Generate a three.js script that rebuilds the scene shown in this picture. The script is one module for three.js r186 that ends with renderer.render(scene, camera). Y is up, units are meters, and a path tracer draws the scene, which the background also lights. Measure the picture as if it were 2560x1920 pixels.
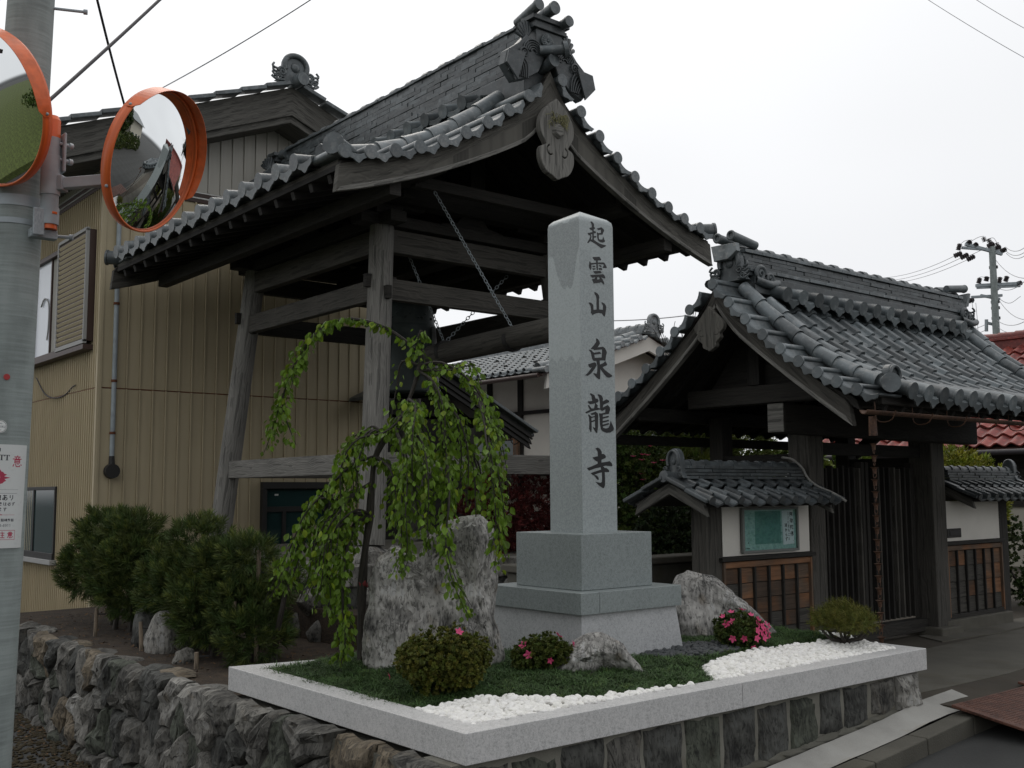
import * as THREE from 'three';
import { mergeGeometries } from 'three/addons/utils/BufferGeometryUtils.js';
import { RoundedBoxGeometry } from 'three/addons/geometries/RoundedBoxGeometry.js';
import { ImprovedNoise } from 'three/addons/math/ImprovedNoise.js';

// ---------------------------------------------------------------- camera, sky, sun, exposure
const scene = new THREE.Scene();
const V = (x, y, z) => new THREE.Vector3(x, y, z);
const camera = new THREE.PerspectiveCamera(39.72, 4 / 3, 0.1, 500);
{
  const yaw = 0.6892, pitch = 0.1014, roll = -0.0061;
  const fw = V(Math.sin(yaw) * Math.cos(pitch), Math.sin(pitch), -Math.cos(yaw) * Math.cos(pitch));
  const r0 = V(Math.cos(yaw), 0, Math.sin(yaw)), u0 = r0.clone().cross(fw);
  const r = r0.clone().multiplyScalar(Math.cos(roll)).addScaledVector(u0, Math.sin(roll));
  const u = u0.clone().multiplyScalar(Math.cos(roll)).addScaledVector(r0, -Math.sin(roll));
  camera.position.set(0, 1.55, 0);
  camera.quaternion.setFromRotationMatrix(new THREE.Matrix4().makeBasis(r, u, fw.clone().negate()));
}
const SUN = V(0.24, 0.80, -0.55).normalize();
{
  const W = 512, H = 256, data = new Float32Array(W * H * 4), n = new ImprovedNoise();
  for (let j = 0; j < H; j++) for (let i = 0; i < W; i++) {
    const el = ((j + 0.5) / H - 0.5) * Math.PI, az = ((i + 0.5) / W - 0.5) * 2 * Math.PI;
    const d = V(Math.cos(el) * Math.cos(az), Math.sin(el), Math.cos(el) * Math.sin(az));
    const ang = Math.acos(Math.min(1, d.dot(SUN))) * 57.3, glow = Math.exp(-Math.pow(ang / 40, 2));
    const cloud = 1 + 0.05 * n.noise(d.x * 2.2, d.y * 5, d.z * 2.2) + 0.03 * n.noise(d.x * 6, d.y * 12, d.z * 6);
    const L = (0.80 + 0.52 * glow) * cloud, o = (j * W + i) * 4, k = el < -0.01 ? 0.12 : 1;
    data[o] = L * k * (0.985 + 0.015 * glow); data[o + 1] = L * k * 1.002; data[o + 2] = L * k * (1.035 - 0.03 * glow); data[o + 3] = 1;
  }
  const t = new THREE.DataTexture(data, W, H, THREE.RGBAFormat, THREE.FloatType);
  t.mapping = THREE.EquirectangularReflectionMapping; t.magFilter = t.minFilter = THREE.LinearFilter; t.wrapS = THREE.RepeatWrapping; t.needsUpdate = true;
  scene.background = t; scene.environment = t;
}
const sun = new THREE.DirectionalLight(0xfff6ea, 0.7);
sun.position.copy(SUN).multiplyScalar(40).add(V(6, 0, -8)); sun.target.position.set(6, 0, -8);
sun.castShadow = true; sun.shadow.radius = 60; sun.shadow.mapSize.set(2048, 2048);
Object.assign(sun.shadow.camera, { left: -25, right: 25, top: 25, bottom: -25, near: 1, far: 90 });
scene.add(sun, sun.target);
const renderer = new THREE.WebGLRenderer({ antialias: true });
renderer.toneMapping = THREE.LinearToneMapping; renderer.toneMappingExposure = 1.0;
renderer.shadowMap.enabled = true;

// ---------------------------------------------------------------- helpers
const PI = Math.PI, lerp = (a, b, t) => a + (b - a) * t, clamp = (x, a = 0, b = 1) => Math.min(b, Math.max(a, x));
const sstep = (a, b, x) => { const t = clamp((x - a) / (b - a)); return t * t * (3 - 2 * t); };
function RNG(s) { return () => { s = (s + 0x6d2b79f5) | 0; let t = Math.imul(s ^ (s >>> 15), 1 | s); t = (t + Math.imul(t ^ (t >>> 7), 61 | t)) ^ t; return ((t ^ (t >>> 14)) >>> 0) / 4294967296; }; }
const rnd = RNG(77), R = (a, b, r = rnd) => a + (b - a) * r();
const PN = new ImprovedNoise(), pn = (x, y, z) => PN.noise(x + 31.7, y + 11.3, z + 57.1);
const fb = (x, y, z, o = 4) => { let s = 0, a = 0.5; for (let i = 0; i < o; i++, a /= 2, x *= 2.03, y *= 2.03, z *= 2.03) s += a * pn(x, y, z); return s; };
const used = {};
function numbered(n) { const k = (used[n] ??= 0); used[n]++; return k ? n + '_' + String(k).padStart(3, '0') : n; }
function tag(o, label, category, group) { o.userData.label = label; o.userData.category = category; if (group) o.userData.group = group; return o; }
function thing(name, label, category, pos = [0, 0, 0], group) { const g = new THREE.Group(); g.name = numbered(name); g.position.set(...pos); scene.add(g); return tag(g, label, category, group); }
function mesh(name, geo, mat, parent = scene) {
  const m = new THREE.Mesh(Array.isArray(geo) ? join(geo) : geo, mat); m.name = parent === scene ? numbered(name) : name;
  m.castShadow = m.receiveShadow = true; parent.add(m); return m;
}
function struct(name, geo, mat) { const m = mesh(name, geo, mat); m.userData.kind = 'structure'; return m; }
const stuff = (m) => { m.userData.kind = 'stuff'; return m; };
function prep(g) { const n = g.index ? g.toNonIndexed() : g; for (const k of Object.keys(n.attributes)) if (!['position', 'normal', 'uv'].includes(k)) n.deleteAttribute(k); if (!n.attributes.normal) n.computeVertexNormals(); if (!n.attributes.uv) n.setAttribute('uv', new THREE.BufferAttribute(new Float32Array(n.attributes.position.count * 2), 2)); n.clearGroups(); return n; }
function join(list) { return list.length === 1 ? list[0] : mergeGeometries(list.map(prep), false); }
// texture coordinates in metres, each face taking the plane it faces most
function uvm(geo, s = 1, ou = 0, ov = 0) {
  const g = prep(geo), p = g.attributes.position, uv = new Float32Array(p.count * 2), a = V(), b = V(), c = V();
  for (let i = 0; i < p.count; i += 3) {
    a.fromBufferAttribute(p, i); b.fromBufferAttribute(p, i + 1).sub(a); c.fromBufferAttribute(p, i + 2).sub(a); b.cross(c);
    const x = Math.abs(b.x), y = Math.abs(b.y), z = Math.abs(b.z);
    for (let k = 0; k < 3; k++) {
      const X = p.getX(i + k), Y = p.getY(i + k), Z = p.getZ(i + k);
      const [u, w] = x >= y && x >= z ? [Z, Y] : y >= z ? [X, Z] : [X, Y];
      uv[(i + k) * 2] = u / s + ou; uv[(i + k) * 2 + 1] = w / s + ov;
    }
  }
  g.setAttribute('uv', new THREE.BufferAttribute(uv, 2)); return g;
}
const rbox = (w, h, d, r = 0.006) => new RoundedBoxGeometry(w, h, d, 1, Math.min(r, w / 2.1, h / 2.1, d / 2.1));
const box = (x0, x1, y0, y1, z0, z1, r = 0.006) => rbox(x1 - x0, y1 - y0, z1 - z0, r).translate((x0 + x1) / 2, (y0 + y1) / 2, (z0 + z1) / 2);
function basis(o, x, y, z) { return new THREE.Matrix4().makeBasis(x, y, z).setPosition(o); }
function along(A, B, up = V(0, 1, 0)) {   // local x from A to B, origin in the middle
  const x = B.clone().sub(A).normalize(); if (Math.abs(x.dot(up)) > 0.99) up = V(0, 0, 1);
  const z = x.clone().cross(up).normalize(), y = z.clone().cross(x);
  return basis(A.clone().add(B).multiplyScalar(0.5), x, y, z);
}
function beam(A, B, w, h, r = 0.008, s = 1) { return uvm(rbox(A.distanceTo(B), h, w, r), s, rnd() * 9, rnd() * 9).applyMatrix4(along(A, B)); }
function tube(pts, rad, seg = 24, rs = 7, s = 1) {
  const c = new THREE.CatmullRomCurve3(pts), f = typeof rad === 'function' ? rad : () => rad, g = new THREE.TubeGeometry(c, seg, 1, rs, false), p = g.attributes.position, uv = g.attributes.uv, L = c.getLength();
  for (let i = 0; i <= seg; i++) { const q = c.getPointAt(i / seg), k = f(i / seg); for (let j = 0; j <= rs; j++) { const n = i * (rs + 1) + j; p.setXYZ(n, q.x + (p.getX(n) - q.x) * k, q.y + (p.getY(n) - q.y) * k, q.z + (p.getZ(n) - q.z) * k); uv.setXY(n, (i / seg) * L / s, (j / rs) * 0.3); } }
  return g;
}
function cyl(A, B, r0, r1 = r0, n = 16, open = false) { const L = A.distanceTo(B), g = new THREE.CylinderGeometry(r1, r0, L, n, 1, open); const uv = g.attributes.uv; for (let i = 0; i < uv.count; i++) uv.setXY(i, uv.getY(i) * L, uv.getX(i) * 6.28 * r0); return g.rotateZ(-PI / 2).applyMatrix4(along(A, B)); }
function extr(pts, depth, bevel = 0.004, holes = []) {
  const s = pts instanceof THREE.Shape ? pts : new THREE.Shape(pts.map((p) => new THREE.Vector2(p[0], p[1]))); for (const h of holes) s.holes.push(new THREE.Path(h.map((p) => new THREE.Vector2(p[0], p[1]))));
  return new THREE.ExtrudeGeometry(s, { depth, bevelEnabled: bevel > 0, bevelThickness: bevel, bevelSize: bevel, bevelSegments: 1, curveSegments: 10 });
}
const sx = (g, s) => { if (s > 0) return g; const n = g.index ? g.toNonIndexed() : g; n.scale(-1, 1, 1); for (const k of Object.keys(n.attributes)) { const a = n.attributes[k], z = a.itemSize; for (let i = 0; i < a.count; i += 3) for (let c = 0; c < z; c++) { const p = (i + 1) * z + c, q = (i + 2) * z + c, t = a.array[p]; a.array[p] = a.array[q]; a.array[q] = t; } } return n; };
const flat = (g) => { const n = g.index ? g.toNonIndexed() : g; n.computeVertexNormals(); return n; };
// ---------------------------------------------------------------- textures
const enc = (c) => 255 * clamp(c <= 0.0031308 ? c * 12.92 : 1.055 * Math.pow(c, 1 / 2.4) - 0.055);
function hash(x, y, s) { let n = (Math.imul(x, 374761393) ^ Math.imul(y, 668265263) ^ Math.imul(s + 13, 1274126177)) | 0; n = Math.imul(n ^ (n >>> 13), 1274126177); n = Math.imul(n ^ (n >>> 15), 0x2c1b3c6d); return ((n ^ (n >>> 16)) >>> 0) / 4294967296; }
function vn(x, y, px, py, s) { const i = Math.floor(x), j = Math.floor(y), a = x - i, b = y - j, u = a * a * (3 - 2 * a), w = b * b * (3 - 2 * b), m = (k, p) => ((k % p) + p) % p, i0 = m(i, px), i1 = m(i + 1, px), j0 = m(j, py), j1 = m(j + 1, py); return lerp(lerp(hash(i0, j0, s), hash(i1, j0, s), u), lerp(hash(i0, j1, s), hash(i1, j1, s), u), w); }
function fbm(u, v, fx, fy, o, s) { let t = 0, a = 0.5, n = 0; for (let i = 0; i < o; i++, a *= 0.5, fx *= 2, fy *= 2) { t += a * vn(u * fx, v * fy, fx, fy, s + i * 7); n += a; } return t / n; }
function tex(w, h, fn, srgb = true) {
  const d = new Uint8Array(w * h * 4);
  for (let y = 0; y < h; y++) for (let x = 0; x < w; x++) { const c = fn(x / w, y / h, x, y), o = (y * w + x) * 4; if (srgb) { d[o] = enc(c[0]); d[o + 1] = enc(c[1]); d[o + 2] = enc(c[2]); } else d[o] = d[o + 1] = d[o + 2] = 255 * clamp(c); d[o + 3] = 255; }
  const t = new THREE.DataTexture(d, w, h); t.wrapS = t.wrapT = THREE.RepeatWrapping; t.magFilter = THREE.LinearFilter; t.minFilter = THREE.LinearFilter; if (srgb) t.colorSpace = THREE.SRGBColorSpace; t.needsUpdate = true; return t;
}
const mul = (c, k) => [c[0] * k, c[1] * k, c[2] * k], mix3 = (a, b, t) => [lerp(a[0], b[0], t), lerp(a[1], b[1], t), lerp(a[2], b[2], t)];
const rgb = (r, g, b) => new THREE.Color().setRGB(r, g, b);
function std(o) { const m = new THREE.MeshStandardMaterial({ roughness: 0.85, ...o }); return m; }
const T = {};
T.granite = tex(512, 512, (u, v, x, y) => { const a = hash(x >> 1, y >> 1, 1), b = vn(u * 128, v * 128, 128, 128, 3), c = fbm(u, v, 4, 4, 3, 9), e = vn(u * 44, v * 44, 44, 44, 12); let k = 0.95 + 0.12 * (c - 0.5) + 0.35 * (b - 0.5) + 0.25 * (a - 0.5) + 0.3 * (e - 0.5); if (a > 0.93) k *= 0.45; return [k * 0.99, k, k]; });
T.graniteB = tex(256, 256, (u, v, x, y) => 0.5 + 0.5 * (hash(x, y, 5) - 0.5) + 0.3 * (vn(u * 64, v * 64, 64, 64, 6) - 0.5), false);
T.wood = tex(512, 512, (u, v) => { const w = fbm(u, v, 3, 6, 3, 2) * 5, g = 0.5 + 0.5 * Math.sin((v * 34 + w * 1.3) * 6.28), f = fbm(u, v, 6, 96, 3, 4), c = fbm(u, v, 2, 4, 4, 8); const k = 0.62 + 0.22 * g * 0.6 + 0.5 * (f - 0.5) + 0.55 * (c - 0.5); const crack = fbm(u, v, 3, 40, 2, 21) > 0.72 ? 0.55 : 1; return mul([1, 0.985, 0.94], k * crack); });
T.woodB = tex(512, 512, (u, v) => { const w = fbm(u, v, 3, 6, 3, 2) * 5; return 0.5 + 0.25 * Math.sin((v * 34 + w * 1.3) * 6.28) + 0.5 * (fbm(u, v, 6, 96, 3, 4) - 0.5) - (fbm(u, v, 3, 40, 2, 21) > 0.72 ? 0.4 : 0); }, false);
T.tile = tex(512, 512, (u, v, x, y) => { const c = fbm(u, v, 5, 5, 5, 31), d = fbm(u, v, 14, 14, 4, 37), l = sstep(0.56, 0.66, d); const k = 0.62 + 0.75 * (c - 0.4) + 0.12 * (hash(x, y, 4) - 0.5); return mix3([k * 0.9, k * 0.98, k], [k * 1.55, k * 1.55, k * 1.5], l * 0.6); });
T.rock = tex(512, 512, (u, v, x, y) => { const c = fbm(u, v, 4, 4, 5, 51), s = fbm(u + 0.06 * fbm(u, v, 5, 5, 3, 3), v, 16, 5, 5, 55), vein = Math.abs(fbm(u + 0.1 * fbm(u, v, 4, 4, 4, 71), v, 16, 6, 4, 77) - 0.5), ve2 = fbm(u + 0.05 * fbm(u, v, 6, 6, 3, 5), v, 40, 14, 3, 78); let k = 0.5 + 1.3 * (c - 0.35) + 0.8 * (s - 0.5) + 0.5 * (ve2 - 0.5); k *= lerp(0.42, 1, sstep(0.004, 0.035, vein)); if (ve2 < 0.33) k *= 0.6; const t = fbm(u, v, 3, 3, 3, 91); return mix3([k * 1.0, k * 0.98, k * 0.94], [k * 1.1, k * 0.93, k * 0.72], sstep(0.58, 0.75, t)); });
T.rockB = tex(512, 512, (u, v) => fbm(u, v, 8, 8, 6, 51) * 0.7 + 0.3 * Math.abs(fbm(u, v, 10, 6, 4, 77) - 0.5) * 4, false);
T.asphalt = tex(512, 512, (u, v, x, y) => { const k = 0.9 + 0.6 * (fbm(u, v, 3, 3, 4, 11) - 0.5) + 0.5 * (hash(x, y, 7) - 0.5); return [k, k, k * 0.98]; });
T.concrete = tex(512, 512, (u, v, x, y) => { const k = 0.88 + 0.5 * (fbm(u, v, 4, 4, 6, 15) - 0.5) + 0.2 * (hash(x, y, 8) - 0.5), st = sstep(0.55, 0.7, fbm(u, v, 3, 3, 5, 44)); return mix3([k, k * 0.99, k * 0.95], mul([0.8, 0.76, 0.66], k), st * 0.7); });
T.noise = tex(256, 256, (u, v, x, y) => 0.5 * fbm(u, v, 16, 16, 4, 61) + 0.5 * hash(x, y, 9), false);
T.soil = tex(512, 512, (u, v, x, y) => { const k = 0.7 + 1.1 * (fbm(u, v, 8, 8, 5, 81) - 0.5) + 0.8 * (vn(u * 90, v * 90, 90, 90, 83) - 0.5); return mul([1, 0.82, 0.62], k); });
T.siding = tex(512, 512, (u, v, x, y) => { const d = fbm(u, v, 24, 2, 4, 17), k = 0.96 + 0.16 * (d - 0.5) + 0.16 * (fbm(u, v, 3, 3, 4, 18) - 0.5) + 0.05 * (hash(x, y, 2) - 0.5); return [k, k * 0.995, k * 0.98]; });
T.plaster = tex(256, 256, (u, v, x, y) => { const k = 0.95 + 0.14 * (fbm(u, v, 4, 4, 5, 19) - 0.5) + 0.04 * (hash(x, y, 3) - 0.5); return [k, k * 0.99, k * 0.965]; });
T.zinc = tex(256, 256, (u, v) => { const k = 0.85 + 0.5 * (fbm(u, v, 10, 10, 4, 23) - 0.5); return [k * 0.97, k, k * 1.02]; });
T.polec = tex(512, 512, (u, v, x, y) => { const s = fbm(u, v, 110, 5, 3, 29), b = fbm(u, v, 3, 9, 4, 33), k = 0.88 + 0.4 * (s - 0.5) + 0.6 * (b - 0.5) + 0.12 * (hash(x, y, 6) - 0.5); return [k * 0.96, k, k * 0.98]; });
T.board = tex(512, 512, (u, v, x, y) => { const g = fbm(u, v, 4, 60, 4, 41), c = fbm(u, v, 3, 3, 4, 43), k = 0.75 + 0.6 * (g - 0.5) + 0.5 * (c - 0.5); const grey = sstep(0.5, 0.66, fbm(u, v, 2, 2, 4, 47)); return mix3([k * 1.0, k * 0.52, k * 0.27], [k * 0.5, k * 0.42, k * 0.34], grey * 0.8); });
const rep = (t, a, b = a) => { const c = t.clone(); c.repeat.set(a, b); c.needsUpdate = true; return c; };
const M = {
  granite: std({ map: T.granite, color: rgb(0.575, 0.565, 0.555), roughness: 0.6, bumpMap: T.graniteB, bumpScale: 0.0006 }),
  graniteDark: std({ map: T.granite, color: rgb(0.26, 0.29, 0.287), roughness: 0.42, bumpMap: T.graniteB, bumpScale: 0.0004 }),
  graniteBase: std({ map: T.granite, color: rgb(0.44, 0.445, 0.45), roughness: 0.7, bumpMap: T.graniteB, bumpScale: 0.001 }),
  ink: std({ color: rgb(0.008, 0.008, 0.009), roughness: 0.5 }),
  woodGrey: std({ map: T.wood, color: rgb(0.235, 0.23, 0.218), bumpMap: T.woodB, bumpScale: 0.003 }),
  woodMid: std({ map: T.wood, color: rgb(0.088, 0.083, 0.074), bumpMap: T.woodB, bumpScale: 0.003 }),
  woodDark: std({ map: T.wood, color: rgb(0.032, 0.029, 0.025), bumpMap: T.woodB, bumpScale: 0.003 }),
  woodBlack: std({ map: T.wood, color: rgb(0.02, 0.018, 0.016), bumpMap: T.woodB, bumpScale: 0.003 }),
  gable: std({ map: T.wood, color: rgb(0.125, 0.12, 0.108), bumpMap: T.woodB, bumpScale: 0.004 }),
  boardRed: std({ map: T.board, color: rgb(0.26, 0.24, 0.22), bumpMap: T.woodB, bumpScale: 0.002 }),
  tile: [0.085, 0.115, 0.155, 0.21].map((k) => std({ map: T.tile, color: rgb(k * 0.96, k * 1.02, k * 1.05), roughness: 0.4, bumpMap: T.noise, bumpScale: 0.0008 })),
  tileLight: [0.3, 0.36].map((k) => std({ map: T.tile, color: rgb(k, k * 1.01, k * 1.02), roughness: 0.55 })),
  tileRed: [0, 1, 2].map((i) => std({ map: T.tile, color: rgb(0.26 + i * 0.05, 0.045 + i * 0.012, 0.035 + i * 0.008), roughness: 0.5 })),
  rockPale: std({ map: T.rock, color: rgb(0.40, 0.395, 0.385), bumpMap: T.rockB, bumpScale: 0.012 }),
  rockWall: [[0.13, 0.127, 0.117], [0.20, 0.195, 0.18], [0.175, 0.145, 0.105], [0.075, 0.077, 0.072], [0.28, 0.275, 0.26], [0.085, 0.095, 0.075]].map((c) => std({ map: T.rock, color: rgb(...c), bumpMap: T.rockB, bumpScale: 0.012, roughness: 0.92 })),
  asphalt: std({ map: T.asphalt, color: rgb(0.042, 0.043, 0.042), roughness: 0.92, bumpMap: T.noise, bumpScale: 0.003 }),
  paving: std({ map: T.concrete, color: rgb(0.055, 0.046, 0.034), roughness: 0.9, bumpMap: T.noise, bumpScale: 0.003 }),
  strip: std({ map: T.concrete, color: rgb(0.11, 0.104, 0.088), roughness: 0.9, bumpMap: T.noise, bumpScale: 0.002 }),
  concrete: std({ map: T.concrete, color: rgb(0.38, 0.375, 0.36), roughness: 0.9, bumpMap: T.noise, bumpScale: 0.002 }),
  kerbDark: std({ map: T.concrete, color: rgb(0.10, 0.095, 0.08), roughness: 0.95, bumpMap: T.noise, bumpScale: 0.004 }),
  mortar: std({ map: T.concrete, color: rgb(0.12, 0.117, 0.1), roughness: 0.95, bumpMap: T.noise, bumpScale: 0.004 }),
  soil: std({ map: T.soil, color: rgb(0.048, 0.038, 0.028), roughness: 1, bumpMap: T.noise, bumpScale: 0.01 }),
  siding: [0, 1, 2].map((i) => std({ map: T.siding, color: rgb(0.43 + i * 0.012, 0.365 + i * 0.01, 0.24 + i * 0.008), roughness: 0.6 })),
  sidingUp: [0, 1].map((i) => std({ map: T.siding, color: rgb(0.44 + i * 0.015, 0.425 + i * 0.014, 0.385 + i * 0.012), roughness: 0.6 })),
  brown: std({ color: rgb(0.05, 0.026, 0.02), roughness: 0.5 }),
  trimWhite: std({ color: rgb(0.6, 0.59, 0.56), roughness: 0.6 }),
  trimGrey: std({ color: rgb(0.33, 0.33, 0.32), roughness: 0.6 }),
  eaveGrey: std({ map: T.wood, color: rgb(0.13, 0.126, 0.116), bumpMap: T.woodB, bumpScale: 0.002 }),
  glass: new THREE.MeshPhysicalMaterial({ color: rgb(0.02, 0.045, 0.045), roughness: 0.06, specularIntensity: 1 }),
  paneBright: std({ color: rgb(0.72, 0.76, 0.82), roughness: 0.25 }),
  curtain: std({ map: T.siding, color: rgb(0.36, 0.35, 0.32), roughness: 0.8 }),
  plaster: std({ map: T.plaster, color: rgb(0.72, 0.70, 0.655), roughness: 0.9, bumpMap: T.noise, bumpScale: 0.001 }),
  plasterOld: std({ map: T.plaster, color: rgb(0.45, 0.43, 0.37), roughness: 0.9 }),
  zinc: std({ map: T.zinc, color: rgb(0.36, 0.395, 0.41), roughness: 0.55, metalness: 0 }),
  polec: std({ map: T.polec, color: rgb(0.30, 0.325, 0.32), roughness: 0.85, bumpMap: T.noise, bumpScale: 0.001 }),
  orange: std({ map: T.zinc, color: rgb(0.78, 0.145, 0.03), roughness: 0.42 }),
  mirror: std({ color: rgb(0.86, 0.88, 0.88), roughness: 0.02, metalness: 1 }),
  iron: std({ color: rgb(0.025, 0.024, 0.023), roughness: 0.6, metalness: 0.3 }),
  rust: std({ map: T.soil, color: rgb(0.16, 0.06, 0.03), roughness: 0.8 }),
  copper: std({ map: T.soil, color: rgb(0.10, 0.058, 0.042), roughness: 0.6, metalness: 0.2 }),
  bronze: std({ map: T.tile, color: rgb(0.04, 0.05, 0.045), roughness: 0.5, metalness: 0.4 }),
  steelPlate: std({ map: T.soil, color: rgb(0.13, 0.065, 0.055), roughness: 0.6, metalness: 0.2 }),
  bark: std({ map: T.wood, color: rgb(0.06, 0.052, 0.045), bumpMap: T.woodB, bumpScale: 0.004 }),
  stake: std({ map: T.wood, color: rgb(0.3, 0.24, 0.18) }),
  cable: std({ color: rgb(0.03, 0.026, 0.03), roughness: 0.6 }),
  wireGrey: std({ color: rgb(0.3, 0.3, 0.31), roughness: 0.6 }),
  insulator: std({ color: rgb(0.035, 0.028, 0.03), roughness: 0.4 }),
  pebble: std({ map: T.plaster, color: rgb(0.86, 0.855, 0.85), roughness: 0.7 }),
  pebbleDark: std({ map: T.plaster, color: rgb(0.05, 0.056, 0.06), roughness: 0.6 }),
  leaf: (c, tr = 0.35, ro = 0.6) => new THREE.MeshPhysicalMaterial({ color: rgb(...c), roughness: ro, transmission: tr, thickness: 0, side: THREE.DoubleSide, specularIntensity: 0.4 }),
};
// ---------------------------------------------------------------- ground, paving, kerbs
function roadY(x, z) {
  const a = lerp(-0.15 - 0.075 * (7.4 - x), -0.15, sstep(7.0, 8.6, x)), left = lerp(a, -0.52, sstep(4.2, 2.6, x));
  const dip = -0.09 * sstep(-3.5, -7.5, z) * sstep(4, 3, x) + 0.035 * Math.max(0, -z - 9) * sstep(5, 4, x);
  return lerp(left + dip, -0.05, sstep(-1.6, 1.5, z) * sstep(-2, 4, x) * 0.8) ;
}
{
  const N = 150, g = new THREE.PlaneGeometry(2, 2, N, N), p = g.attributes.position, uv = g.attributes.uv;
  const w = (t) => Math.sign(t) * (16 * Math.abs(t) + 160 * Math.pow(Math.abs(t), 4));
  for (let i = 0; i < p.count; i++) {
    const x = 5 + w(p.getX(i)), z = -5 + w(-p.getY(i)), far = sstep(15, 40, Math.hypot(x - 5, z + 5));
    const y = lerp(roadY(x, z) + 0.008 * pn(x * 1.3, 0, z * 1.3), -0.45, far);
    p.setXYZ(i, x, y, z); uv.setXY(i, x / 1.2, z / 1.2);
  }
  g.computeVertexNormals(); struct('road', g, M.asphalt);
}
function sheet(pts, y, s = 1, th = 0.1) {   // pts [x,z]; a slab with thickness, flat top
  const f = typeof y === 'function' ? y : () => y, sh = new THREE.Shape(pts.map((q) => new THREE.Vector2(q[0], -q[1]))), g = new THREE.ExtrudeGeometry(sh, { depth: th, bevelEnabled: false }).rotateX(-PI / 2), p = g.attributes.position;
  for (let i = 0; i < p.count; i++) p.setY(i, f(p.getX(i), p.getZ(i)) - th + p.getY(i));
  return uvm(flat(g), s);
}
// forecourt of the gate, with paler paths across it
struct('forecourt', sheet([[7.42, -3.98], [8.6, -3.98], [40, -3.98], [40, -22], [8.3, -22], [8.3, -6.05], [7.42, -6.05]], 0.0, 1.3, 0.25), M.paving);
struct('path_strip', sheet([[7.45, -4.45], [9.0, -4.42], [20, -5.4], [40, -7], [40, -7.5], [20, -5.95], [10.0, -5.62], [7.45, -5.4]], 0.006, 1.1, 0.02), M.strip);
struct('path_strip', sheet([[7.45, -4.85], [8.0, -4.92], [8.55, -5.02], [7.45, -5.08]], 0.010, 1.1, 0.016), M.steelPlate);
struct('path_strip', sheet([[8.6, -3.99], [40, -3.99], [40, -4.2], [8.6, -4.1]], 0.005, 1.1, 0.02), M.strip);
struct('path_strip', sheet([[10.4, -5.75], [11.5, -5.7], [40, -7.8], [40, -8.2], [13.2, -6.15], [10.6, -6.12]], 0.012, 1.1, 0.02), M.strip);
// sloping concrete apron at the foot of the planter, kerb stones in front of it
const apronY = (x) => lerp(-0.17 - 0.083 * (5.67 - x), -0.02, sstep(6.6, 7.6, x) * 0.9) ;
{
  const N = 40, pos = [], P = (x, z, y) => pos.push([x, y, z]);
  const g = new THREE.PlaneGeometry(1, 1, N, 2), p = g.attributes.position, uv = g.attributes.uv;
  for (let i = 0; i < p.count; i++) { const x = lerp(3.0, 7.86, p.getX(i) + 0.5), t = p.getY(i) + 0.5, z = lerp(-3.99, lerp(-4.2, -4.3, clamp(x - 7.0)), t); p.setXYZ(i, x, apronY(x) + 0.05 * t * t + 0.004 * pn(x * 6, 1, z * 6), z); uv.setXY(i, x / 0.9, z / 0.9); }
  g.computeVertexNormals(); struct('apron', g, M.concrete);
  const t = thing('kerb', 'dark weathered concrete kerb along the foot of the planter wall', 'kerb');
  let x = 3.0; while (x < 7.9) { const L = Math.min(0.62, 7.95 - x), a = V(x + 0.004, apronY(x) - 0.09, -3.92), b = V(x + L - 0.004, apronY(x + L) - 0.09, -3.92); mesh('kerb_stone', beam(a, b, 0.15, 0.17, 0.012), M.kerbDark, t); x += L; }
}
struct('gutter', sheet([[2.6, -3.84], [7.9, -3.84], [40, -3.9], [40, -3.3], [7.9, -3.35], [2.6, -3.4]], (x, z) => roadY(x, z) + 0.012, 1, 0.03), M.strip);
for (const [x0, x1, z0, z1, lab] of [[7.28, 8.5, -3.98, -3.2, 'brown chequered steel ramp plate over the kerb at the driveway'], [8.53, 9.8, -4.1, -3.2, 'second brown steel ramp plate, at the right edge beyond the first']]) {
  const t = thing('ramp_plate', lab, 'steel plate'), A = V((x0 + x1) / 2, 0.03, z0), B = V((x0 + x1) / 2, -0.10, z1);
  mesh('plate', uvm(rbox(A.distanceTo(B), 0.02, x1 - x0, 0.004), 0.5).applyMatrix4(along(A, B)), M.steelPlate, t);
  const gs = []; for (let i = 0; i < 27; i++) for (let j = 0; j < 40; j++) gs.push(new THREE.BoxGeometry(0.02, 0.003, 0.004).rotateY((i + j) % 2 ? 0.8 : -0.8).translate(-0.37 + i * 0.028, 0.0108, -0.56 + j * 0.028));
  stuff(mesh('tread_pattern', join(gs).applyMatrix4(along(A, B)), M.steelPlate, t));
}
// raised bed left of the planter, garden behind, soil in the planter
struct('bed_soil', sheet([[3.2, -6.8], [3.2, -13.2], [5.05, -13.2], [5.05, -8.4], [5.6, -6.9], [5.5, -6.35]], (x, z) => 0.205 + 0.02 * pn(x * 3, 0, z * 3), 0.8, 0.7), M.soil);
struct('garden_ground', sheet([[4.9, -6.75], [7.25, -6.3], [8.3, -6.3], [8.3, -22], [4.9, -13.5]], 0.5, 1, 0.7), M.soil);
{ const t = thing('retaining_wall', 'mossy old concrete garden wall behind the pillar and roofed wall', 'wall');
  mesh('wall', uvm(box(5.9, 8.35, 0.3, 0.86, -7.25, -7.02, 0.02), 1.2), M.mortar, t); mesh('coping', uvm(box(5.86, 8.37, 0.86, 0.93, -7.29, -6.98, 0.015), 1.2), M.strip, t); }
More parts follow.
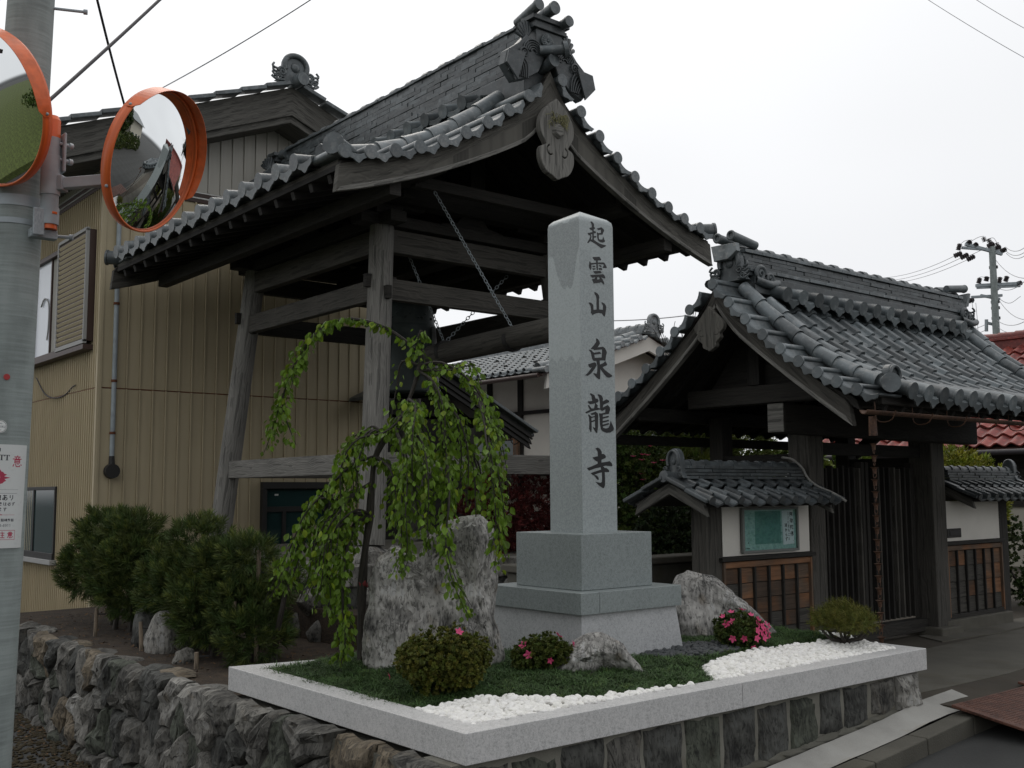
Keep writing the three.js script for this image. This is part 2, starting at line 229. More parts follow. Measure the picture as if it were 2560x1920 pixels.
// stone platform under the bell tower
{ const t = thing('tower_platform', 'stone platform that the bell tower stands on', 'platform');
  mesh('core', uvm(box(5.03, 9.37, 0.1, 0.74, -13.3, -8.53, 0.02), 1), M.rockWall[3], t);
  const edge = (a, b) => { const L = a.distanceTo(b), n = Math.round(L / 0.85); for (let i = 0; i < n; i++) { const p = a.clone().lerp(b, (i + 0.006) / n), q = a.clone().lerp(b, (i + 0.994) / n); mesh('kerb_stone', beam(p, q, 0.2, 0.19, 0.015), M.rockWall[i % 2 ? 4 : 1], t); } };
  edge(V(5.1, 0.79, -13.3), V(5.1, 0.79, -8.5)); edge(V(5.21, 0.792, -8.6), V(9.4, 0.792, -8.6));
  mesh('platform_top', uvm(box(5.2, 9.37, 0.7, 0.87, -13.3, -8.7, 0.01), 1.1), M.strip, t);
  const rr = RNG(5); for (let i = 0; i < 11; i++) for (let j = 0; j < 2; j++) mesh('stone', rockBlob(rr, 0.24, 0.15, 0.1).translate(5.0, 0.3 + j * 0.26, -8.75 - i * 0.42 - j * 0.15), M.rockWall[(i + j) % 4], t);
  for (let i = 0; i < 6; i++) for (let j = 0; j < 2; j++) mesh('stone', rockBlob(rr, 0.24, 0.15, 0.1).translate(5.3 + i * 0.42 + j * 0.1, 0.3 + j * 0.26, -8.5), M.rockWall[(i * 2 + j) % 4], t);
}
function rockBlob(r, rx, ry, rz, det = 3, amp = 0.22) {
  const g = new THREE.IcosahedronGeometry(1, det), p = g.attributes.position, o = r() * 50, pl = []; for (let i = 0; i < 9; i++) pl.push([V(r() - 0.5, r() - 0.5, r() - 0.5).normalize(), 0.62 + r() * 0.3]);
  const q = V(); for (let i = 0; i < p.count; i++) { q.fromBufferAttribute(p, i); for (const [n, d] of pl) { const k = q.dot(n) - d; if (k > 0) q.addScaledVector(n, -k * 0.9); } q.multiplyScalar(1 + amp * fb(q.x * 1.6 + o, q.y * 1.6, q.z * 1.6)); p.setXYZ(i, q.x * rx, q.y * ry, q.z * rz); }
  g.computeVertexNormals(); return uvm(g, 0.6, r() * 5, r() * 5);
}
// stones with polygonal faces, laid in a wall: convex cells of jittered sites
function cells(sites, x0, x1, y0, y1) {
  return sites.map((s, i) => {
    let poly = [[x0, y0], [x1, y0], [x1, y1], [x0, y1]];
    sites.forEach((t, j) => { if (j === i || Math.abs(t[0] - s[0]) > 1.3 || Math.abs(t[1] - s[1]) > 1.3) return;
      const mx = (s[0] + t[0]) / 2, my = (s[1] + t[1]) / 2, nx = t[0] - s[0], ny = t[1] - s[1], out = [], f = (p) => (p[0] - mx) * nx + (p[1] - my) * ny;
      for (let k = 0; k < poly.length; k++) { const a = poly[k], b = poly[(k + 1) % poly.length], fa = f(a), fc = f(b); if (fa <= 0) out.push(a); if (fa * fc < 0) { const u = fa / (fa - fc); out.push([lerp(a[0], b[0], u), lerp(a[1], b[1], u)]); } }
      poly = out; });
    return poly;
  });
}
function cellStone(poly, gap, bulge, r, rough = 0.5, warp = 0) {   // in the xy plane, facing +z
  let cx = 0, cy = 0; for (const p of poly) { cx += p[0] / poly.length; cy += p[1] / poly.length; }
  const ring = []; for (let k = 0; k < poly.length; k++) { const a = poly[k], b = poly[(k + 1) % poly.length], n = Math.max(1, Math.round(Math.hypot(a[0] - b[0], a[1] - b[1]) / 0.07)); for (let i = 0; i < n; i++) ring.push([lerp(a[0], b[0], i / n), lerp(a[1], b[1], i / n)]); }
  const n = ring.length, lev = [[1, -0.06], [1, 0.25], [0.9, 0.75], [0.66, 1], [0.34, 1.06]], pos = [], o = r() * 40, P = [];
  const tx = R(-0.5, 0.5, r), ty = R(-0.5, 0.5, r);
  for (const [k, h] of lev) P.push(ring.map(([x, y]) => { const d = Math.hypot(x - cx, y - cy) || 1, kk = Math.max(0.1, (d - gap) / d) * k, X = cx + (x - cx) * kk + warp * fb(x * 9, y * 9, o), Y = cy + (y - cy) * kk + warp * fb(x * 9, y * 9, o + 9); const z = h <= 0 ? -0.05 : bulge * h * (1 + rough * 1.6 * fb(X * 7 + o, Y * 7, o) + (tx * (X - cx) + ty * (Y - cy)) * 3); return [X, Y, z]; }));
  const c = [cx, cy, bulge * 1.05 * (1 + rough * fb(cx * 7 + o, cy * 7, o))];
  for (let l = 0; l < lev.length - 1; l++) for (let i = 0; i < n; i++) { const a = P[l][i], b = P[l][(i + 1) % n], d = P[l + 1][i], e = P[l + 1][(i + 1) % n]; pos.push(...a, ...b, ...e, ...a, ...e, ...d); }
  for (let i = 0; i < n; i++) pos.push(...P[lev.length - 1][i], ...P[lev.length - 1][(i + 1) % n], ...c);
  const g = new THREE.BufferGeometry(); g.setAttribute('position', new THREE.Float32BufferAttribute(pos, 3)); g.computeVertexNormals(); return uvm(g, 0.5, r() * 7, r() * 7);
}
// ---------------------------------------------------------------- rubble wall along the side street, block wall under the planter
{
  const t = thing('rubble_wall', 'rough retaining wall of mixed field stones along the side street', 'stone wall');
  const r = RNG(11), sites = [], H = [-0.78, 0.235];
  for (let i = 0; i < 42; i++) for (let j = 0; j < 3; j++) sites.push([0.08 + i * 0.213 + (j % 2) * 0.11 - 0.1 * j + R(-0.085, 0.085, r), -0.62 + j * 0.33 + R(-0.14, 0.14, r)]);
  const face = new THREE.Matrix4().makeRotationY(-PI / 2).setPosition(3.09, 0, -4.27);   // local x to -z... wall faces -x
  cells(sites, 0, 8.9, ...H).forEach((poly, i) => {
    if (poly.length < 3) return; const inPl = poly[0][0] < 2.6;
    const g = cellStone(poly.map(([x, y]) => [-x, y]).reverse(), 0.003, 0.03 + 0.055 * r(), r, 1.0, 0.06);
    g.applyMatrix4(new THREE.Matrix4().makeRotationY(-PI / 2)).translate(3.09, 0, -4.27);
    const p = g.attributes.position; for (let k = 0; k < p.count; k++) p.setX(k, p.getX(k) + 0.09 * (p.getY(k) - 0.2)); g.computeVertexNormals();
    const c = [0, 1, 3, 2, 0, 5, 1, 3, 0, 4, 5, 0, 3, 5, 0, 1][Math.floor(r() * 16)];
    mesh('stone', g, M.rockWall[c], t);
  });
  mesh('mortar', uvm(sheet([[3.07, -4.3], [3.07, -13.1], [3.4, -13.1], [3.4, -4.3]], 0.2, 1, 1.0), 0.8), M.mortar, t);
  for (let i = 0; i < 16; i++) if (i % 3 !== 1) mesh('cap_stone', rockBlob(r, 0.17 + 0.06 * r(), 0.05, 0.12, 3, 0.3).rotateY(PI / 2 + R(-0.3, 0.3, r)).translate(3.22 + R(-0.03, 0.03, r), 0.2 + R(-0.02, 0.02, r), -7.05 - i * 0.385 + R(-0.08, 0.08, r)), M.rockWall[[0, 1, 2, 3, 4, 1][i % 6]], t);
}
{
  const t = thing('block_wall', 'low wall of dark mossy split stone blocks under the pale kerb', 'stone wall');
  const r = RNG(23); let x = 3.2; M.mortarPale = std({ map: T.concrete, color: rgb(0.2, 0.195, 0.17), roughness: 0.95, bumpMap: T.noise, bumpScale: 0.004 }); mesh('mortar', uvm(box(3.12, 7.26, -0.75, 0.24, -4.5, -4.256, 0.004), 0.7), M.mortarPale, t);
  while (x < 7.22) {
    const last = x > 6.9, w = last ? 7.3 - x : 0.27 + 0.08 * r(), n = 5, top = 0.238, pts = [], bot = last ? -0.03 : lerp(-0.4, -0.0, clamp((x - 4) / 3)) + 0.05 * r();
    pts.push([x, bot + 0.02], [x + w * 0.5, bot - 0.015], [x + w, bot + 0.03], [x + w - 0.004, (top + bot) / 2], [x + w - 0.002, top], [x, top], [x + 0.006, (top + bot) / 2]);
    mesh('block', cellStone(pts, last ? 0.002 : 0.014, last ? 0.07 : 0.03, r, 0.8, 0.03).translate(0, 0, -4.268), last ? M.rockWall[4] : M.rockWall[[3, 5, 3, 0][Math.floor(r() * 4)]], t);
    x += w;
  }
  for (let i = 0; i < 14; i++) mesh('mortar_fillet', rockBlob(r, 0.19, 0.04, 0.035, 2, 0.4).translate(4.4 + i * 0.2, lerp(-0.2, -0.02, i / 14), -4.25), M.mortar, t);
}
// ---------------------------------------------------------------- planter kerb, pillar
{
  const t = thing('planter_kerb', 'pale speckled granite kerb framing the raised pebble planter', 'kerb'), w = 0.16, y0 = 0.243, y1 = 0.394;
  const seg = (pts, nm = 'kerb_stone') => mesh(nm, uvm(extr(pts.map(([x, z]) => [x, -z]), y1 - y0 - 0.004, 0.003).rotateX(-PI / 2).translate(0, y0 + 0.002, 0), 0.5, rnd() * 3, rnd() * 3), M.granite, t);
  const A = [3.167, -6.85], B = [3.167, -4.211], C = [7.378, -4.211], D = [7.378, -6.0];
  seg([[A[0], A[1]], [B[0], -4.62], [B[0] + w, -4.62], [A[0] + w, A[1] + 0.03]]);
  seg([[B[0], -4.617], [B[0], B[1]], [5.26, C[1]], [5.26, C[1] - w], [B[0] + w, B[1] - w], [B[0] + w, -4.617]]);
  seg([[5.263, C[1]], [C[0], C[1]], [C[0] - 0, C[1] - w], [5.263, C[1] - w]]);
  seg([[C[0], C[1] - w - 0.003], [D[0], D[1]], [D[0] - w, D[1]], [C[0] - w, C[1] - w - 0.003]]);
  const dz = (x) => lerp(A[1], D[1], (x - A[0]) / (D[0] - A[0]));
  for (const [a, b] of [[3.33, 4.6], [4.603, 5.9], [5.903, 7.21]]) seg([[a, dz(a)], [a, dz(a) + w], [b, dz(b) + w], [b, dz(b)]].reverse());
}
// wet and dry areas with ragged edges on the shaft
function stainTex(s, dark) { return tex(128, 1024, (u, v, x, y) => { const a = hash(x, y * 3, s), c = vn(u * 40, v * 300, 40, 300, s + 2); let k = 0.95 + 0.25 * (a - 0.5) + 0.3 * (c - 0.5); const e = 0.03 * (fbm(u, v, 5, 12, 3, s) - 0.5); return [k, k * 1.01, k * 1.01].map((q) => q * dark(u, v + e, u)); }); }
{
  const t = thing('temple_name_pillar', 'tall grey granite pillar carved with six black characters on stepped base', 'stone pillar');
  const px = 5.13, pz = -5.459, w = 0.339, y0 = 1.264, y1 = 3.545;
  const c = 0.02, s = new THREE.Shape(); s.moveTo(c, 0); s.lineTo(w - c, 0); s.lineTo(w, c); s.lineTo(w, w - c); s.lineTo(w - c, w); s.lineTo(c, w); s.lineTo(0, w - c); s.lineTo(0, c); s.closePath();
  // faces of the shaft, each one a slab of the same stone so that its damp marks stay on it
  const shaftMat = (tx) => std({ map: tx, color: rgb(0.39, 0.425, 0.425), roughness: 0.5, bumpMap: T.graniteB, bumpScale: 0.0004 });
  const left = stainTex(3, (u, v) => { const zig = 0.82 + 0.06 * Math.sin(u * 7 + 1) - (u > 0.62 ? 0.05 * Math.sin((u - 0.62) * 9) : 0); const top = v > zig && v < 0.985, low = v < 0.54 + 0.01 * Math.sin(u * 20); return top ? 0.72 : low ? 0.80 : 1; });
  const front = stainTex(8, (u, v) => { const k = v > 0.83 - 0.10 * (u < 0.32 ? 0 : 1) * sstep(0.3, 0.36, u) * 0 + (u < 0.35 ? 0.06 : 0) ? 1 : 0.88; return v < 0.5 ? k * 0.985 : k; });
  const h = y1 - y0, face = (m, f) => { const g = new THREE.BufferGeometry(); g.setAttribute('position', new THREE.Float32BufferAttribute(f.p, 3)); g.setAttribute('uv', new THREE.Float32BufferAttribute(f.uv, 2)); g.setIndex(f.i); g.computeVertexNormals(); return mesh('shaft_face', g.toNonIndexed(), m, t); };
  const r = 0.035, ring = [];   // plan outline rounded by a small radius; top a low pyramid
  const prof = [[0, 0], [h - r * 1.6, 0], [h - r * 0.7, 0.006], [h, 0.03], [h + 0.07, w / 2 - 0.0005]];
  const quadFace = (dir) => { const p = [], uv = [], i = []; for (const [y, ins] of prof) for (const e of [0, 1]) { const a = ins + 0.0, len = w - 2 * ins, k = a + len * e; const q = dir === 0 ? [k, y, w - ins] : dir === 1 ? [ins, y, k] : dir === 2 ? [w - k, y, ins] : [w - ins, y, w - k]; p.push(q[0] + px, q[1] + y0, q[2] + pz - w); uv.push(k / w, Math.min(1, y / h)); } for (let n = 0; n < prof.length - 1; n++) { const a = n * 2; i.push(a, a + 1, a + 3, a, a + 3, a + 2); } return { p, uv, i }; };
  const mf = shaftMat(front), ml = shaftMat(left); face(mf, quadFace(0)); face(ml, quadFace(1)); face(mf, quadFace(2)); face(ml, quadFace(3));
  // carved characters: brush outlines, in units of the drawing they were measured on
  const KX = px + 0.0, sc = 1.12;
  const chars = [
    ['ki', 0.011, 3.311, 0.197, 0.030, 0.142, [[455,260, 480,240, 540,265, 600,330, 625,400, 620,500, 660,530, 680,580, 610,605, 605,690, 680,700, 715,750, 690,795, 610,800, 612,930, 700,920, 725,960, 710,1000, 615,1000, 618,1110, 760,1210, 900,1290, 1100,1350, 1180,1365, 1140,1420, 980,1500, 930,1480, 800,1380, 650,1270, 450,1150, 400,1220, 350,1250, 315,1220, 400,1080, 455,950, 440,880, 380,880, 335,790, 450,760, 545,745, 545,650, 480,645, 405,560, 440,540, 525,515, 520,400, 500,330],
      [750,570, 960,515, 1080,630, 1085,690, 1040,770, 1010,860, 840,865, 835,960, 850,1070, 900,1090, 1000,1090, 1020,1040, 1040,940, 1080,1070, 1125,1150, 1110,1210, 1000,1235, 880,1200, 800,1120, 770,1000, 765,880, 755,760, 770,750, 810,790, 940,780, 935,630, 820,650]], [[485,900, 510,970, 480,1080, 545,1090, 545,840, 470,840]]],
    ['un', 0.006, 3.062, 0.196, 0.026, 0.141, [[555,135, 880,120, 960,250, 945,290, 800,290, 800,385, 1080,385, 1150,470, 1215,620, 1210,655, 1020,640, 1080,520, 1060,480, 800,460, 810,600, 800,750, 760,750, 735,600, 735,460, 500,490, 510,640, 490,720, 460,735, 405,620, 395,530, 430,330, 490,415, 720,395, 725,300, 660,290, 590,210],
      [550,540, 680,540, 685,595, 580,595], [545,660, 700,655, 670,710, 590,735], [835,510, 940,520, 985,600, 900,590], [840,640, 980,650, 1010,735, 870,725], [595,795, 920,780, 970,890, 680,910]],
      [[]], [[455,970, 1040,940, 1110,1020, 1140,1120, 1120,1135, 920,1070, 1000,1170, 1060,1290, 1090,1390, 1070,1420, 1030,1380, 970,1300, 870,1335, 610,1355, 545,1180, 560,1155, 640,1160, 690,1090, 680,1070, 560,1090, 520,1060], [770,1070, 860,1060, 905,1170, 760,1185]]],
    ['san', 0.003, 2.841, 0.195, 0.023, 0.140, [[640,195, 665,180, 780,250, 860,360, 865,450, 850,560, 855,1000, 1030,1020, 1040,840, 960,680, 985,665, 1090,720, 1170,830, 1190,920, 1165,1060, 1140,1250, 1110,1335, 1080,1330, 1020,1260, 990,1190, 850,1165, 700,1185, 600,1230, 560,1280, 475,1130, 495,1060, 470,850, 380,690, 410,665, 500,690, 590,790, 600,1020, 740,1000, 740,500, 715,380, 660,280]]],
    ['sen', -0.003, 2.545, 0.260, 0.022, 0.185, [[535,150, 600,170, 660,260, 670,340, 600,450, 480,540, 370,520, 360,505, 460,390, 545,270], [480,480, 770,440, 850,500, 910,640, 880,760, 855,940, 740,910, 730,800, 745,540, 450,560], [295,560, 300,540, 370,560, 460,650, 490,830, 740,820, 850,850, 840,920, 450,940, 400,850, 360,640], [430,660, 660,615, 715,690, 460,720],
      [545,920, 650,920, 665,1060, 675,1400, 665,1560, 640,1585, 560,1530, 440,1375, 450,1360, 555,1390, 575,1300, 580,1120], [270,1050, 470,985, 520,1010, 550,1090, 480,1220, 360,1370, 250,1450, 170,1430, 260,1340, 400,1150, 330,1175, 285,1120], [640,1080, 780,1020, 850,950, 910,1060, 900,1100, 750,1160, 830,1260, 1090,1470, 1080,1500, 980,1535, 900,1510, 780,1360, 640,1170]]],
    ['ryu', -0.008, 2.201, 0.280, 0.016, 0.198, [[295,190, 330,170, 440,230, 475,340, 540,350, 575,420, 550,460, 480,490, 550,570, 530,630, 600,660, 620,700, 500,720, 330,760, 190,820, 150,780, 300,700, 230,560, 270,550, 350,660, 430,660, 460,500, 300,525, 230,450, 240,430, 370,420, 350,260], [240,860, 260,850, 340,920, 345,1100, 350,1260, 340,1410, 320,1420, 270,1310, 280,1100, 270,950], [310,830, 470,765, 540,820, 555,900, 545,1300, 520,1450, 490,1450, 385,1280, 395,1265, 460,1290, 445,860, 350,870], [335,930, 455,905, 455,940, 335,970], [340,1060, 455,1025, 455,1065, 340,1110],
      [540,220, 570,200, 660,240, 710,340, 700,440, 820,370, 900,410, 910,460, 720,550, 700,640, 860,555, 930,640, 935,720, 890,850, 700,870, 690,1150, 700,1290, 800,1320, 880,1300, 920,1230, 955,1080, 1050,1310, 1040,1390, 940,1450, 820,1460, 700,1410, 640,1330, 610,1150, 605,960, 580,820, 640,830, 780,800, 790,690, 680,750, 620,700, 615,450, 590,310], [680,950, 890,905, 890,955, 690,1005], [680,1080, 890,1035, 890,1085, 690,1130], [690,1190, 890,1145, 900,1190, 690,1250]]],
    ['ji', -0.014, 1.848, 0.256, 0.006, 0.180, [[515,150, 600,125, 680,180, 735,280, 730,360, 780,345, 850,390, 880,460, 860,500, 720,560, 720,655, 920,630, 1005,610, 1080,690, 1100,760, 1090,795, 860,770, 780,790, 830,850, 890,850, 960,910, 990,960, 980,1000, 830,995, 840,1200, 840,1450, 800,1560, 760,1555, 640,1470, 510,1330, 690,1370, 735,1330, 735,1000, 580,1040, 430,1100, 345,1020, 460,980, 710,900, 690,820, 500,860, 290,935, 220,845, 420,770, 590,690, 590,625, 530,600, 450,530, 420,470, 600,430, 590,270], [450,1085, 540,1100, 610,1170, 625,1250, 600,1270, 560,1240]]],
  ];
  for (const [, u0, v0, a, b, c2, polys, holes, extra] of chars) {
    const gs = [], map = (L) => { const o = []; for (let i = 0; i < L.length; i += 2) o.push([(u0 + (L[i] * a - L[i + 1] * 0.002) / 1000) * sc, 1.55 + (v0 + (L[i] * b - L[i + 1] * c2) / 1000 - 1.55) * sc]); return o; };
    polys.forEach((L, i) => gs.push(extr(map(L), 0.0012 + i * 0.0002, 0, holes && i === 0 && holes[0].length ? [map(holes[0])] : [])));
    if (extra) gs.push(extr(map(extra[0]), 0.003, 0, [map(extra[1])]));
    mesh('carved_character', join(gs).translate(KX, 0, pz + 0.0004), M.ink, t);
  }
  const gr = (n, x0, x1, a, b, z0, z1, m) => mesh(n, uvm(box(x0, x1, a, b, z0, z1, 0.004), 0.5, rnd(), rnd()), m, t);
  gr('upper_block', 4.956, 5.643, 0.887, 1.264, -5.978, -5.291, M.graniteDark);
  gr('slab', 4.84, 5.01, 0.742, 0.8855, -6.157, -5.177, M.graniteDark); gr('slab', 5.013, 5.821, 0.742, 0.8855, -6.157, -5.177, M.graniteDark);
  const bt = [4.872, 5.79, -6.125, -5.208], o = 0.045, q = (x, y, z) => [x, y, z], bp = [];
  const g = new THREE.BoxGeometry(0.918, 0.34, 0.917, 1, 1, 1), p = g.attributes.position; for (let i = 0; i < p.count; i++) if (p.getY(i) < 0) { p.setX(i, p.getX(i) * 1.08); p.setZ(i, p.getZ(i) * 1.08); } g.computeVertexNormals();
  mesh('base', uvm(flat(g).translate(5.331, 0.571, -5.666), 0.5), M.graniteBase, t);
}
// ---------------------------------------------------------------- planter surface
const soilY = (x, z) => 0.355 + 0.06 * sstep(0.0, 0.6, Math.min(x - 3.3, -4.37 - z)) + 0.015 * pn(x * 3, 2, z * 3);
const lineAt = (L, x) => { for (let i = 0; i < L.length - 1; i++) if (x <= L[i + 1][0]) return lerp(L[i][1], L[i + 1][1], clamp((x - L[i][0]) / (L[i + 1][0] - L[i][0]))); return L[L.length - 1][1]; };
const W1 = [[3.32, -4.84], [3.55, -4.82], [3.7, -4.76], [3.86, -4.66], [4.05, -4.54], [4.3, -4.46], [4.7, -4.42], [5.02, -4.37]], W2 = [[5.2, -4.37], [5.3, -4.5], [5.42, -4.66], [5.65, -4.72], [6.15, -4.8], [6.6, -4.78], [7.1, -4.72], [7.21, -5.0]];
const isWhite = (x, z) => (x > 3.32 && x < 5.02 && z > lineAt(W1, x)) || (x > 5.2 && z > lineAt(W2, x));
const isDark = (x, z) => !isWhite(x, z) && Math.hypot((x - 5.82) / 0.46, (z + 5.08) / 0.24) < 1 && x > 5.3 || (x > 4.55 && x < 5 && z < -5.05 && z > -5.5 && x > 4.62);
const inPlanter = (x, z, m = 0) => x > 3.327 + m && x < 7.218 - m && z < -4.371 - m && z > lerp(-6.66, -5.84, (x - 3.17) / 4.2) + m;
struct('planter_soil', sheet([[3.31, -4.36], [7.23, -4.36], [7.23, -5.9], [3.31, -6.72]], soilY, 0.7, 0.3), M.soil);
function inst(name, geo, mat, list, parent, cols) {   // list of Matrix4
  const m = new THREE.InstancedMesh(geo, mat, list.length); list.forEach((x, i) => m.setMatrixAt(i, x)); if (cols) cols.forEach((c, i) => m.setColorAt(i, c));
  m.name = parent ? name : numbered(name); m.castShadow = m.receiveShadow = true; m.userData.kind = 'stuff'; (parent || scene).add(m); return m;
}
const TRS = (x, y, z, rx, ry, rz, sx, sy = sx, sz = sx) => new THREE.Matrix4().compose(V(x, y, z), new THREE.Quaternion().setFromEuler(new THREE.Euler(rx, ry, rz)), V(sx, sy, sz));
{
  const r = RNG(3), W = [], D = [], G = [], gc = [], peb = new THREE.IcosahedronGeometry(1, 2); { const p = peb.attributes.position; for (let i = 0; i < p.count; i++) { const k = 1 + 0.16 * pn(p.getX(i) * 1.3, p.getY(i) * 1.3, p.getZ(i) * 1.3); p.setXYZ(i, p.getX(i) * k, p.getY(i) * k, p.getZ(i) * k); } peb.computeVertexNormals(); }
  for (let i = 0; i < 26000 && W.length < 4600; i++) { const x = R(3.3, 7.25, r), z = R(-5.3, -4.355, r); if (!inPlanter(x, z, -0.01) || !isWhite(x, z)) continue; const s = R(0.011, 0.021, r), edge = 0.012 * r(); W.push(TRS(x, soilY(x, z) + 0.012 + 0.03 * r(), z, R(-0.5, 0.5, r), R(0, 6.3, r), R(-0.5, 0.5, r), s * R(1, 1.45, r), s * R(0.65, 0.95, r), s)); }
  for (let i = 0; i < 9000 && D.length < 1100; i++) { const x = R(4.5, 6.6, r), z = R(-5.55, -4.75, r); if (!isDark(x, z)) continue; const s = R(0.014, 0.024, r); D.push(TRS(x, soilY(x, z) + 0.01 + 0.025 * r(), z, R(-0.6, 0.6, r), R(0, 6.3, r), R(-0.6, 0.6, r), s * R(1, 1.5, r), s * 0.7, s)); }
  for (let i = 0; i < 9; i++) { const x = R(3.4, 4.9, r), z = R(-4.6, -4.35, r); W.push(TRS(x, 0.395 + 0.008, lerp(-4.36, -4.33, r()), 0, R(0, 6, r), 0, 0.014, 0.01, 0.012)); }
  tag(inst('white_pebbles', peb, M.pebble, W, null, W.map(() => { const k = R(0.9, 1.05, r); return rgb(k, k, k * R(0.97, 1, r)); })), 'white pebbles spread along the front of the planter', 'pebbles');
  tag(inst('dark_pebbles', peb, M.pebbleDark, D), 'dark grey pebbles around the foot of the pillar base', 'pebbles');
  // mondo grass: tufts of arching blades
  const blades = []; for (let b = 0; b < 9; b++) { const a = b * 2.4 + R(-0.4, 0.4, r), L = R(0.05, 0.085, r), w = 0.0028, P = (t) => { const o = L * (0.75 * t), h = L * (1.05 * t - 0.75 * t * t); return [o * Math.cos(a), h, o * Math.sin(a)]; }, pos = [], n = 3, sx = -Math.sin(a), sz = Math.cos(a); for (let k = 0; k < n; k++) { const A = P(k / n), B = P((k + 1) / n), wa = w * (1 - 0.5 * k / n), wb = w * (1 - 0.9 * (k + 1) / n); const q = [[A[0] - sx * wa, A[1], A[2] - sz * wa], [A[0] + sx * wa, A[1], A[2] + sz * wa], [B[0] + sx * wb, B[1], B[2] + sz * wb], [B[0] - sx * wb, B[1], B[2] - sz * wb]]; pos.push(...q[0], ...q[1], ...q[2], ...q[0], ...q[2], ...q[3]); } const g = new THREE.BufferGeometry(); g.setAttribute('position', new THREE.Float32BufferAttribute(pos, 3)); g.computeVertexNormals(); blades.push(g); }
  const tuft = mergeGeometries(blades);
  for (let i = 0; i < 40000 && G.length < 11000; i++) { const x = R(3.22, 7.2, r), z = R(-6.65, -4.3, r); if (!inPlanter(x, z, x < 3.45 && z < -4.9 ? -0.07 * r() : 0.01) || isWhite(x, z) || isDark(x, z)) continue; if (x > 4.83 && x < 5.83 && z < -5.16) continue; if (isWhite(x, z + 0.03 * r())) continue; G.push(TRS(x, soilY(x, z) + R(0, 0.02, r), z, R(-0.25, 0.25, r), R(0, 6.3, r), R(-0.25, 0.25, r), R(0.65, 1.2, r))); const k = R(0.45, 1.5, r), y = r() < 0.08 ? 1.5 : 1; gc.push(rgb(k * y, k * (y > 1 ? 1.25 : 1), k)); }
  tag(inst('mondo_grass', tuft, M.leaf([0.06, 0.115, 0.034], 0.25), G, null, gc), 'dark green mondo grass carpeting the planter', 'ground cover');
}
// ---------------------------------------------------------------- garden rocks
// a rock with a given front outline (metres, x to the right and y up as seen from the street corner) and a rounded body behind it
function outlineRock(outline, depth, seed, o = {}) {
  const g = new THREE.IcosahedronGeometry(1, o.det ?? 22), p = g.attributes.position, cx = o.cx ?? 0, cy = o.cy ?? 0.4, q = V();
  const ang = outline.map(([x, y]) => [Math.atan2(y - cy, x - cx), Math.hypot(x - cx, y - cy)]).sort((a, b) => a[0] - b[0]);
  const rad = (a) => { const n = ang.length; for (let i = 0; i < n; i++) { const A = ang[i], B = ang[(i + 1) % n], b1 = B[0] + (i === n - 1 ? 2 * PI : 0), aa = a < A[0] && i === n - 1 ? a + 2 * PI : a; if (aa >= A[0] && aa <= b1) { const t = (aa - A[0]) / (b1 - A[0] || 1), x = lerp(A[1] * Math.cos(A[0]), B[1] * Math.cos(b1), t), y = lerp(A[1] * Math.sin(A[0]), B[1] * Math.sin(b1), t); return Math.hypot(x, y); } } return ang[0][1]; };
  const r = RNG(seed), of = r() * 60, pl = []; for (let i = 0; i < 7; i++) pl.push([V(r() - 0.5, r() - 0.4, r() * 1.2).normalize(), 0.72 + 0.2 * r()]);
  for (let i = 0; i < p.count; i++) {
    q.fromBufferAttribute(p, i).normalize(); const a = Math.atan2(q.y, q.x), s = Math.hypot(q.x, q.y), k = rad(a);
    let x = cx + k * Math.cos(a) * Math.pow(s, 0.8), y = cy + k * Math.sin(a) * Math.pow(s, 0.8), z = q.z * depth * (0.8 + 0.35 * pn(x * 2 + of, y * 2, 1)), u = V(q.x, q.y, q.z);
    for (const [n, d] of pl) { const e = u.dot(n) - d; if (e > 0) z -= e * n.z * depth * 0.8; }
    const rg = 1 - Math.abs(fb(x * 5 + of, y * 2.6, z * 5, 4)) * 2.2, d = (o.rough ?? 0.05) * (fb(x * 2.6 + of, y * 1.7, z * 3, 5) * 1.6 - Math.pow(clamp(rg), 10) * 0.22);
    p.setXYZ(i, x + q.x * d, y + q.y * d, z + q.z * d * 1.6);
  }
  g.computeVertexNormals(); const n = g; return uvm(n, o.uv ?? 0.7, r() * 4, r() * 4);
}
const YAW = -0.69;
function rockThing(name, label, x, z, y, outline, depth, seed, o) { const t = thing(name, label, 'rock', [x, y, z]); t.rotation.y = YAW; mesh('rock_body', outlineRock(outline, depth, seed, o), o.mat ?? M.rockPale, t); return t; }
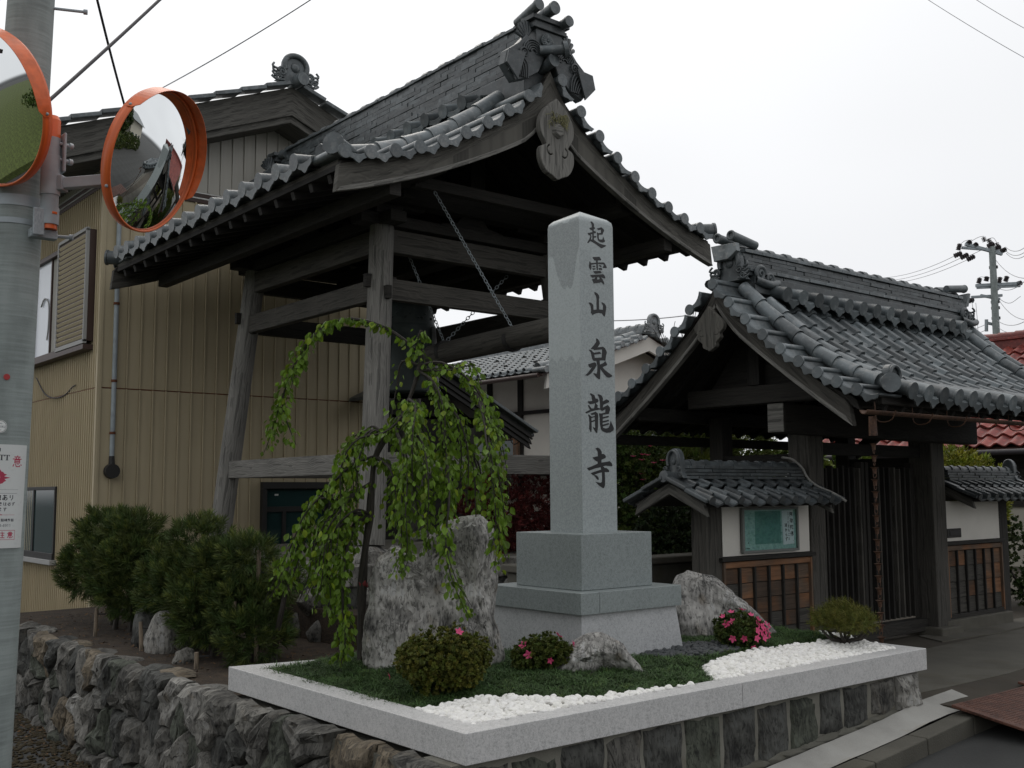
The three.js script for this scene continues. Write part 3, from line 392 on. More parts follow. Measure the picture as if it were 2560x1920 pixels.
{
  const k = 1.1573 / 2658 * 6.93, P = (L) => L.map(([a, b]) => [(a - 945) * k, (1440 - b) * k]);
  rockThing('standing_stone', 'large upright pale grey boulder behind the weeping tree', 4.12, -5.79, 0.39, P([[812, 1470], [800, 1430], [792, 1380], [799, 1310], [800, 1250], [815, 1200], [845, 1175], [880, 1185], [905, 1200], [930, 1150], [960, 1112], [1000, 1098], [1040, 1108], [1062, 1150], [1068, 1220], [1072, 1280], [1082, 1340], [1094, 1400], [1080, 1440], [1000, 1470], [900, 1490]]), 0.36, 5, { cy: 0.42, rough: 0.085, uv: 0.5 });
  const k2 = 1.1573 / 2658 * 7.2, P2 = (L) => L.map(([a, b]) => [(a - 1300) * k2, (1470 - b) * k2]);
  rockThing('garden_rock', 'low rounded grey rock in the grass before the pillar', 4.78, -4.92, 0.33, P2([[1190, 1440], [1200, 1415], [1212, 1392], [1240, 1383], [1265, 1374], [1300, 1369], [1340, 1384], [1362, 1408], [1385, 1436], [1408, 1448], [1395, 1470], [1300, 1490], [1200, 1480]]), 0.2, 9, { cy: 0.1, rough: 0.06, uv: 0.4, det: 18 });
  const k3 = 1.1573 / 2658 * 8.1, P3 = (L) => L.map(([a, b]) => [(a - 1560) * k3, (1390 - b) * k3]);
  rockThing('slanting_rock', 'pale rock sloping down to the right beside the roofed wall', 6.62, -5.5, 0.40, P3([[1430, 1410], [1450, 1290], [1465, 1250], [1490, 1238], [1530, 1246], [1580, 1278], [1625, 1312], [1665, 1350], [1698, 1388], [1690, 1415], [1560, 1430]]), 0.26, 14, { cy: 0.16, rough: 0.05, uv: 0.6, det: 18 });
  const rr = RNG(8); [[3.72, -9.55, 0.23, 0.3, 'dark grey squarish rock standing in the shrub bed', 3], [3.62, -9.15, 0.2, 0.27, 'pale grey rock in the shrub bed beside a darker one', 4], [3.5, -8.42, 0.11, 0.1, 'small round mossy stone on the edge of the shrub bed', 1]].forEach(([x, z, a, b, l, m]) => { const t = thing('bed_rock', l, 'rock', [x, 0.18, z]); mesh('rock_body', rockBlob(rr, a, b, a, 5, 0.25).translate(0, b * 0.4, 0), M.rockWall[m], t); });
}
// ---------------------------------------------------------------- foliage
function leafGeo(L, w, fold = 0.25, droop = 0.3) {   // a pointed leaf along +y from the origin, folded on its midrib
  const out = [[0, 0], [0.25, 0.8], [0.5, 1], [0.78, 0.62], [1, 0]], pos = [], P = (t, k) => [k * w * 0.5, t * L, -Math.abs(k) * w * fold * 0.5 - droop * L * t * t * 0.5];
  for (let i = 0; i < out.length - 1; i++) { const [t0, k0] = out[i], [t1, k1] = out[i + 1]; for (const s of [-1, 1]) { const a = P(t0, 0), b = P(t0, k0 * s), c = P(t1, k1 * s), d = P(t1, 0); const q = s > 0 ? [a, b, c, a, c, d] : [a, c, b, a, d, c]; for (const v of q) pos.push(...v); } }
  const g = new THREE.BufferGeometry(); g.setAttribute('position', new THREE.Float32BufferAttribute(pos, 3)); g.computeVertexNormals(); return g;
}
function sprig(n, L, w, spread, r, stem = 0.0) { const gs = []; for (let i = 0; i < n; i++) { const a = i * 2.4 + R(-0.3, 0.3, r), e = R(0.35, 1, r) * spread; gs.push(leafGeo(L * R(0.7, 1.1, r), w).rotateX(0).rotateZ(0).applyMatrix4(new THREE.Matrix4().makeRotationX(e)).applyMatrix4(new THREE.Matrix4().makeRotationY(a)).translate(0, stem * i / n, 0)); } return mergeGeometries(gs); }
function needles(n, L, w, spread, r) { const pos = []; for (let i = 0; i < n; i++) { const a = i * 2.4, e = R(0.25, 1, r) * spread, l = L * R(0.75, 1.1, r), d = V(Math.sin(e) * Math.cos(a), Math.cos(e), Math.sin(e) * Math.sin(a)), s = d.clone().cross(V(R(-1, 1, r), R(-1, 1, r), R(-1, 1, r))).normalize().multiplyScalar(w / 2), b = V(0, R(0, 0.05, r), 0); const A = b.clone().sub(s), B = b.clone().add(s), C = b.clone().addScaledVector(d, l * 0.7).add(s), D = b.clone().addScaledVector(d, l * 0.7).sub(s), E = b.clone().addScaledVector(d, l); for (const v of [A, B, C, A, C, D, D, C, E]) pos.push(v.x, v.y, v.z); } const g = new THREE.BufferGeometry(); g.setAttribute('position', new THREE.Float32BufferAttribute(pos, 3)); g.computeVertexNormals(); return g; }
const UP = V(0, 1, 0), qUp = (d) => new THREE.Quaternion().setFromUnitVectors(UP, d);
// clumps on and within a set of blobs, each pointing outwards
function crown(blobs, n, r, size = [0.8, 1.2], up = 0.5, inner = 0.55) {
  const L = [], C = []; let tot = 0; for (const b of blobs) tot += b[3] * b[4] + b[4] * b[5] + b[3] * b[5];
  for (const [x, y, z, a, b, c, dark = 1] of blobs) { const m = Math.round(n * (a * b + b * c + a * c) / tot); for (let i = 0; i < m; i++) {
    const d = V(r() - 0.5, r() - 0.5, r() - 0.5); if (d.lengthSq() > 0.25 || d.lengthSq() < 0.001) { i--; continue; } d.normalize(); const k = lerp(inner, 1, Math.pow(r(), 0.45)) * (1 + 0.22 * pn(d.x * 2.4 + x * 3, d.y * 2.4 + y, d.z * 2.4 + z * 3));
    const o = V(d.x / a, d.y / b, d.z / c).normalize(); o.y += up; o.x += R(-0.4, 0.4, r); o.z += R(-0.4, 0.4, r); o.normalize(); const s = R(size[0], size[1], r);
    L.push(new THREE.Matrix4().compose(V(x + d.x * a * k, y + d.y * b * k, z + d.z * c * k), qUp(o).multiply(new THREE.Quaternion().setFromAxisAngle(UP, r() * 6.28)), V(s, s, s)));
    const h = R(0.65, 1.3, r) * dark; C.push(rgb(h * R(0.85, 1.25, r), h, h * R(0.8, 1.1, r)));
  } }
  return [L, C];
}
const rp = RNG(41);
const SPR = { azalea: sprig(8, 0.026, 0.011, 1.25, rp), bush: sprig(7, 0.055, 0.024, 1.3, rp), pine: needles(20, 0.08, 0.005, 1.1, rp), pineSmall: needles(16, 0.03, 0.002, 1.2, rp), far: sprig(6, 0.14, 0.07, 1.4, rp), thin: sprig(8, 0.07, 0.014, 1.2, rp) };
function flowerGeo(s) { const gs = []; for (let i = 0; i < 5; i++) gs.push(leafGeo(s, s * 0.62, -0.2, -0.25).rotateX(1.05).rotateY(i * 1.2566)); return mergeGeometries(gs); }
const FL = flowerGeo(0.032), MF = M.leaf([0.72, 0.10, 0.24], 0.25), MFd = M.leaf([0.55, 0.06, 0.16], 0.25), MST = std({ color: rgb(0.5, 0.2, 0.25) });
function azalea(label, x, y, z, a, b, c, n, flowers, col, seed) {
  const r = RNG(seed), t = thing('azalea_bush', label, 'shrub', [x, y, z]), B = [];
  B.push([0, b * 0.95, 0, a * 0.82, b * 0.82, c * 0.82]); for (let i = 0; i < 9; i++) { const q = i * 0.7 + r(); B.push([Math.cos(q) * a * 0.55, b * R(0.65, 1.35, r), Math.sin(q) * c * 0.55, a * 0.42, b * 0.42, c * 0.42]); }
  const [L, C] = crown(B, n, r, [0.75, 1.2], 0.7, 0.6); inst('foliage', SPR.azalea, M.leaf(col, 0.25), L, t, C);
  const st = []; for (let i = 0; i < 12; i++) { const q = r() * 6.28; st.push(tube([V(0, -0.03, 0), V(Math.cos(q) * a * 0.3, b * 0.3, Math.sin(q) * c * 0.3), V(Math.cos(q) * a * 0.6, b * R(0.6, 1.2, r), Math.sin(q) * c * 0.6)], (k) => 0.007 * (1 - 0.6 * k), 6, 5)); } mesh('stems', join(st), M.bark, t);
  for (const [fx, fy, fz] of flowers) { const d = V(fx / a, (fy - b) / b, fz / c).normalize(), m = mesh('flower', FL, r() < 0.75 ? MF : MFd, t); m.position.set(fx, fy, fz); m.quaternion.copy(qUp(d.add(V(R(-0.3, 0.3, r), 0.1, R(-0.3, 0.3, r))).normalize())); const s = R(0.75, 1.15, r); m.scale.set(s, s, s); }
  return t;
}
// flowers given across (towards the right of the street corner), up and towards it
const cam = (u, y, w) => [u * 0.772 - w * 0.635, y, u * 0.635 + w * 0.772];
azalea('olive green clipped azalea bush with two pink flowers, before the boulder', 3.67, 0.36, -5.1, 0.31, 0.235, 0.28, 2900, [[0.1, 0.40, 0.06], [-0.29, 0.16, 0.05]].map((f) => cam(f[0], f[1], f[2] + 0.06)), [0.10, 0.115, 0.02], 61);
azalea('small azalea bush with five pink flowers, left of the low rock', 4.47, 0.40, -5.14, 0.215, 0.15, 0.19, 1500, [[-0.12, 0.205, 0.1], [-0.09, 0.155, 0.15], [0.04, 0.125, 0.17], [0.055, 0.03, 0.16], [0.10, 0.25, 0.0], [0.19, 0.2, 0.02]].map((f) => cam(...f)), [0.075, 0.10, 0.02], 67);
azalea('azalea bush covered in pink flowers at the foot of the slanting rock', 6.2, 0.39, -4.98, 0.215, 0.165, 0.19, 1500, [[-0.13, 0.27, 0.1], [-0.11, 0.22, 0.13], [-0.07, 0.24, 0.14], [-0.07, 0.3, 0.1], [0.02, 0.31, 0.06], [-0.08, 0.13, 0.19], [0.06, 0.065, 0.18], [0.11, 0.22, 0.12], [0.14, 0.2, 0.13], [0.16, 0.17, 0.13], [0.13, 0.16, 0.15], [0.17, 0.22, 0.1], [0.19, 0.14, 0.1], [0.1, 0.18, 0.16], [0.15, 0.13, 0.15], [0.18, 0.18, 0.12], [0.12, 0.25, 0.1], [0.17, 0.04, 0.12], [0.09, 0.13, 0.17], [0.2, 0.2, 0.06], [0.0, 0.13, 0.19], [0.07, 0.28, 0.1]].map((f) => cam(...f)), [0.065, 0.095, 0.022], 71);
{ // dwarf tree at the right end of the planter
  const r = RNG(91), t = thing('dwarf_pine', 'small olive dwarf tree with spreading layered top at the planter end', 'shrub', [6.98, 0.38, -4.62]), tr = [];
  for (const [x, y, z] of [[0, 0.14, 0], [-0.16, 0.13, 0.06], [0.17, 0.12, -0.05], [0.08, 0.11, 0.14], [-0.07, 0.12, -0.13], [0.2, 0.09, 0.1], [-0.22, 0.1, -0.04]]) tr.push(tube([V(0, -0.03, 0), V(x * 0.15, 0.06, z * 0.15), V(x * 0.6, y * 0.8, z * 0.6), V(x, y + 0.05, z)], (k) => 0.016 * (1 - 0.75 * k) + 0.003, 8, 6)); mesh('trunk', join(tr), M.bark, t);
  const B = []; for (let i = 0; i < 16; i++) { const q = i * 2.4, d = 0.18 * Math.sqrt(i / 16); B.push([Math.cos(q) * d, 0.27 - d * 0.45 + R(-0.025, 0.03, r), Math.sin(q) * d, 0.085, 0.05, 0.085]); } const [L, C] = crown(B, 1500, r, [0.8, 1.2], 0.9, 0.4); inst('foliage', SPR.pineSmall, M.leaf([0.11, 0.12, 0.022], 0.2), L, t, C);
}
{ // hedge of pines in the left bed
  const mk = (label, x, z, B, n, trunks, seed) => { const r = RNG(seed), t = thing('pine_shrub', label, 'shrub', [x, 0.2, z]); const [L, C] = crown(B, n, r, [0.8, 1.25], 0.55, 0.45); inst('foliage', SPR.pine, M.leaf([0.06, 0.092, 0.026], 0.15), L, t, C); for (const [a, b, c, d] of trunks) mesh('trunk', tube([V(a, -0.1, b), V(a + 0.03, 0.25, b), V((a + c) / 2, 0.5, (b + d) / 2 + 0.03), V(c, 0.8, d)], (k) => 0.03 * (1 - 0.5 * k), 10, 7), M.bark, t);
    const LT = L.filter((_, i) => i % 4 === 0).map((m) => m.clone().multiply(new THREE.Matrix4().makeTranslation(0, 0.035, 0).scale(V(0.6, 0.8, 0.6)))); inst('shoots', SPR.pine, M.leaf([0.15, 0.18, 0.04], 0.2), LT, t); };
  mk('tall dense dark pine shrub at the left end of the shrub bed', 3.85, -10.9, [[0, 0.64, 0.1, 0.34, 0.36, 0.6], [0, 0.96, 0.3, 0.26, 0.2, 0.34], [0, 0.95, -0.45, 0.26, 0.2, 0.36], [-0.05, 0.58, -0.75, 0.28, 0.28, 0.36], [-0.05, 0.44, 0.4, 0.28, 0.24, 0.34], [-0.1, 0.72, 0.5, 0.22, 0.22, 0.26]], 2300, [[0, 0.3, 0, 0.2], [-0.05, 0, 0, -0.3], [0.05, -0.4, 0, -0.6], [-0.02, 0.6, 0, 0.5]], 101);
  mk('broad dark pine shrub in the middle of the shrub bed', 3.85, -8.95, [[0, 0.56, 0, 0.33, 0.34, 0.5], [0, 0.92, -0.02, 0.24, 0.18, 0.26], [-0.05, 0.4, 0.36, 0.3, 0.28, 0.36], [0, 0.4, -0.6, 0.28, 0.28, 0.32], [0.05, 0.74, 0.4, 0.24, 0.2, 0.26], [-0.1, 0.62, -0.4, 0.24, 0.2, 0.26]], 2100, [[0, 0.1, 0, 0], [-0.05, 0.4, 0, 0.45], [0.03, -0.4, 0, -0.5]], 102);
  mk('loose pine shrub with open top beside the pale kerb', 3.9, -8.0, [[0, 0.84, -0.12, 0.2, 0.13, 0.24], [0, 0.42, -0.1, 0.26, 0.26, 0.3], [-0.05, 0.24, 0.12, 0.24, 0.2, 0.24], [0.12, 0.66, 0.3, 0.1, 0.09, 0.13], [0, 0.58, -0.3, 0.24, 0.2, 0.22]], 1000, [[0, 0, 0.02, 0.05], [0.02, 0.3, 0.1, 0.4]], 103);
  for (const [x, z, h, l, lean] of [[3.9, -7.95, 0.95, 'pale wooden stake standing tall in the shrub bed near the kerb', 0.02], [3.74, -8.0, 0.55, 'short wooden stake left of the taller stake in the shrub bed', -0.02], [3.9, -10.2, 0.9, 'wooden stake between the two large pine shrubs', 0.03], [3.48, -9.28, 0.3, 'pale short stake before the rocks in the shrub bed', -0.04], [3.45, -8.05, 0.18, 'stub of a stake at the front edge of the shrub bed', 0], [3.5, -10.55, 0.32, 'thin grey stake under the left pine shrub', 0.03]]) { const t = thing('garden_stake', l, 'stake', [x, 0.15, z]); mesh('stake', cyl(V(0, 0, 0), V(0, h, lean), 0.018, 0.017, 9), M.stake, t); mesh('tie', cyl(V(0, h * 0.82, lean * 0.8), V(0.09, h * 0.8, 0.02), 0.006, 0.006, 6), M.iron, t); }
}
{ // fallen needles and leaves along the wall foot and in the bed
  const r = RNG(55), L = [], C = []; for (let i = 0; i < 1500; i++) { const w = r() < 0.5, z = R(-12.5, w ? -5 : -7, r), x = w ? 3.0 - 0.3 * Math.pow(r(), 2) : R(3.3, 4.6, r); L.push(TRS(x, w ? roadY(x, z) + 0.008 : 0.225 + 0.02 * pn(x * 3, 0, z * 3), z, R(-0.3, 0.3, r), r() * 6, R(-0.3, 0.3, r), R(0.25, 0.7, r))); const k = R(0.5, 1.5, r); C.push(rgb(k, k * 0.8, k * 0.5)); }
  tag(inst('leaf_litter', leafGeo(0.06, 0.03).rotateX(1.45), std({ color: rgb(0.09, 0.062, 0.04), side: THREE.DoubleSide }), L, null, C), 'brown fallen leaves and needles along the foot of the stone wall', 'leaf litter');
  const m = []; for (let i = 0; i < 3200; i++) { const z = R(-13, -4.5, r), x = 3.0 - Math.pow(r(), 1.8) * 0.5 * (0.6 + 0.8 * Math.abs(pn(z * 1.1, 3, 1))); m.push(TRS(x, roadY(x, z) + 0.005, z, R(-0.2, 0.2, r), r() * 6, 0, R(0.008, 0.03, r), R(0.004, 0.012, r), R(0.008, 0.03, r))); }
  tag(inst('moss', new THREE.IcosahedronGeometry(1, 1), M.soilMoss ?? std({ map: T.soil, color: rgb(0.045, 0.04, 0.02), roughness: 1 }), m), 'brown moss and grit along the edge of the asphalt street', 'moss');
}
// ---------------------------------------------------------------- weeping tree
// a point at a pixel of the 2212-pixel-wide photograph and a distance along the view: how measured places become metres
const FPX = 2658.2 / 1.15732, E4 = camera.matrix.compose(camera.position, camera.quaternion, V(1, 1, 1)).elements;
const at = (x, y, d) => { const a = (x - 1106) / FPX * d, b = -(y - 829.5) / FPX * d; return V(E4[0] * a + E4[4] * b - E4[8] * d, 1.55 + E4[1] * a + E4[5] * b - E4[9] * d, E4[2] * a + E4[6] * b - E4[10] * d); };
{
  const r = RNG(131), t = thing('weeping_tree', 'young weeping tree with arching shoots of bright green leaves', 'tree', [3.8, 0.38, -6.1]), O = t.position, D0 = 7.05;
  const loc = (x, y, d) => at(x, y, d).sub(O);
  const trunk = [[785, 1462], [781, 1330], [784, 1240], [790, 1180], [799, 1115], [803, 1050], [812, 985], [848, 922], [884, 862], [904, 800], [912, 748], [911, 722]].map(([x, y]) => loc(x, y, D0));
  mesh('trunk', tube(trunk, (k) => 0.03 * Math.pow(1 - k, 0.7) + 0.005 + 0.004 * Math.sin(k * 30), 50, 9, 0.6), M.bark, t);
  mesh('trunk_tie', cyl(loc(778, 1262, D0).add(V(0, 0, 0.0)), loc(792, 1258, D0), 0.032, 0.032, 12), std({ color: rgb(0.2, 0.03, 0.03) }), t);
  // [polyline, leaf density, how many companions, how far their depth strays]
  const S = [
    [[[908, 765], [860, 725], [800, 697], [740, 690], [690, 714], [650, 762], [622, 822], [605, 872], [588, 930], [570, 978]], 1.5, 1, 0.05], [[[690, 714], [665, 745], [640, 800], [628, 840]], 1, 0, 0.05], [[[612, 850], [612, 885], [625, 925], [640, 962]], 1.3, 0, 0.05],
    [[[906, 790], [948, 782], [990, 802], [1022, 832], [1052, 882], [1074, 940], [1082, 1000], [1084, 1060]], 1, 2, 0.35], [[[1020, 832], [1048, 900], [1060, 980], [1072, 1060], [1078, 1150], [1066, 1235]], 1, 3, 0.2, 6.6],
    [[[905, 800], [936, 832], [952, 900], [956, 980], [960, 1060]], 1, 2, 0.4], [[[952, 900], [962, 1000], [968, 1100], [962, 1190], [985, 1275], [1014, 1335]], 1.2, 2, 0.1, 6.35], [[[930, 840], [985, 892], [1004, 950], [1010, 1010], [1005, 1085]], 1, 3, 0.35],
    [[[885, 862], [868, 902], [830, 932], [780, 942], [748, 972], [736, 1020], [738, 1092], [730, 1185]], 1, 3, 0.35], [[[812, 985], [762, 1002], [702, 1062], [662, 1112], [641, 1172], [612, 1232], [582, 1292]], 1.2, 2, 0.2],
    [[[803, 1042], [742, 1082], [692, 1152], [682, 1232], [662, 1290]], 1, 4, 0.3], [[[800, 1112], [770, 1132], [746, 1202], [741, 1292], [746, 1370], [736, 1432]], 1.2, 4, 0.2, 6.9], [[[850, 920], [870, 962], [880, 1032], [876, 1112], [880, 1182], [866, 1240]], 1, 3, 0.12, 6.4],
    [[[862, 900], [902, 932], [922, 1002], [926, 1072], [924, 1150], [932, 1185]], 1, 3, 0.12, 6.4], [[[812, 985], [842, 1012], [847, 1072], [841, 1140]], 1, 3, 0.3], [[[905, 790], [870, 780], [858, 830], [846, 900], [840, 960]], 0.5, 0, 0.2],
    [[[911, 735], [918, 722], [912, 760], [920, 800]], 1.6, 1, 0.05], [[[905, 800], [968, 800], [1022, 792], [1040, 830]], 0.8, 1, 0.2], [[[800, 1110], [760, 1110], [712, 1160], [705, 1240], [690, 1300]], 1, 3, 0.3], [[[830, 940], [800, 930], [770, 980], [762, 1060], [755, 1110]], 1, 3, 0.3],
    [[[742, 1082], [690, 1080], [662, 1150], [640, 1220], [612, 1285]], 1, 2, 0.2], [[[1005, 950], [1030, 1010], [1034, 1080], [1040, 1160]], 0.9, 2, 0.25], [[[884, 862], [900, 880], [890, 950], [896, 1040], [905, 1120]], 0.9, 3, 0.2, 6.6],
    [[[770, 1132], [720, 1200], [712, 1290], [722, 1350]], 1, 2, 0.25], [[[1060, 1060], [1075, 1120], [1085, 1180], [1096, 1215]], 0.8, 1, 0.15],
  ];
  const tw = [], L = [], C = [], pos = V(), dir = V();
  for (const [pl, dens, extra, spread, D1 = D0] of S) for (let k = 0; k <= extra; k++) {
    const jx = k ? R(-18, 18, r) : 0, jy = k ? R(-25, 25, r) : 0, d1 = D1 + (k ? R(-spread, spread, r) : R(-spread, spread, r) * 0.6), len = k ? R(0.75, 1.05, r) : 1, m = pl.length;
    const pts = pl.map(([x, y], i) => { const q = i / (m - 1), e = Math.pow(q, 0.7); return loc(x + jx * e + R(-3, 3, r) * (k ? 1 : 0), y + jy * e, lerp(D0, d1, Math.min(1, q * 2.2))); });
    const c = new THREE.CatmullRomCurve3(pts), cl = c.getLength() * len;
    tw.push(tube(pts, (q) => 0.0075 * (1 - q) + 0.0018, 22, 5, 0.6));
    const n = Math.round(cl / 0.0125 * dens);
    for (let i = 0; i < n; i++) {
      const q = Math.min(0.999, (i + r()) / n * len); if (q < 0.16 && m > 4 && r() < 0.7) continue; c.getPointAt(q, pos); c.getTangentAt(q, dir);
      const side = V(R(-1, 1, r), 0, R(-1, 1, r)).normalize(), dn = V(0, -1, 0).addScaledVector(side, R(0.15, 0.95, r)).addScaledVector(dir, 0.25).normalize();
      const s = R(0.5, 1.3, r) * (q > 0.93 ? 0.75 : 1);
      L.push(new THREE.Matrix4().compose(pos.clone().addScaledVector(side, R(0.004, 0.06, r)), qUp(dn).multiply(new THREE.Quaternion().setFromAxisAngle(UP, r() * 6.28)), V(s, s, s)));
      const young = r() < 0.13, h = R(0.45, 1.2, r); C.push(young ? rgb(h * 1.55, h * 1.25, h * 0.9) : rgb(h, h, h));
    }
  }
  mesh('branches', join(tw), M.bark, t);
  const LG = leafGeo(0.046, 0.034, 0.4, 0.35), LM = M.leaf([0.165, 0.285, 0.026], 0.45, 0.5), LM2 = M.leaf([0.25, 0.35, 0.035], 0.45, 0.5);
  // leaves that stand clear of the rest are meshes of their own, the mass behind them one part
  const own = new Set(); for (let i = 0; i < L.length && own.size < 260; i += 17) own.add(i);
  own.forEach((i) => { const m = mesh('leaf', LG, C[i].r > 1.3 ? LM2 : LM, t); L[i].decompose(m.position, m.quaternion, m.scale); });
  inst('foliage', LG, LM, L.filter((_, i) => !own.has(i)), t, C.filter((_, i) => !own.has(i)));
}
// ---------------------------------------------------------------- garden and trees behind
function bush(name, label, cat, x, y, z, B, n, spr, col, seed, trunkH = 0.6, o = {}) { const r = RNG(seed), t = thing(name, label, cat, [x, y, z]); const [L, C] = crown(B, n, r, o.size ?? [0.8, 1.3], 0.5, o.inner ?? 0.5); inst(o.part ?? 'foliage', spr, M.leaf(col, 0.25), L, t, C); const tr = []; for (let i = 0; i < 5; i++) { const b = B[i % B.length]; tr.push(tube([V(R(-0.06, 0.06, r), -0.2, R(-0.06, 0.06, r)), V(b[0] * 0.3, trunkH * 0.5, b[2] * 0.3), V(b[0] * 0.8, b[1], b[2] * 0.8)], (k) => 0.03 * (1 - 0.7 * k), 8, 6)); } mesh('trunk', join(tr), M.bark, t); return [t, r]; }
bush('maple_shrub', 'dark red leaved maple shrub left of the stone pillar', 'shrub', 8.1, 0.6, -9.75, [[0, 0.85, 0, 0.75, 0.5, 0.6], [-0.5, 0.6, 0.1, 0.5, 0.45, 0.5], [0.5, 0.6, -0.2, 0.55, 0.5, 0.5], [0, 0.35, 0.25, 0.7, 0.35, 0.5]], 2200, SPR.thin, [0.10, 0.022, 0.02], 201);
{ const [t, r] = bush('garden_bush', 'mixed green garden bush with a few pink flowers right of the pillar', 'shrub', 9.3, 0.6, -8.95, [[0, 0.75, 0, 0.65, 0.75, 0.5], [-0.4, 0.4, 0.2, 0.45, 0.5, 0.4], [0.35, 0.35, 0.2, 0.5, 0.5, 0.45], [0.1, 1.3, -0.1, 0.5, 0.45, 0.4], [-0.2, 1.5, -0.2, 0.5, 0.4, 0.4]], 2700, SPR.bush, [0.07, 0.11, 0.025], 202); for (let i = 0; i < 14; i++) { const m = mesh('flower', FL, MF, t); m.position.set(R(-0.55, -0.1, r), R(1.0, 1.6, r), R(0.35, 0.6, r)); m.scale.setScalar(1.3); } }
bush('garden_pine', 'garden pine with feathery yellow green shoots behind the pillar and gate', 'tree', 10.3, 0.5, -9.3, [[0, 1.2, 0, 0.6, 0.35, 0.6], [0.6, 1.6, 0, 0.5, 0.35, 0.5], [-0.4, 0.75, 0.3, 0.5, 0.28, 0.5], [0.3, 0.6, 0.3, 0.6, 0.3, 0.5], [-0.2, 1.75, -0.2, 0.45, 0.3, 0.45], [1.1, 1.0, -0.1, 0.6, 0.4, 0.5], [1.5, 1.6, -0.2, 0.6, 0.4, 0.5]], 3200, SPR.pine, [0.085, 0.115, 0.022], 203, 1.2, { size: [1.1, 1.7] });
bush('camellia_bush', 'dark glossy evergreen bush behind the end of the roofed wall', 'shrub', 8.9, 0.4, -7.9, [[0, 0.55, 0, 0.7, 0.5, 0.4], [0.5, 0.4, 0.1, 0.5, 0.4, 0.4], [-0.5, 0.35, 0.1, 0.45, 0.4, 0.35]], 1700, SPR.bush, [0.025, 0.042, 0.014], 204);
bush('garden_tree', 'bright green broadleaf tree seen through the gate bars', 'tree', 13.2, 0, -10.2, [[0, 1.1, 0, 1.2, 0.9, 0.9], [-1, 1.6, 0, 0.9, 0.7, 0.8], [1, 1.6, 0, 0.9, 0.7, 0.8], [0.2, 0.5, 0.4, 1.4, 0.5, 0.8], [2.2, 1.2, 0.2, 1.0, 0.9, 0.8], [-2.2, 1.3, -0.2, 1.0, 0.9, 0.8]], 2600, SPR.far, [0.11, 0.155, 0.025], 205);
bush('golden_conifer', 'yellow green feathery conifer above the wall right of the gate', 'shrub', 14.35, 0.0, -7.75, [[0, 1.75, 0, 0.5, 0.42, 0.45], [0.55, 1.65, 0.1, 0.45, 0.4, 0.4], [-0.35, 1.55, 0.1, 0.4, 0.35, 0.35], [0.2, 1.2, 0.1, 0.75, 0.5, 0.5], [0.9, 1.3, 0, 0.45, 0.4, 0.4]], 2600, SPR.thin, [0.20, 0.23, 0.025], 206, 1.2, { size: [1.1, 1.6] });
bush('dark_hedge', 'dark green hedge beyond the right end of the roofed wall', 'hedge', 14.4, 0.0, -6.6, [[0, 0.6, 0, 0.9, 0.6, 0.5], [1.4, 0.7, 0, 0.9, 0.7, 0.5], [-0.6, 0.9, -0.5, 0.8, 0.5, 0.5]], 1500, SPR.bush, [0.035, 0.055, 0.015], 207);
{ const r = RNG(208), t = thing('bare_twig_shrub', 'leggy shrub with bare upright twigs against the sky by the gate roof', 'shrub', [10.5, 0.5, -9.35]), g = []; for (let i = 0; i < 26; i++) { const x = R(-0.45, 0.5, r), h = R(2.75, 3.35, r) + x * 0.75; g.push(tube([V(x * 0.3, -0.2, 0), V(x * 0.7, 1.5, R(-0.2, 0.2, r)), V(x + R(-0.06, 0.06, r), h * 0.8, R(-0.2, 0.2, r)), V(x + R(-0.12, 0.12, r), h, R(-0.2, 0.2, r))], (k) => 0.012 * (1 - 0.75 * k) + 0.001, 12, 5)); } mesh('twigs', join(g), M.bark, t); const [L, C] = crown([[0.32, 2.72, 0, 0.22, 0.24, 0.25], [0.0, 2.25, 0, 0.3, 0.25, 0.3], [-0.2, 2.0, 0, 0.25, 0.2, 0.25], [0.5, 3.0, 0, 0.2, 0.2, 0.2]], 420, r, [0.7, 1], 0.7, 0.3); inst('foliage', SPR.thin, M.leaf([0.19, 0.24, 0.05], 0.35), L, t, C); }
// ---------------------------------------------------------------- tiled roofs
const pick = (a, r = rnd) => a[Math.floor(r() * a.length)];
// a roof's frame: point o on the ridge line at the start, a along the ridge, f outward from it
function frame(o, a, f) { return { o, a, f, at: (s, d, y) => V(o.x + a.x * s + f.x * d, y, o.z + a.z * s + f.z * d) }; }
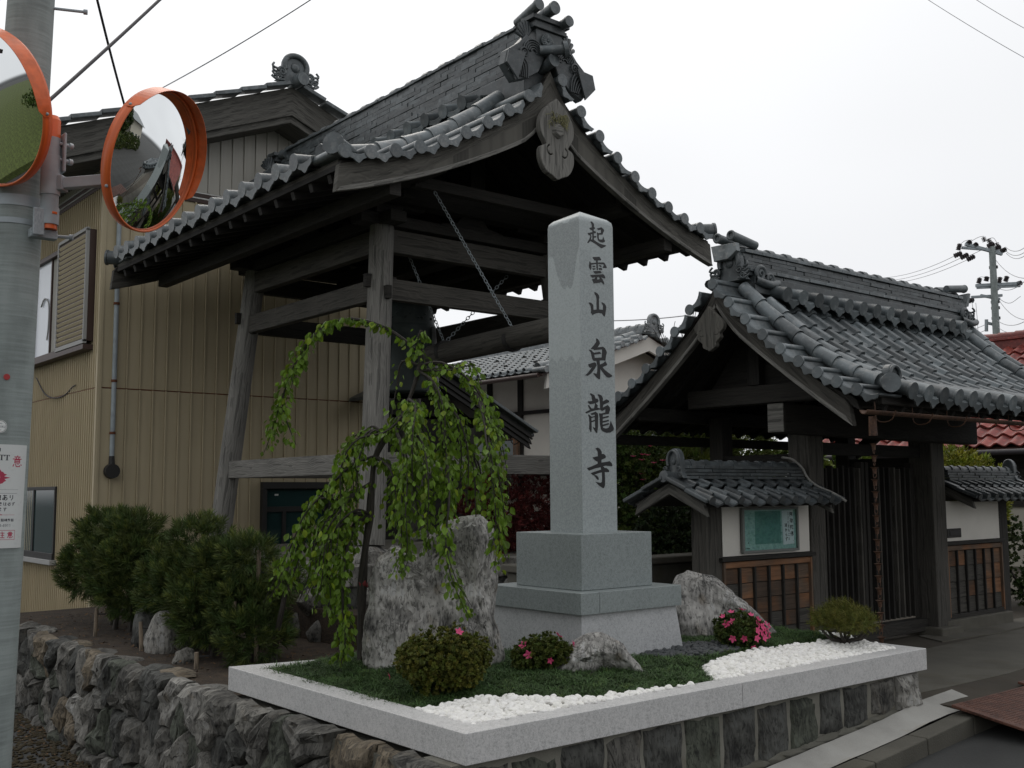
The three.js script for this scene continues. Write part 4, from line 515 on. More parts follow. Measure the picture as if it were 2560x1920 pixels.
// eave tile: a round cover with its disc, a sagging pan beside it with a scalloped drop; x across, z to the front, y up
function eaveTile(W, L, r, drop = 0.085, discR = r * 1.14, squash = 1) {
  const gs = [new THREE.CylinderGeometry(r, r * 0.96, L, 12, 1, false).rotateX(PI / 2).scale(1, squash, 1).translate(0, r * 0.35, -L / 2), new THREE.CylinderGeometry(discR, discR * 0.97, 0.024, 18).rotateX(PI / 2).translate(0, r * (0.35 + squash) - discR, 0.01)];
  const n = 6, sag = 0.03, x0 = r * 0.55, x1 = W - r * 0.55, Y = (t) => -sag * (1 - Math.pow(2 * t - 1, 2)), sh = new THREE.Shape(); sh.moveTo(x0, Y(0)); for (let i = 1; i <= n; i++) sh.lineTo(lerp(x0, x1, i / n), Y(i / n)); for (let i = n; i >= 0; i--) sh.lineTo(lerp(x0, x1, i / n), Y(i / n) - 0.016);
  gs.push(new THREE.ExtrudeGeometry(sh, { depth: L, bevelEnabled: false }).translate(0, 0, -L));
  const p = [], w = x1 - x0; for (let i = 0; i <= n; i++) p.push([x0 + w * i / n, Y(i / n) - 0.004]); for (const [u, v] of [[0.97, 0.35], [0.86, 0.55], [0.76, 0.62], [0.7, 0.72], [0.6, 0.95], [0.5, 1.08], [0.4, 0.95], [0.3, 0.72], [0.24, 0.62], [0.14, 0.55], [0.03, 0.35]]) p.push([x0 + w * u, -sag * 0.6 - drop * v]);
  gs.push(extr(p, 0.014, 0.002).translate(0, 0, -0.002)); return uvm(mergeGeometries(gs.map(prep)), 0.5, rnd() * 3, rnd() * 3);
}
function roundTile(W, L, r) { return uvm(mergeGeometries([new THREE.CylinderGeometry(r, r * 0.93, L * 1.06, 10, 1, true, 0, 2 * PI).rotateX(PI / 2).translate(0, r * 0.35, L * 0.47), (() => { const sh = new THREE.Shape(), n = 5, x0 = r * 0.5, x1 = W - r * 0.5, Y = (t) => -0.03 * (1 - Math.pow(2 * t - 1, 2)); sh.moveTo(x0, Y(0)); for (let i = 1; i <= n; i++) sh.lineTo(lerp(x0, x1, i / n), Y(i / n)); for (let i = n; i >= 0; i--) sh.lineTo(lerp(x0, x1, i / n), Y(i / n) - 0.016); return new THREE.ExtrudeGeometry(sh, { depth: L * 1.1, bevelEnabled: false }); })()].map(prep)), 0.5, rnd() * 3, rnd() * 3); }
// S-shaped pantile: broad pan, then a low roll that ends square with a notch; z runs down the slope
function panTile(W, L, rise = 0.034, th = 0.016) {
  const prof = []; for (let i = 0; i <= 12; i++) { const t = i / 12; const y = t < 0.66 ? -0.3 * rise * Math.sin(t / 0.66 * PI) : 0; if (t < 0.66) prof.push([t * W * 1.02, y]); } prof.push([0.68 * W, 0.0], [0.72 * W, rise * 0.8], [0.78 * W, rise], [0.92 * W, rise], [0.98 * W, rise * 0.75], [1.02 * W, 0]);
  const sh = new THREE.Shape(); sh.moveTo(...prof[0]); for (const q of prof.slice(1)) sh.lineTo(...q); for (const q of prof.slice().reverse()) sh.lineTo(q[0], q[1] - th);
  return uvm(flat(new THREE.ExtrudeGeometry(sh, { depth: L * 1.12, bevelEnabled: false }).translate(0, 0, -L * 0.12)), 0.5, rnd() * 3, rnd() * 3);
}
// rows of tiles down a slope; every tile a mesh of its own (shared shapes)
function slopeTiles(F, S, d0, d1, rows, s0, s1, cols, geos, mats, parent, name, lift = 0.022, r = RNG(7), asStuff = false) {
  const W = (s1 - s0) / cols, list = [];
  for (let i = 0; i < rows; i++) {
    const a = lerp(d0, d1, i / rows), b = lerp(d0, d1, (i + 1) / rows), t = F.f.clone().multiplyScalar(b - a).setY(S(b) - S(a)).normalize(), flip = F.a.clone().cross(t).y < 0 ? 1 : -1;
    // local x across, y normal, z down the slope
    let x = F.a.clone(), y = t.clone().cross(x).normalize(); const neg = y.y < 0; if (neg) { x.negate(); y = t.clone().cross(x).normalize(); }
    for (let j = 0; j < cols; j++) {
      const s = s0 + (neg ? j + 1 : j) * W, o = F.at(s, a, S(a) + 0.002), tt = t.clone().addScaledVector(y, lift / (Math.hypot(b - a, S(b) - S(a)) || 1)).normalize(), yy = tt.clone().cross(x).normalize();
      const mtx = basis(o, x, yy, tt).multiply(new THREE.Matrix4().makeTranslation(0, R(-0.003, 0.003, r), R(-0.004, 0.004, r)).multiply(new THREE.Matrix4().makeRotationY(R(-0.008, 0.008, r))));
      if (asStuff) list.push(geos[0].clone().applyMatrix4(mtx)); else { const m = mesh(name, pick(geos, r), pick(mats, r), parent); mtx.decompose(m.position, m.quaternion, m.scale); }
    }
  }
  if (asStuff) stuff(mesh(name, mergeGeometries(list), mats[1], parent));
}
function eaveRow(F, d, y, slope, s0, s1, cols, geo, mats, parent, name = 'eave_tile', dip = () => 0, r = RNG(9)) {   // tiles that face outward at distance d
  const W = (s1 - s0) / cols, t = F.f.clone().setY(slope).normalize(); let x = F.a.clone(), n = t.clone().cross(x).normalize(); const neg = n.y < 0; if (neg) { x.negate(); n = t.clone().cross(x).normalize(); }
  for (let j = 0; j <= cols; j++) { const s = s0 + (neg ? j : j) * W; if (neg ? j === 0 : j === cols) continue; const m = mesh(name, geo, pick(mats, r), parent); basis(F.at(s, d, y + dip(s)), x, n, t).decompose(m.position, m.quaternion, m.scale); }
}
function vergeRow(F, S, s, sign, d0, d1, n, geo, mats, parent, r = RNG(12)) {   // tiles along a gable edge, facing along the ridge
  for (let i = 0; i < n; i++) { const a = lerp(d0, d1, i / n), b = lerp(d0, d1, (i + 1) / n), t = F.f.clone().multiplyScalar(b - a).setY(S(b) - S(a)).normalize(), z = F.a.clone().multiplyScalar(sign); let x = t.clone(), y = z.clone().cross(x).normalize(), o = F.at(s, a, S(a)); if (y.y < 0) { x.negate(); y = z.clone().cross(x).normalize(); o = F.at(s, b, S(b)); }
    const m = mesh('verge_tile', geo, pick(mats, r), parent); basis(o, x, y, z).multiply(new THREE.Matrix4().makeRotationX(0.0).multiply(new THREE.Matrix4().makeRotationZ(R(-0.02, 0.02, r)))).decompose(m.position, m.quaternion, m.scale); }
}
// a line of round tiles laid down the slope near the gable
function coverRow(F, S, s, d0, d1, n, rad, mats, parent, r = RNG(15), name = 'cover_tile') { const L = (d1 - d0) / n; for (let i = 0; i < n; i++) { const a = d0 + i * L, b = a + L * 1.02, A = F.at(s, a, S(a)), B = F.at(s, b, S(b)).add(V(0, 0.012, 0)); mesh(name, uvm(mergeGeometries([cyl(A, B, rad * 0.93, rad, 14), cyl(B.clone().lerp(A, 0.06), B, rad * 1.04, rad * 1.03, 14)].map(prep)), 0.5, r() * 4, r() * 4), pick(mats, r), parent); } }
// ridge of stacked flat courses with round caps
function ridgeStack(F, s0, s1, y0, courses, ch, half, mats, parent, o = {}) {
  const r = RNG(o.seed ?? 21), L = o.piece ?? 0.3; let y = y0;
  for (let c = 0; c < courses; c++) { const strip = o.strips?.includes(c), h = strip ? 0.035 : ch, hw = half(c / (courses - 1)) + (strip ? 0.035 : 0) + R(-0.004, 0.004, r); let s = s0 - (c % 2) * L * 0.5; while (s < s1 - 0.01) { const a = Math.max(s, s0), b = Math.min(s + L, s1); if (b - a > 0.04) { const g = uvm(rbox(b - a - 0.004, h - 0.004, 2 * hw + R(-0.012, 0.012, r), 0.003), 0.5, r() * 5, r() * 5).applyMatrix4(basis(F.at((a + b) / 2, 0, y + h / 2), F.a.clone(), V(0, 1, 0), F.a.clone().cross(V(0, 1, 0)))); mesh('ridge_course_tile', g, strip ? pick(o.light ?? mats, r) : pick(mats, r), parent); } s += L; } y += h; }
  const n = Math.round((s1 - s0) / (o.cap ?? 0.27)), cr = o.capR ?? 0.095; for (let i = 0; i < n; i++) { const A = F.at(lerp(s0, s1, i / n), 0, y), B = F.at(lerp(s0, s1, (i + 1.06) / n), 0, y); const m = uvm(mergeGeometries([cyl(A, B, cr * 0.9, cr * 0.96, 14), cyl(A.clone().lerp(B, 0.72), B, cr * 1.16, cr * 1.2, 14)].map(prep)), 0.5, r() * 5, r() * 5); mesh('ridge_cap_tile', m, pick(mats, r), parent); }
  return y;
}
// curved board along a gable edge: between two heights given as functions of the distance from the ridge
function gableBoard(F, s, sign, lo, hi, d0, d1, th, mat, parent, name) {
  const n = 22, pts = []; for (let i = 0; i <= n; i++) { const d = lerp(d0, d1, i / n); pts.push([d, lo(d)]); } for (let i = n; i >= 0; i--) { const d = lerp(d0, d1, i / n); pts.push([d - (i === n ? 0.03 : 0), hi(d)]); }
  const g = extr(pts, th, 0.004), p = g.attributes.position; for (let i = 0; i < p.count; i++) { const q = F.at(s + sign * (p.getZ(i) - th), p.getX(i), p.getY(i)); const X = p.getX(i); p.setXYZ(i, q.x, q.y, q.z); }
  // grain along the board
  const G = prep(g), P = G.attributes.position, uv = new Float32Array(P.count * 2); for (let i = 0; i < P.count; i++) { const q = V().fromBufferAttribute(P, i), d = (q.x - F.o.x) * F.f.x + (q.z - F.o.z) * F.f.z; uv[2 * i] = d * 1.15; uv[2 * i + 1] = q.y - lo(d) + 0.3 * ((q.x - F.o.x) * F.a.x + (q.z - F.o.z) * F.a.z); } G.setAttribute('uv', new THREE.BufferAttribute(uv, 2)); G.computeVertexNormals();
  return mesh(name, G, mat, parent);
}
function deck(F, S, s0, s1, d0, d1, off, th, mat, parent, name = 'roof_deck') {   // boarding under the tiles
  const n = 14, pts = []; for (let i = 0; i <= n; i++) { const d = lerp(d0, d1, i / n); pts.push([d, S(d) - off]); } for (let i = n; i >= 0; i--) { const d = lerp(d0, d1, i / n); pts.push([d, S(d) - off - th]); }
  const g = extr(pts, s1 - s0, 0), p = g.attributes.position; for (let i = 0; i < p.count; i++) { const q = F.at(s0 + p.getZ(i), p.getX(i), p.getY(i)); p.setXYZ(i, q.x, q.y, q.z); } const G = flat(g); return mesh(name, uvm(G, 1), mat, parent);
}
function rafters(F, S, s0, s1, n, d0, d1, off, w, h, mat, parent) { for (let i = 0; i < n; i++) { const s = lerp(s0, s1, i / (n - 1)), m = (d0 + d1) / 2; const gs = [[d0, m], [m, d1]].map(([a, b]) => beam(F.at(s, a - 0.01, S(a) - off - h / 2), F.at(s, b, S(b) - off - h / 2), w, h, 0.004)); mesh('rafter', join(gs), mat, parent); } }
// scroll: a tapering spiral roll
function scroll(R0, turns, rad, n = 26) { const pts = []; for (let i = 0; i <= n; i++) { const t = i / n, a = t * turns * 2 * PI, q = R0 * (1 - 0.82 * t); pts.push(V(Math.cos(a) * q, Math.sin(a) * q, 0.3 * rad * t)); } return tube(pts, (k) => rad * (1 - 0.4 * k), n * 2, 6); }
// ridge-end ornament: arch with scrolls and a round boss; faces +z
function ridgeOrnament(w, h, style = 0) {
  const gs = [], a = []; for (let i = 0; i <= 14; i++) { const t = i / 14 * PI; a.push([Math.cos(t) * w * 0.32, h * 0.58 + Math.sin(t) * h * 0.42]); } a.push([-w * 0.34, h * 0.2], [-w * 0.5, 0], [w * 0.5, 0], [w * 0.34, h * 0.2]);
  gs.push(extr(a, 0.05, 0.008).translate(0, 0, -0.05)); const arch = []; for (let i = 0; i <= 16; i++) { const t = PI * (i / 16 * 1.3 - 0.15); arch.push(V(Math.cos(t) * w * 0.3, h * 0.58 + Math.sin(t) * h * 0.36, 0.02)); } gs.push(tube(arch, w * 0.065, 28, 8));
  for (const s of [-1, 1]) { gs.push(sx(scroll(w * 0.11, 1.6, w * 0.04), s).translate(s * w * 0.36, h * 0.3, 0.03)); gs.push(sx(scroll(w * 0.09, 1.5, w * 0.035), s).translate(s * w * 0.46, h * 0.1, 0.03)); if (style) for (let k = 0; k < 4; k++) gs.push(tube([V(s * w * 0.3, h * (0.05 + 0.1 * k), 0.02), V(s * w * (0.52 + 0.03 * k), h * (0.02 + 0.13 * k), 0.03), V(s * w * (0.62 - 0.02 * k), h * (0.12 + 0.14 * k), 0.01)], w * 0.03, 10, 6)); }
  gs.push(new THREE.SphereGeometry(w * 0.12, 14, 10).scale(1, 1, 0.5).translate(0, h * 0.55, 0.01)); return uvm(mergeGeometries(gs.map(prep)), 0.4);
}
function pendantGeo(pts, holes, th, bevel = 0.012) { const sh = new THREE.Shape(); sh.moveTo(...pts[0]); const m = pts.map((p) => new THREE.Vector2(...p)); sh.splineThru(m.slice(1)); for (const h of holes) { const p = new THREE.Path(); p.setFromPoints(h.map((q) => new THREE.Vector2(...q))); sh.holes.push(p); } return uvm(new THREE.ExtrudeGeometry(sh, { depth: th, bevelEnabled: true, bevelThickness: bevel, bevelSize: bevel * 0.7, bevelSegments: 2, curveSegments: 4, steps: 1 }).rotateZ(PI / 2), 1).rotateZ(-PI / 2); }
function slit(cx, cy, r, a0, a1, w) { const o = []; for (let i = 0; i <= 10; i++) { const a = lerp(a0, a1, i / 10); o.push([cx + Math.cos(a) * (r + w / 2), cy + Math.sin(a) * (r + w / 2)]); } for (let i = 10; i >= 0; i--) { const a = lerp(a0, a1, i / 10); o.push([cx + Math.cos(a) * (r - w / 2), cy + Math.sin(a) * (r - w / 2)]); } return o; }
// ---------------------------------------------------------------- bell tower
{
  const t = thing('bell_tower', 'open timber bell tower with curved tiled gable roof on splayed posts', 'bell tower', [0, 0, 0]);
  const cx = 7.15, zf = -8.0, zb = -13.82, ls = 0.085;
  const post = (sx, sz) => (y) => V(sx < 0 ? 5.97 - ls * (4.3 - y) : 8.33 + ls * (4.3 - y), y, sz > 0 ? -9.4 + ls * (4.3 - y) : -12.38 - ls * (4.3 - y));
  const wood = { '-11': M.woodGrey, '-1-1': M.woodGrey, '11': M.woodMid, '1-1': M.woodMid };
  for (const sx of [-1, 1]) for (const sz of [-1, 1]) {
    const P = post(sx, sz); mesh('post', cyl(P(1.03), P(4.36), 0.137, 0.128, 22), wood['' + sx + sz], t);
    const b = P(0.95); mesh('base_stone', uvm(rockBlob(RNG(sx + sz * 3 + 9), 0.27, 0.12, 0.27, 4, 0.08).translate(b.x, 0.92, b.z), 0.5), M.rockWall[4], t);
    for (const [y, dx, dz] of [[3.75, 1, 0], [3.62, 0, 1]]) { const q = P(y); mesh('tenon', uvm(box(q.x - (dx ? 0.19 : 0.03), q.x + (dx ? 0.19 : 0.03), y - 0.07, y + 0.07, q.z - (dz ? 0.19 : 0.03), q.z + (dz ? 0.19 : 0.03)), 1), M.woodDark, t); }
  }
  // tie beams: two high rings, one low rail
  const sides = [[[-1, 1], [-1, -1]], [[-1, 1], [1, 1]], [[1, 1], [1, -1]], [[-1, -1], [1, -1]]];
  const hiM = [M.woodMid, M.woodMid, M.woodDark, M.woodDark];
  sides.forEach(([a, b], i) => {
    const P = post(...a), Q = post(...b), dy = i % 2 ? 0.006 : 0, ex = (y, A, B, e) => { const p = A(y), q = B(y), d = q.clone().sub(p).normalize().multiplyScalar(e); return [p.sub(d), q.add(d)]; };
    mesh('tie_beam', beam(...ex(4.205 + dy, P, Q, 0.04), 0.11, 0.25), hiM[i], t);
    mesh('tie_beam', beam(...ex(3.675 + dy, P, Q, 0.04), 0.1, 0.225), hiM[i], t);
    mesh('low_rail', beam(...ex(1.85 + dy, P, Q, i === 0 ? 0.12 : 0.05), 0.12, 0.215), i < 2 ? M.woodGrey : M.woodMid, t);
    mesh('head_beam', beam(...ex(4.42 + dy, P, Q, 0.32), 0.2, 0.12), M.woodDark, t);
    const p = P(4.3), q = Q(4.3), m = p.clone().add(q).multiplyScalar(0.5), L = p.distanceTo(q), d = q.clone().sub(p).normalize();   // frog-leg strut
    const s = []; for (const [x, y] of [[-0.32, 0], [-0.3, 0.03], [-0.16, 0.06], [-0.1, 0.15], [-0.12, 0.2], [0.12, 0.2], [0.1, 0.15], [0.16, 0.06], [0.3, 0.03], [0.32, 0]]) s.push([x * 1.4, y]);
    mesh('frog_leg_strut', uvm(extr(s, 0.09, 0.004).translate(0, 0, -0.045), 1).applyMatrix4(basis(V(m.x, 4.475, m.z), d, V(0, 1, 0), d.clone().cross(V(0, 1, 0)))), M.woodDark, t);
  });
  for (const sx of [-1, 1]) for (const sz of [-1, 1]) { const q = post(sx, sz)(4.5); for (const [w, y, h] of [[0.3, 4.53, 0.1], [0.22, 4.46, 0.06]]) mesh('bracket_block', uvm(box(q.x - w / 2 * 1.1, q.x + w / 2 * 1.1, y - h / 2, y + h / 2, q.z - w / 2, q.z + w / 2), 1), M.woodDark, t); for (const [dx, dz] of [[0.5, 0], [0, 0.5]]) mesh('bracket_arm', beam(V(q.x - dx, 4.625 + (dx ? 0.005 : 0), q.z - dz), V(q.x + dx, 4.625 + (dx ? 0.005 : 0), q.z + dz), 0.13, 0.1), M.woodDark, t); }
  // purlins along the ridge, cross beams, ridge beam
  for (const x of [5.86, 8.44]) mesh('purlin', beam(V(x, 4.76, zf - 0.2), V(x, 4.76, zb + 0.2), 0.19, 0.2), M.woodDark, t);
  for (const z of [-9.35, -12.43]) { mesh('cross_beam', beam(V(5.2, 4.74, z), V(9.1, 4.74, z), 0.2, 0.24), M.woodDark, t); mesh('king_post', beam(V(cx, 4.86, z), V(cx, 5.6, z), 0.2, 0.2), M.woodBlack, t); }
  mesh('ridge_beam', beam(V(cx, 5.62, zf - 0.15), V(cx, 5.62, zb + 0.15), 0.2, 0.24), M.woodBlack, t);
  mesh('bell_beam', beam(V(cx + 0.14, 4.36, -9.4), V(cx + 0.14, 4.36, -12.4), 0.26, 0.26), M.woodBlack, t);
  mesh('chain_beam', beam(V(5.9, 4.68, -8.72), V(8.4, 4.68, -8.72), 0.1, 0.12), M.woodDark, t);

  // roof
  const FL_ = frame(V(cx, 0, zf), V(0, 0, -1), V(-1, 0, 0)), FR_ = frame(V(cx, 0, zf), V(0, 0, -1), V(1, 0, 0)), LEN = zf - zb;
  const B = (d) => 5.30 - 0.6 * d + 0.065 * d * d + 0.22 * Math.pow(Math.max(0, 1 - d / 0.42), 2), U = (d) => 5.80 - 0.95 * d + 0.167 * d * d + 0.1 * Math.pow(Math.max(0, 1 - d / 0.3), 2);
  const S = (d) => U(d) + 0.085, roof = new THREE.Group(); roof.name = 'roof'; t.add(roof);
  const tL = M.tile.slice(1), tP = [M.tile[2], M.tile[3], M.tile[3], M.tileLight[0]];
  const ET = eaveTile(0.362, 0.55, 0.072, 0.1), VT = eaveTile(0.268, 0.5, 0.05, 0.085, 0.066, 0.8), RT = roundTile(0.362, 0.29, 0.068);
  for (const [F, left] of [[FL_, true], [FR_, false]]) {
    deck(F, S, 0.06, LEN - 0.06, 0, 2.47, 0.085, 0.05, M.woodBlack, t);
    slopeTiles(F, S, 0.2, 2.36, 8, 0.42, LEN - 0.42, 14, [RT], tL, roof, 'cover_and_pan_tile', 0.03, RNG(31), !left);
    eaveRow(F, 2.56, S(2.45) + 0.035, -0.12, 0.36, LEN - 0.36, 14, ET, tP, roof, 'eave_tile', (s) => 0.03 * Math.pow((s / LEN - 0.5) * 2, 4));
    vergeRow(F, S, -0.05, -1, 0.1, 2.5, 9, VT, tP, roof, RNG(33)); vergeRow(F, S, LEN + 0.05, 1, 0.1, 2.5, 9, VT, tP, roof, RNG(34));
    for (const s of [0.50, LEN - 0.50]) coverRow(F, (d) => S(d) + 0.1, s, 0.3, 2.42, 7, 0.088, s < 1 ? [M.tileLight[0], M.tile[3], M.tileLight[0], M.tile[2]] : tL, roof);
    eaveRow(F, 0.42, S(0.45) + 0.27, -0.3, 0.62, LEN - 0.62, 13, eaveTile(0.352, 0.34, 0.068, 0.09), tL, roof, 'apron_tile');
    // corner tile, upright disc ending the gable row
    for (const s of [0.02, LEN - 0.02]) { const q = F.at(s, 2.56, S(2.5) + 0.06); mesh('corner_tile', uvm(mergeGeometries([cyl(q.clone().add(V(F.f.x * -0.25, -0.01, s < 1 ? -0.16 : 0.16)), q, 0.085, 0.09, 16), cyl(q, q.clone().add(V(F.f.x * 0.02, 0.002, s < 1 ? 0.014 : -0.014)), 0.1, 0.1, 18)].map(prep)), 0.5), M.tile[2], roof); }
    // boards along the gables
    for (const [s, sg] of [[0.02, -1], [LEN - 0.02, 1]]) {
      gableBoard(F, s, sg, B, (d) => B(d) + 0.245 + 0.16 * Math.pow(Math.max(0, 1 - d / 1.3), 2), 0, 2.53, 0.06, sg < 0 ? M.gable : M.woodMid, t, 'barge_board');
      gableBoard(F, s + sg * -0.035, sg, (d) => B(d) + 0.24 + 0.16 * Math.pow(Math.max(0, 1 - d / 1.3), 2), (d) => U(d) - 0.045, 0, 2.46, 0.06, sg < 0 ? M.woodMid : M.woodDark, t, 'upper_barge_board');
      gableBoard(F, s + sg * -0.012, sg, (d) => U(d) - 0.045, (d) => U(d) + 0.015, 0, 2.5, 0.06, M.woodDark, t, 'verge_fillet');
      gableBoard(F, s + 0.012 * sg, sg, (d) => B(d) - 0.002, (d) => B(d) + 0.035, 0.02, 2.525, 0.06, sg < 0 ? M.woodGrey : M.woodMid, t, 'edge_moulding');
    }
    rafters(F, S, 0.3, LEN - 0.3, 16, 0.25, 2.44, 0.137, 0.065, 0.085, M.woodBlack, t);
    mesh('eave_board', beam(F.at(0.1, 2.44, S(2.44) - 0.085), F.at(LEN - 0.1, 2.44, S(2.44) - 0.085), 0.05, 0.09), M.woodMid, t);
    mesh('eave_purlin', beam(F.at(0.1, 1.86, S(1.86) - 0.33), F.at(LEN - 0.1, 1.86, S(1.86) - 0.33), 0.13, 0.15), M.woodDark, t);
  }
  // ridge
  const FX = frame(V(cx, 0, zf), V(0, 0, -1), V(1, 0, 0)), rg = new THREE.Group(); rg.name = 'ridge'; t.add(rg);
  const top = ridgeStack(FX, 0.12, LEN - 0.1, 5.93, 11, 0.053, (k) => lerp(0.22, 0.15, k), [M.tile[0], M.tile[1], M.tile[1], M.tile[2]], rg, { piece: 0.27, cap: 0.36, capR: 0.1, strips: [10], light: [M.tile[2]], seed: 51 });
  mesh('ridge_base', uvm(box(cx - 0.27, cx + 0.27, 5.6, 5.94, zb + 0.1, zf - 0.12), 0.5), M.tile[0], rg);
  for (const [z, sg] of [[zf + 0.02, 1], [zb - 0.02, -1]]) {
    const orn = new THREE.Group(); orn.name = 'ridge_ornament'; orn.scale.setScalar(0.9); orn.position.set(cx - 0.04, 5.95, z); orn.rotation.y = sg > 0 ? 0 : PI; t.add(orn);
    mesh('end_slab', uvm(mergeGeometries([box(-0.2, 0.2, 0.1, 0.42, -0.14, 0.0, 0.01), box(-0.25, 0.25, 0.42, 0.47, -0.16, 0.03, 0.006), box(-0.28, 0.28, 0.51, 0.57, -0.18, 0.05, 0.006), box(-0.23, 0.23, 0.47, 0.51, -0.15, 0.02, 0.004)].map(prep)), 0.4), M.tile[0], orn);
    // disc with sixteen petals
    const pet = [new THREE.CylinderGeometry(0.088, 0.088, 0.02, 24).rotateX(PI / 2)]; for (let i = 0; i < 16; i++) pet.push(new THREE.SphereGeometry(0.018, 8, 6).scale(2.0, 0.75, 0.7).translate(0.05, 0, 0.01).rotateZ(i * PI / 8)); pet.push(new THREE.SphereGeometry(0.016, 10, 8).translate(0, 0, 0.012)); mesh('petalled_disc', uvm(mergeGeometries(pet.map(prep)), 0.3).translate(-0.05, 0.29, 0.02), M.tile[2], orn);
    for (const [x, y, r0] of [[-0.27, 0.63, 0.062], [-0.03, 0.66, 0.07], [0.19, 0.56, 0.06]]) mesh('ridge_end_tile', uvm(mergeGeometries([cyl(V(x * 0.8, y - 0.05, -0.32), V(x, y, 0.12), r0 * 0.9, r0, 14), cyl(V(x, y, 0.11), V(x, y, 0.145), r0 * 1.12, r0 * 1.1, 18)].map(prep)), 0.4), M.tile[2], orn);
    mesh('ridge_end_tile', uvm(mergeGeometries([cyl(V(-0.16, 0.16, 0.0), V(0.1, 0.19, 0.14), 0.055, 0.06, 14), cyl(V(0.1, 0.19, 0.13), V(0.14, 0.2, 0.16), 0.105, 0.1, 18)].map(prep)), 0.4), M.tile[2], orn);
    mesh('ridge_end_tile', uvm(mergeGeometries([cyl(V(0, 0.0, -0.3), V(0, 0.06, 0.06), 0.065, 0.07, 14), cyl(V(0, 0.06, 0.05), V(0, 0.062, 0.085), 0.08, 0.08, 18)].map(prep)), 0.4), M.tile[2], orn);
    for (const s of [-1, 1]) { // side fins: shell fan over curling waves
      const f = []; for (let i = 0; i < 6; i++) { const a = 0.35 + i * 0.34; f.push(tube([V(0, 0.02, 0.02), V(Math.cos(a) * 0.1, Math.sin(a) * 0.13, 0.035), V(Math.cos(a) * 0.155, Math.sin(a) * 0.23, 0.02)], (k) => 0.013 + 0.016 * k, 10, 7)); }
      mesh('shell_fan', sx(uvm(mergeGeometries(f.map(prep)), 0.4), s).translate(s * 0.3, 0.26, -0.1), M.tile[1], orn);
      const w = [extr([[0.02, 0.1], [0.12, 0.28], [0.3, 0.33], [0.42, 0.2], [0.62, 0.05], [0.66, -0.12], [0.5, -0.3], [0.3, -0.22], [0.12, -0.1]], 0.1, 0.01).translate(0, 0, -0.12)];
      for (let k = 0; k < 5; k++) { const a = []; for (let i = 0; i <= 10; i++) { const q = lerp(0.2, 2.6 + 0.1 * k, i / 10), rr = 0.05 + k * 0.03; a.push(V(0.2 + Math.cos(q) * rr, 0.12 + Math.sin(q) * rr, 0.0)); } w.push(tube(a, 0.011, 20, 6)); }
      for (let k = 0; k < 5; k++) w.push(tube([V(0.3 + k * 0.03, -0.24 + k * 0.0, 0), V(0.32 + k * 0.045, -0.06 - k * 0.01, 0.01), V(0.44 + k * 0.03, 0.06 - k * 0.04, 0), V(0.58 + 0.01 * k, 0.02 - k * 0.06, 0)], 0.011, 14, 6)); w.push(scroll(0.07, 1.6, 0.014).translate(0.36, 0.08, 0.01));
      mesh('wave_fin', sx(uvm(mergeGeometries(w.map(prep)), 0.4), s).scale(0.9, 0.9, 1).translate(s * 0.06, -0.0, 0), M.tile[0], orn);
      mesh('fin_side', sx(uvm(extr([[0.42, 0.04], [0.66, 0.02], [0.7, -0.14], [0.54, -0.3]], 0.02, 0.003), 0.4), s).translate(s * -0.02, 0.02, 0.03), M.tile[0], orn);
    }
  }
  for (const [z, sg] of [[zf + 0.035, 1], [zb - 0.035, -1]]) { // pendant carved under the gable peak
    const H = [[0, 0.64], [0.16, 0.52], [0.245, 0.4], [0.25, 0.27], [0.175, 0.16], [0.17, 0.13], [0.245, 0.09], [0.25, -0.02], [0.18, -0.13], [0.07, -0.175], [0, -0.205]];
    const pts = [...H, ...H.slice(0, -1).reverse().map(([x, y]) => [-x, y])], g = pendantGeo(pts, [slit(0.11, 0.085, 0.05, -2.4, 1.5, 0.03), slit(-0.11, 0.085, 0.05, PI - 1.5, PI + 2.4, 0.03)], 0.05).scale(0.88, 1, 1);
    const p = mesh('gable_pendant', g, M.woodGrey, t); p.position.set(cx - 0.01, 4.95, z); if (sg < 0) p.rotation.y = PI;
    if (sg > 0) { const bo = mesh('hexagonal_boss', uvm(new THREE.CylinderGeometry(0.06, 0.1, 0.06, 6).rotateX(PI / 2), 0.5), M.woodGrey, p); bo.position.set(0, 0.3, 0.075); const r = RNG(4), gs = []; for (let i = 0; i < 60; i++) { const a = R(-0.13, 0.13, r), b = R(0.32, 0.46, r); gs.push(tube([V(a * 0.5, b, 0.06), V(a, b + 0.03, 0.09), V(a * 1.2 + R(-0.05, 0.05, r), b + R(-0.05, 0.02, r), 0.09)], 0.003, 4, 4)); } stuff(mesh('straw_tuft', join(gs), std({ color: rgb(0.2, 0.19, 0.09) }), p)); }
  }
}
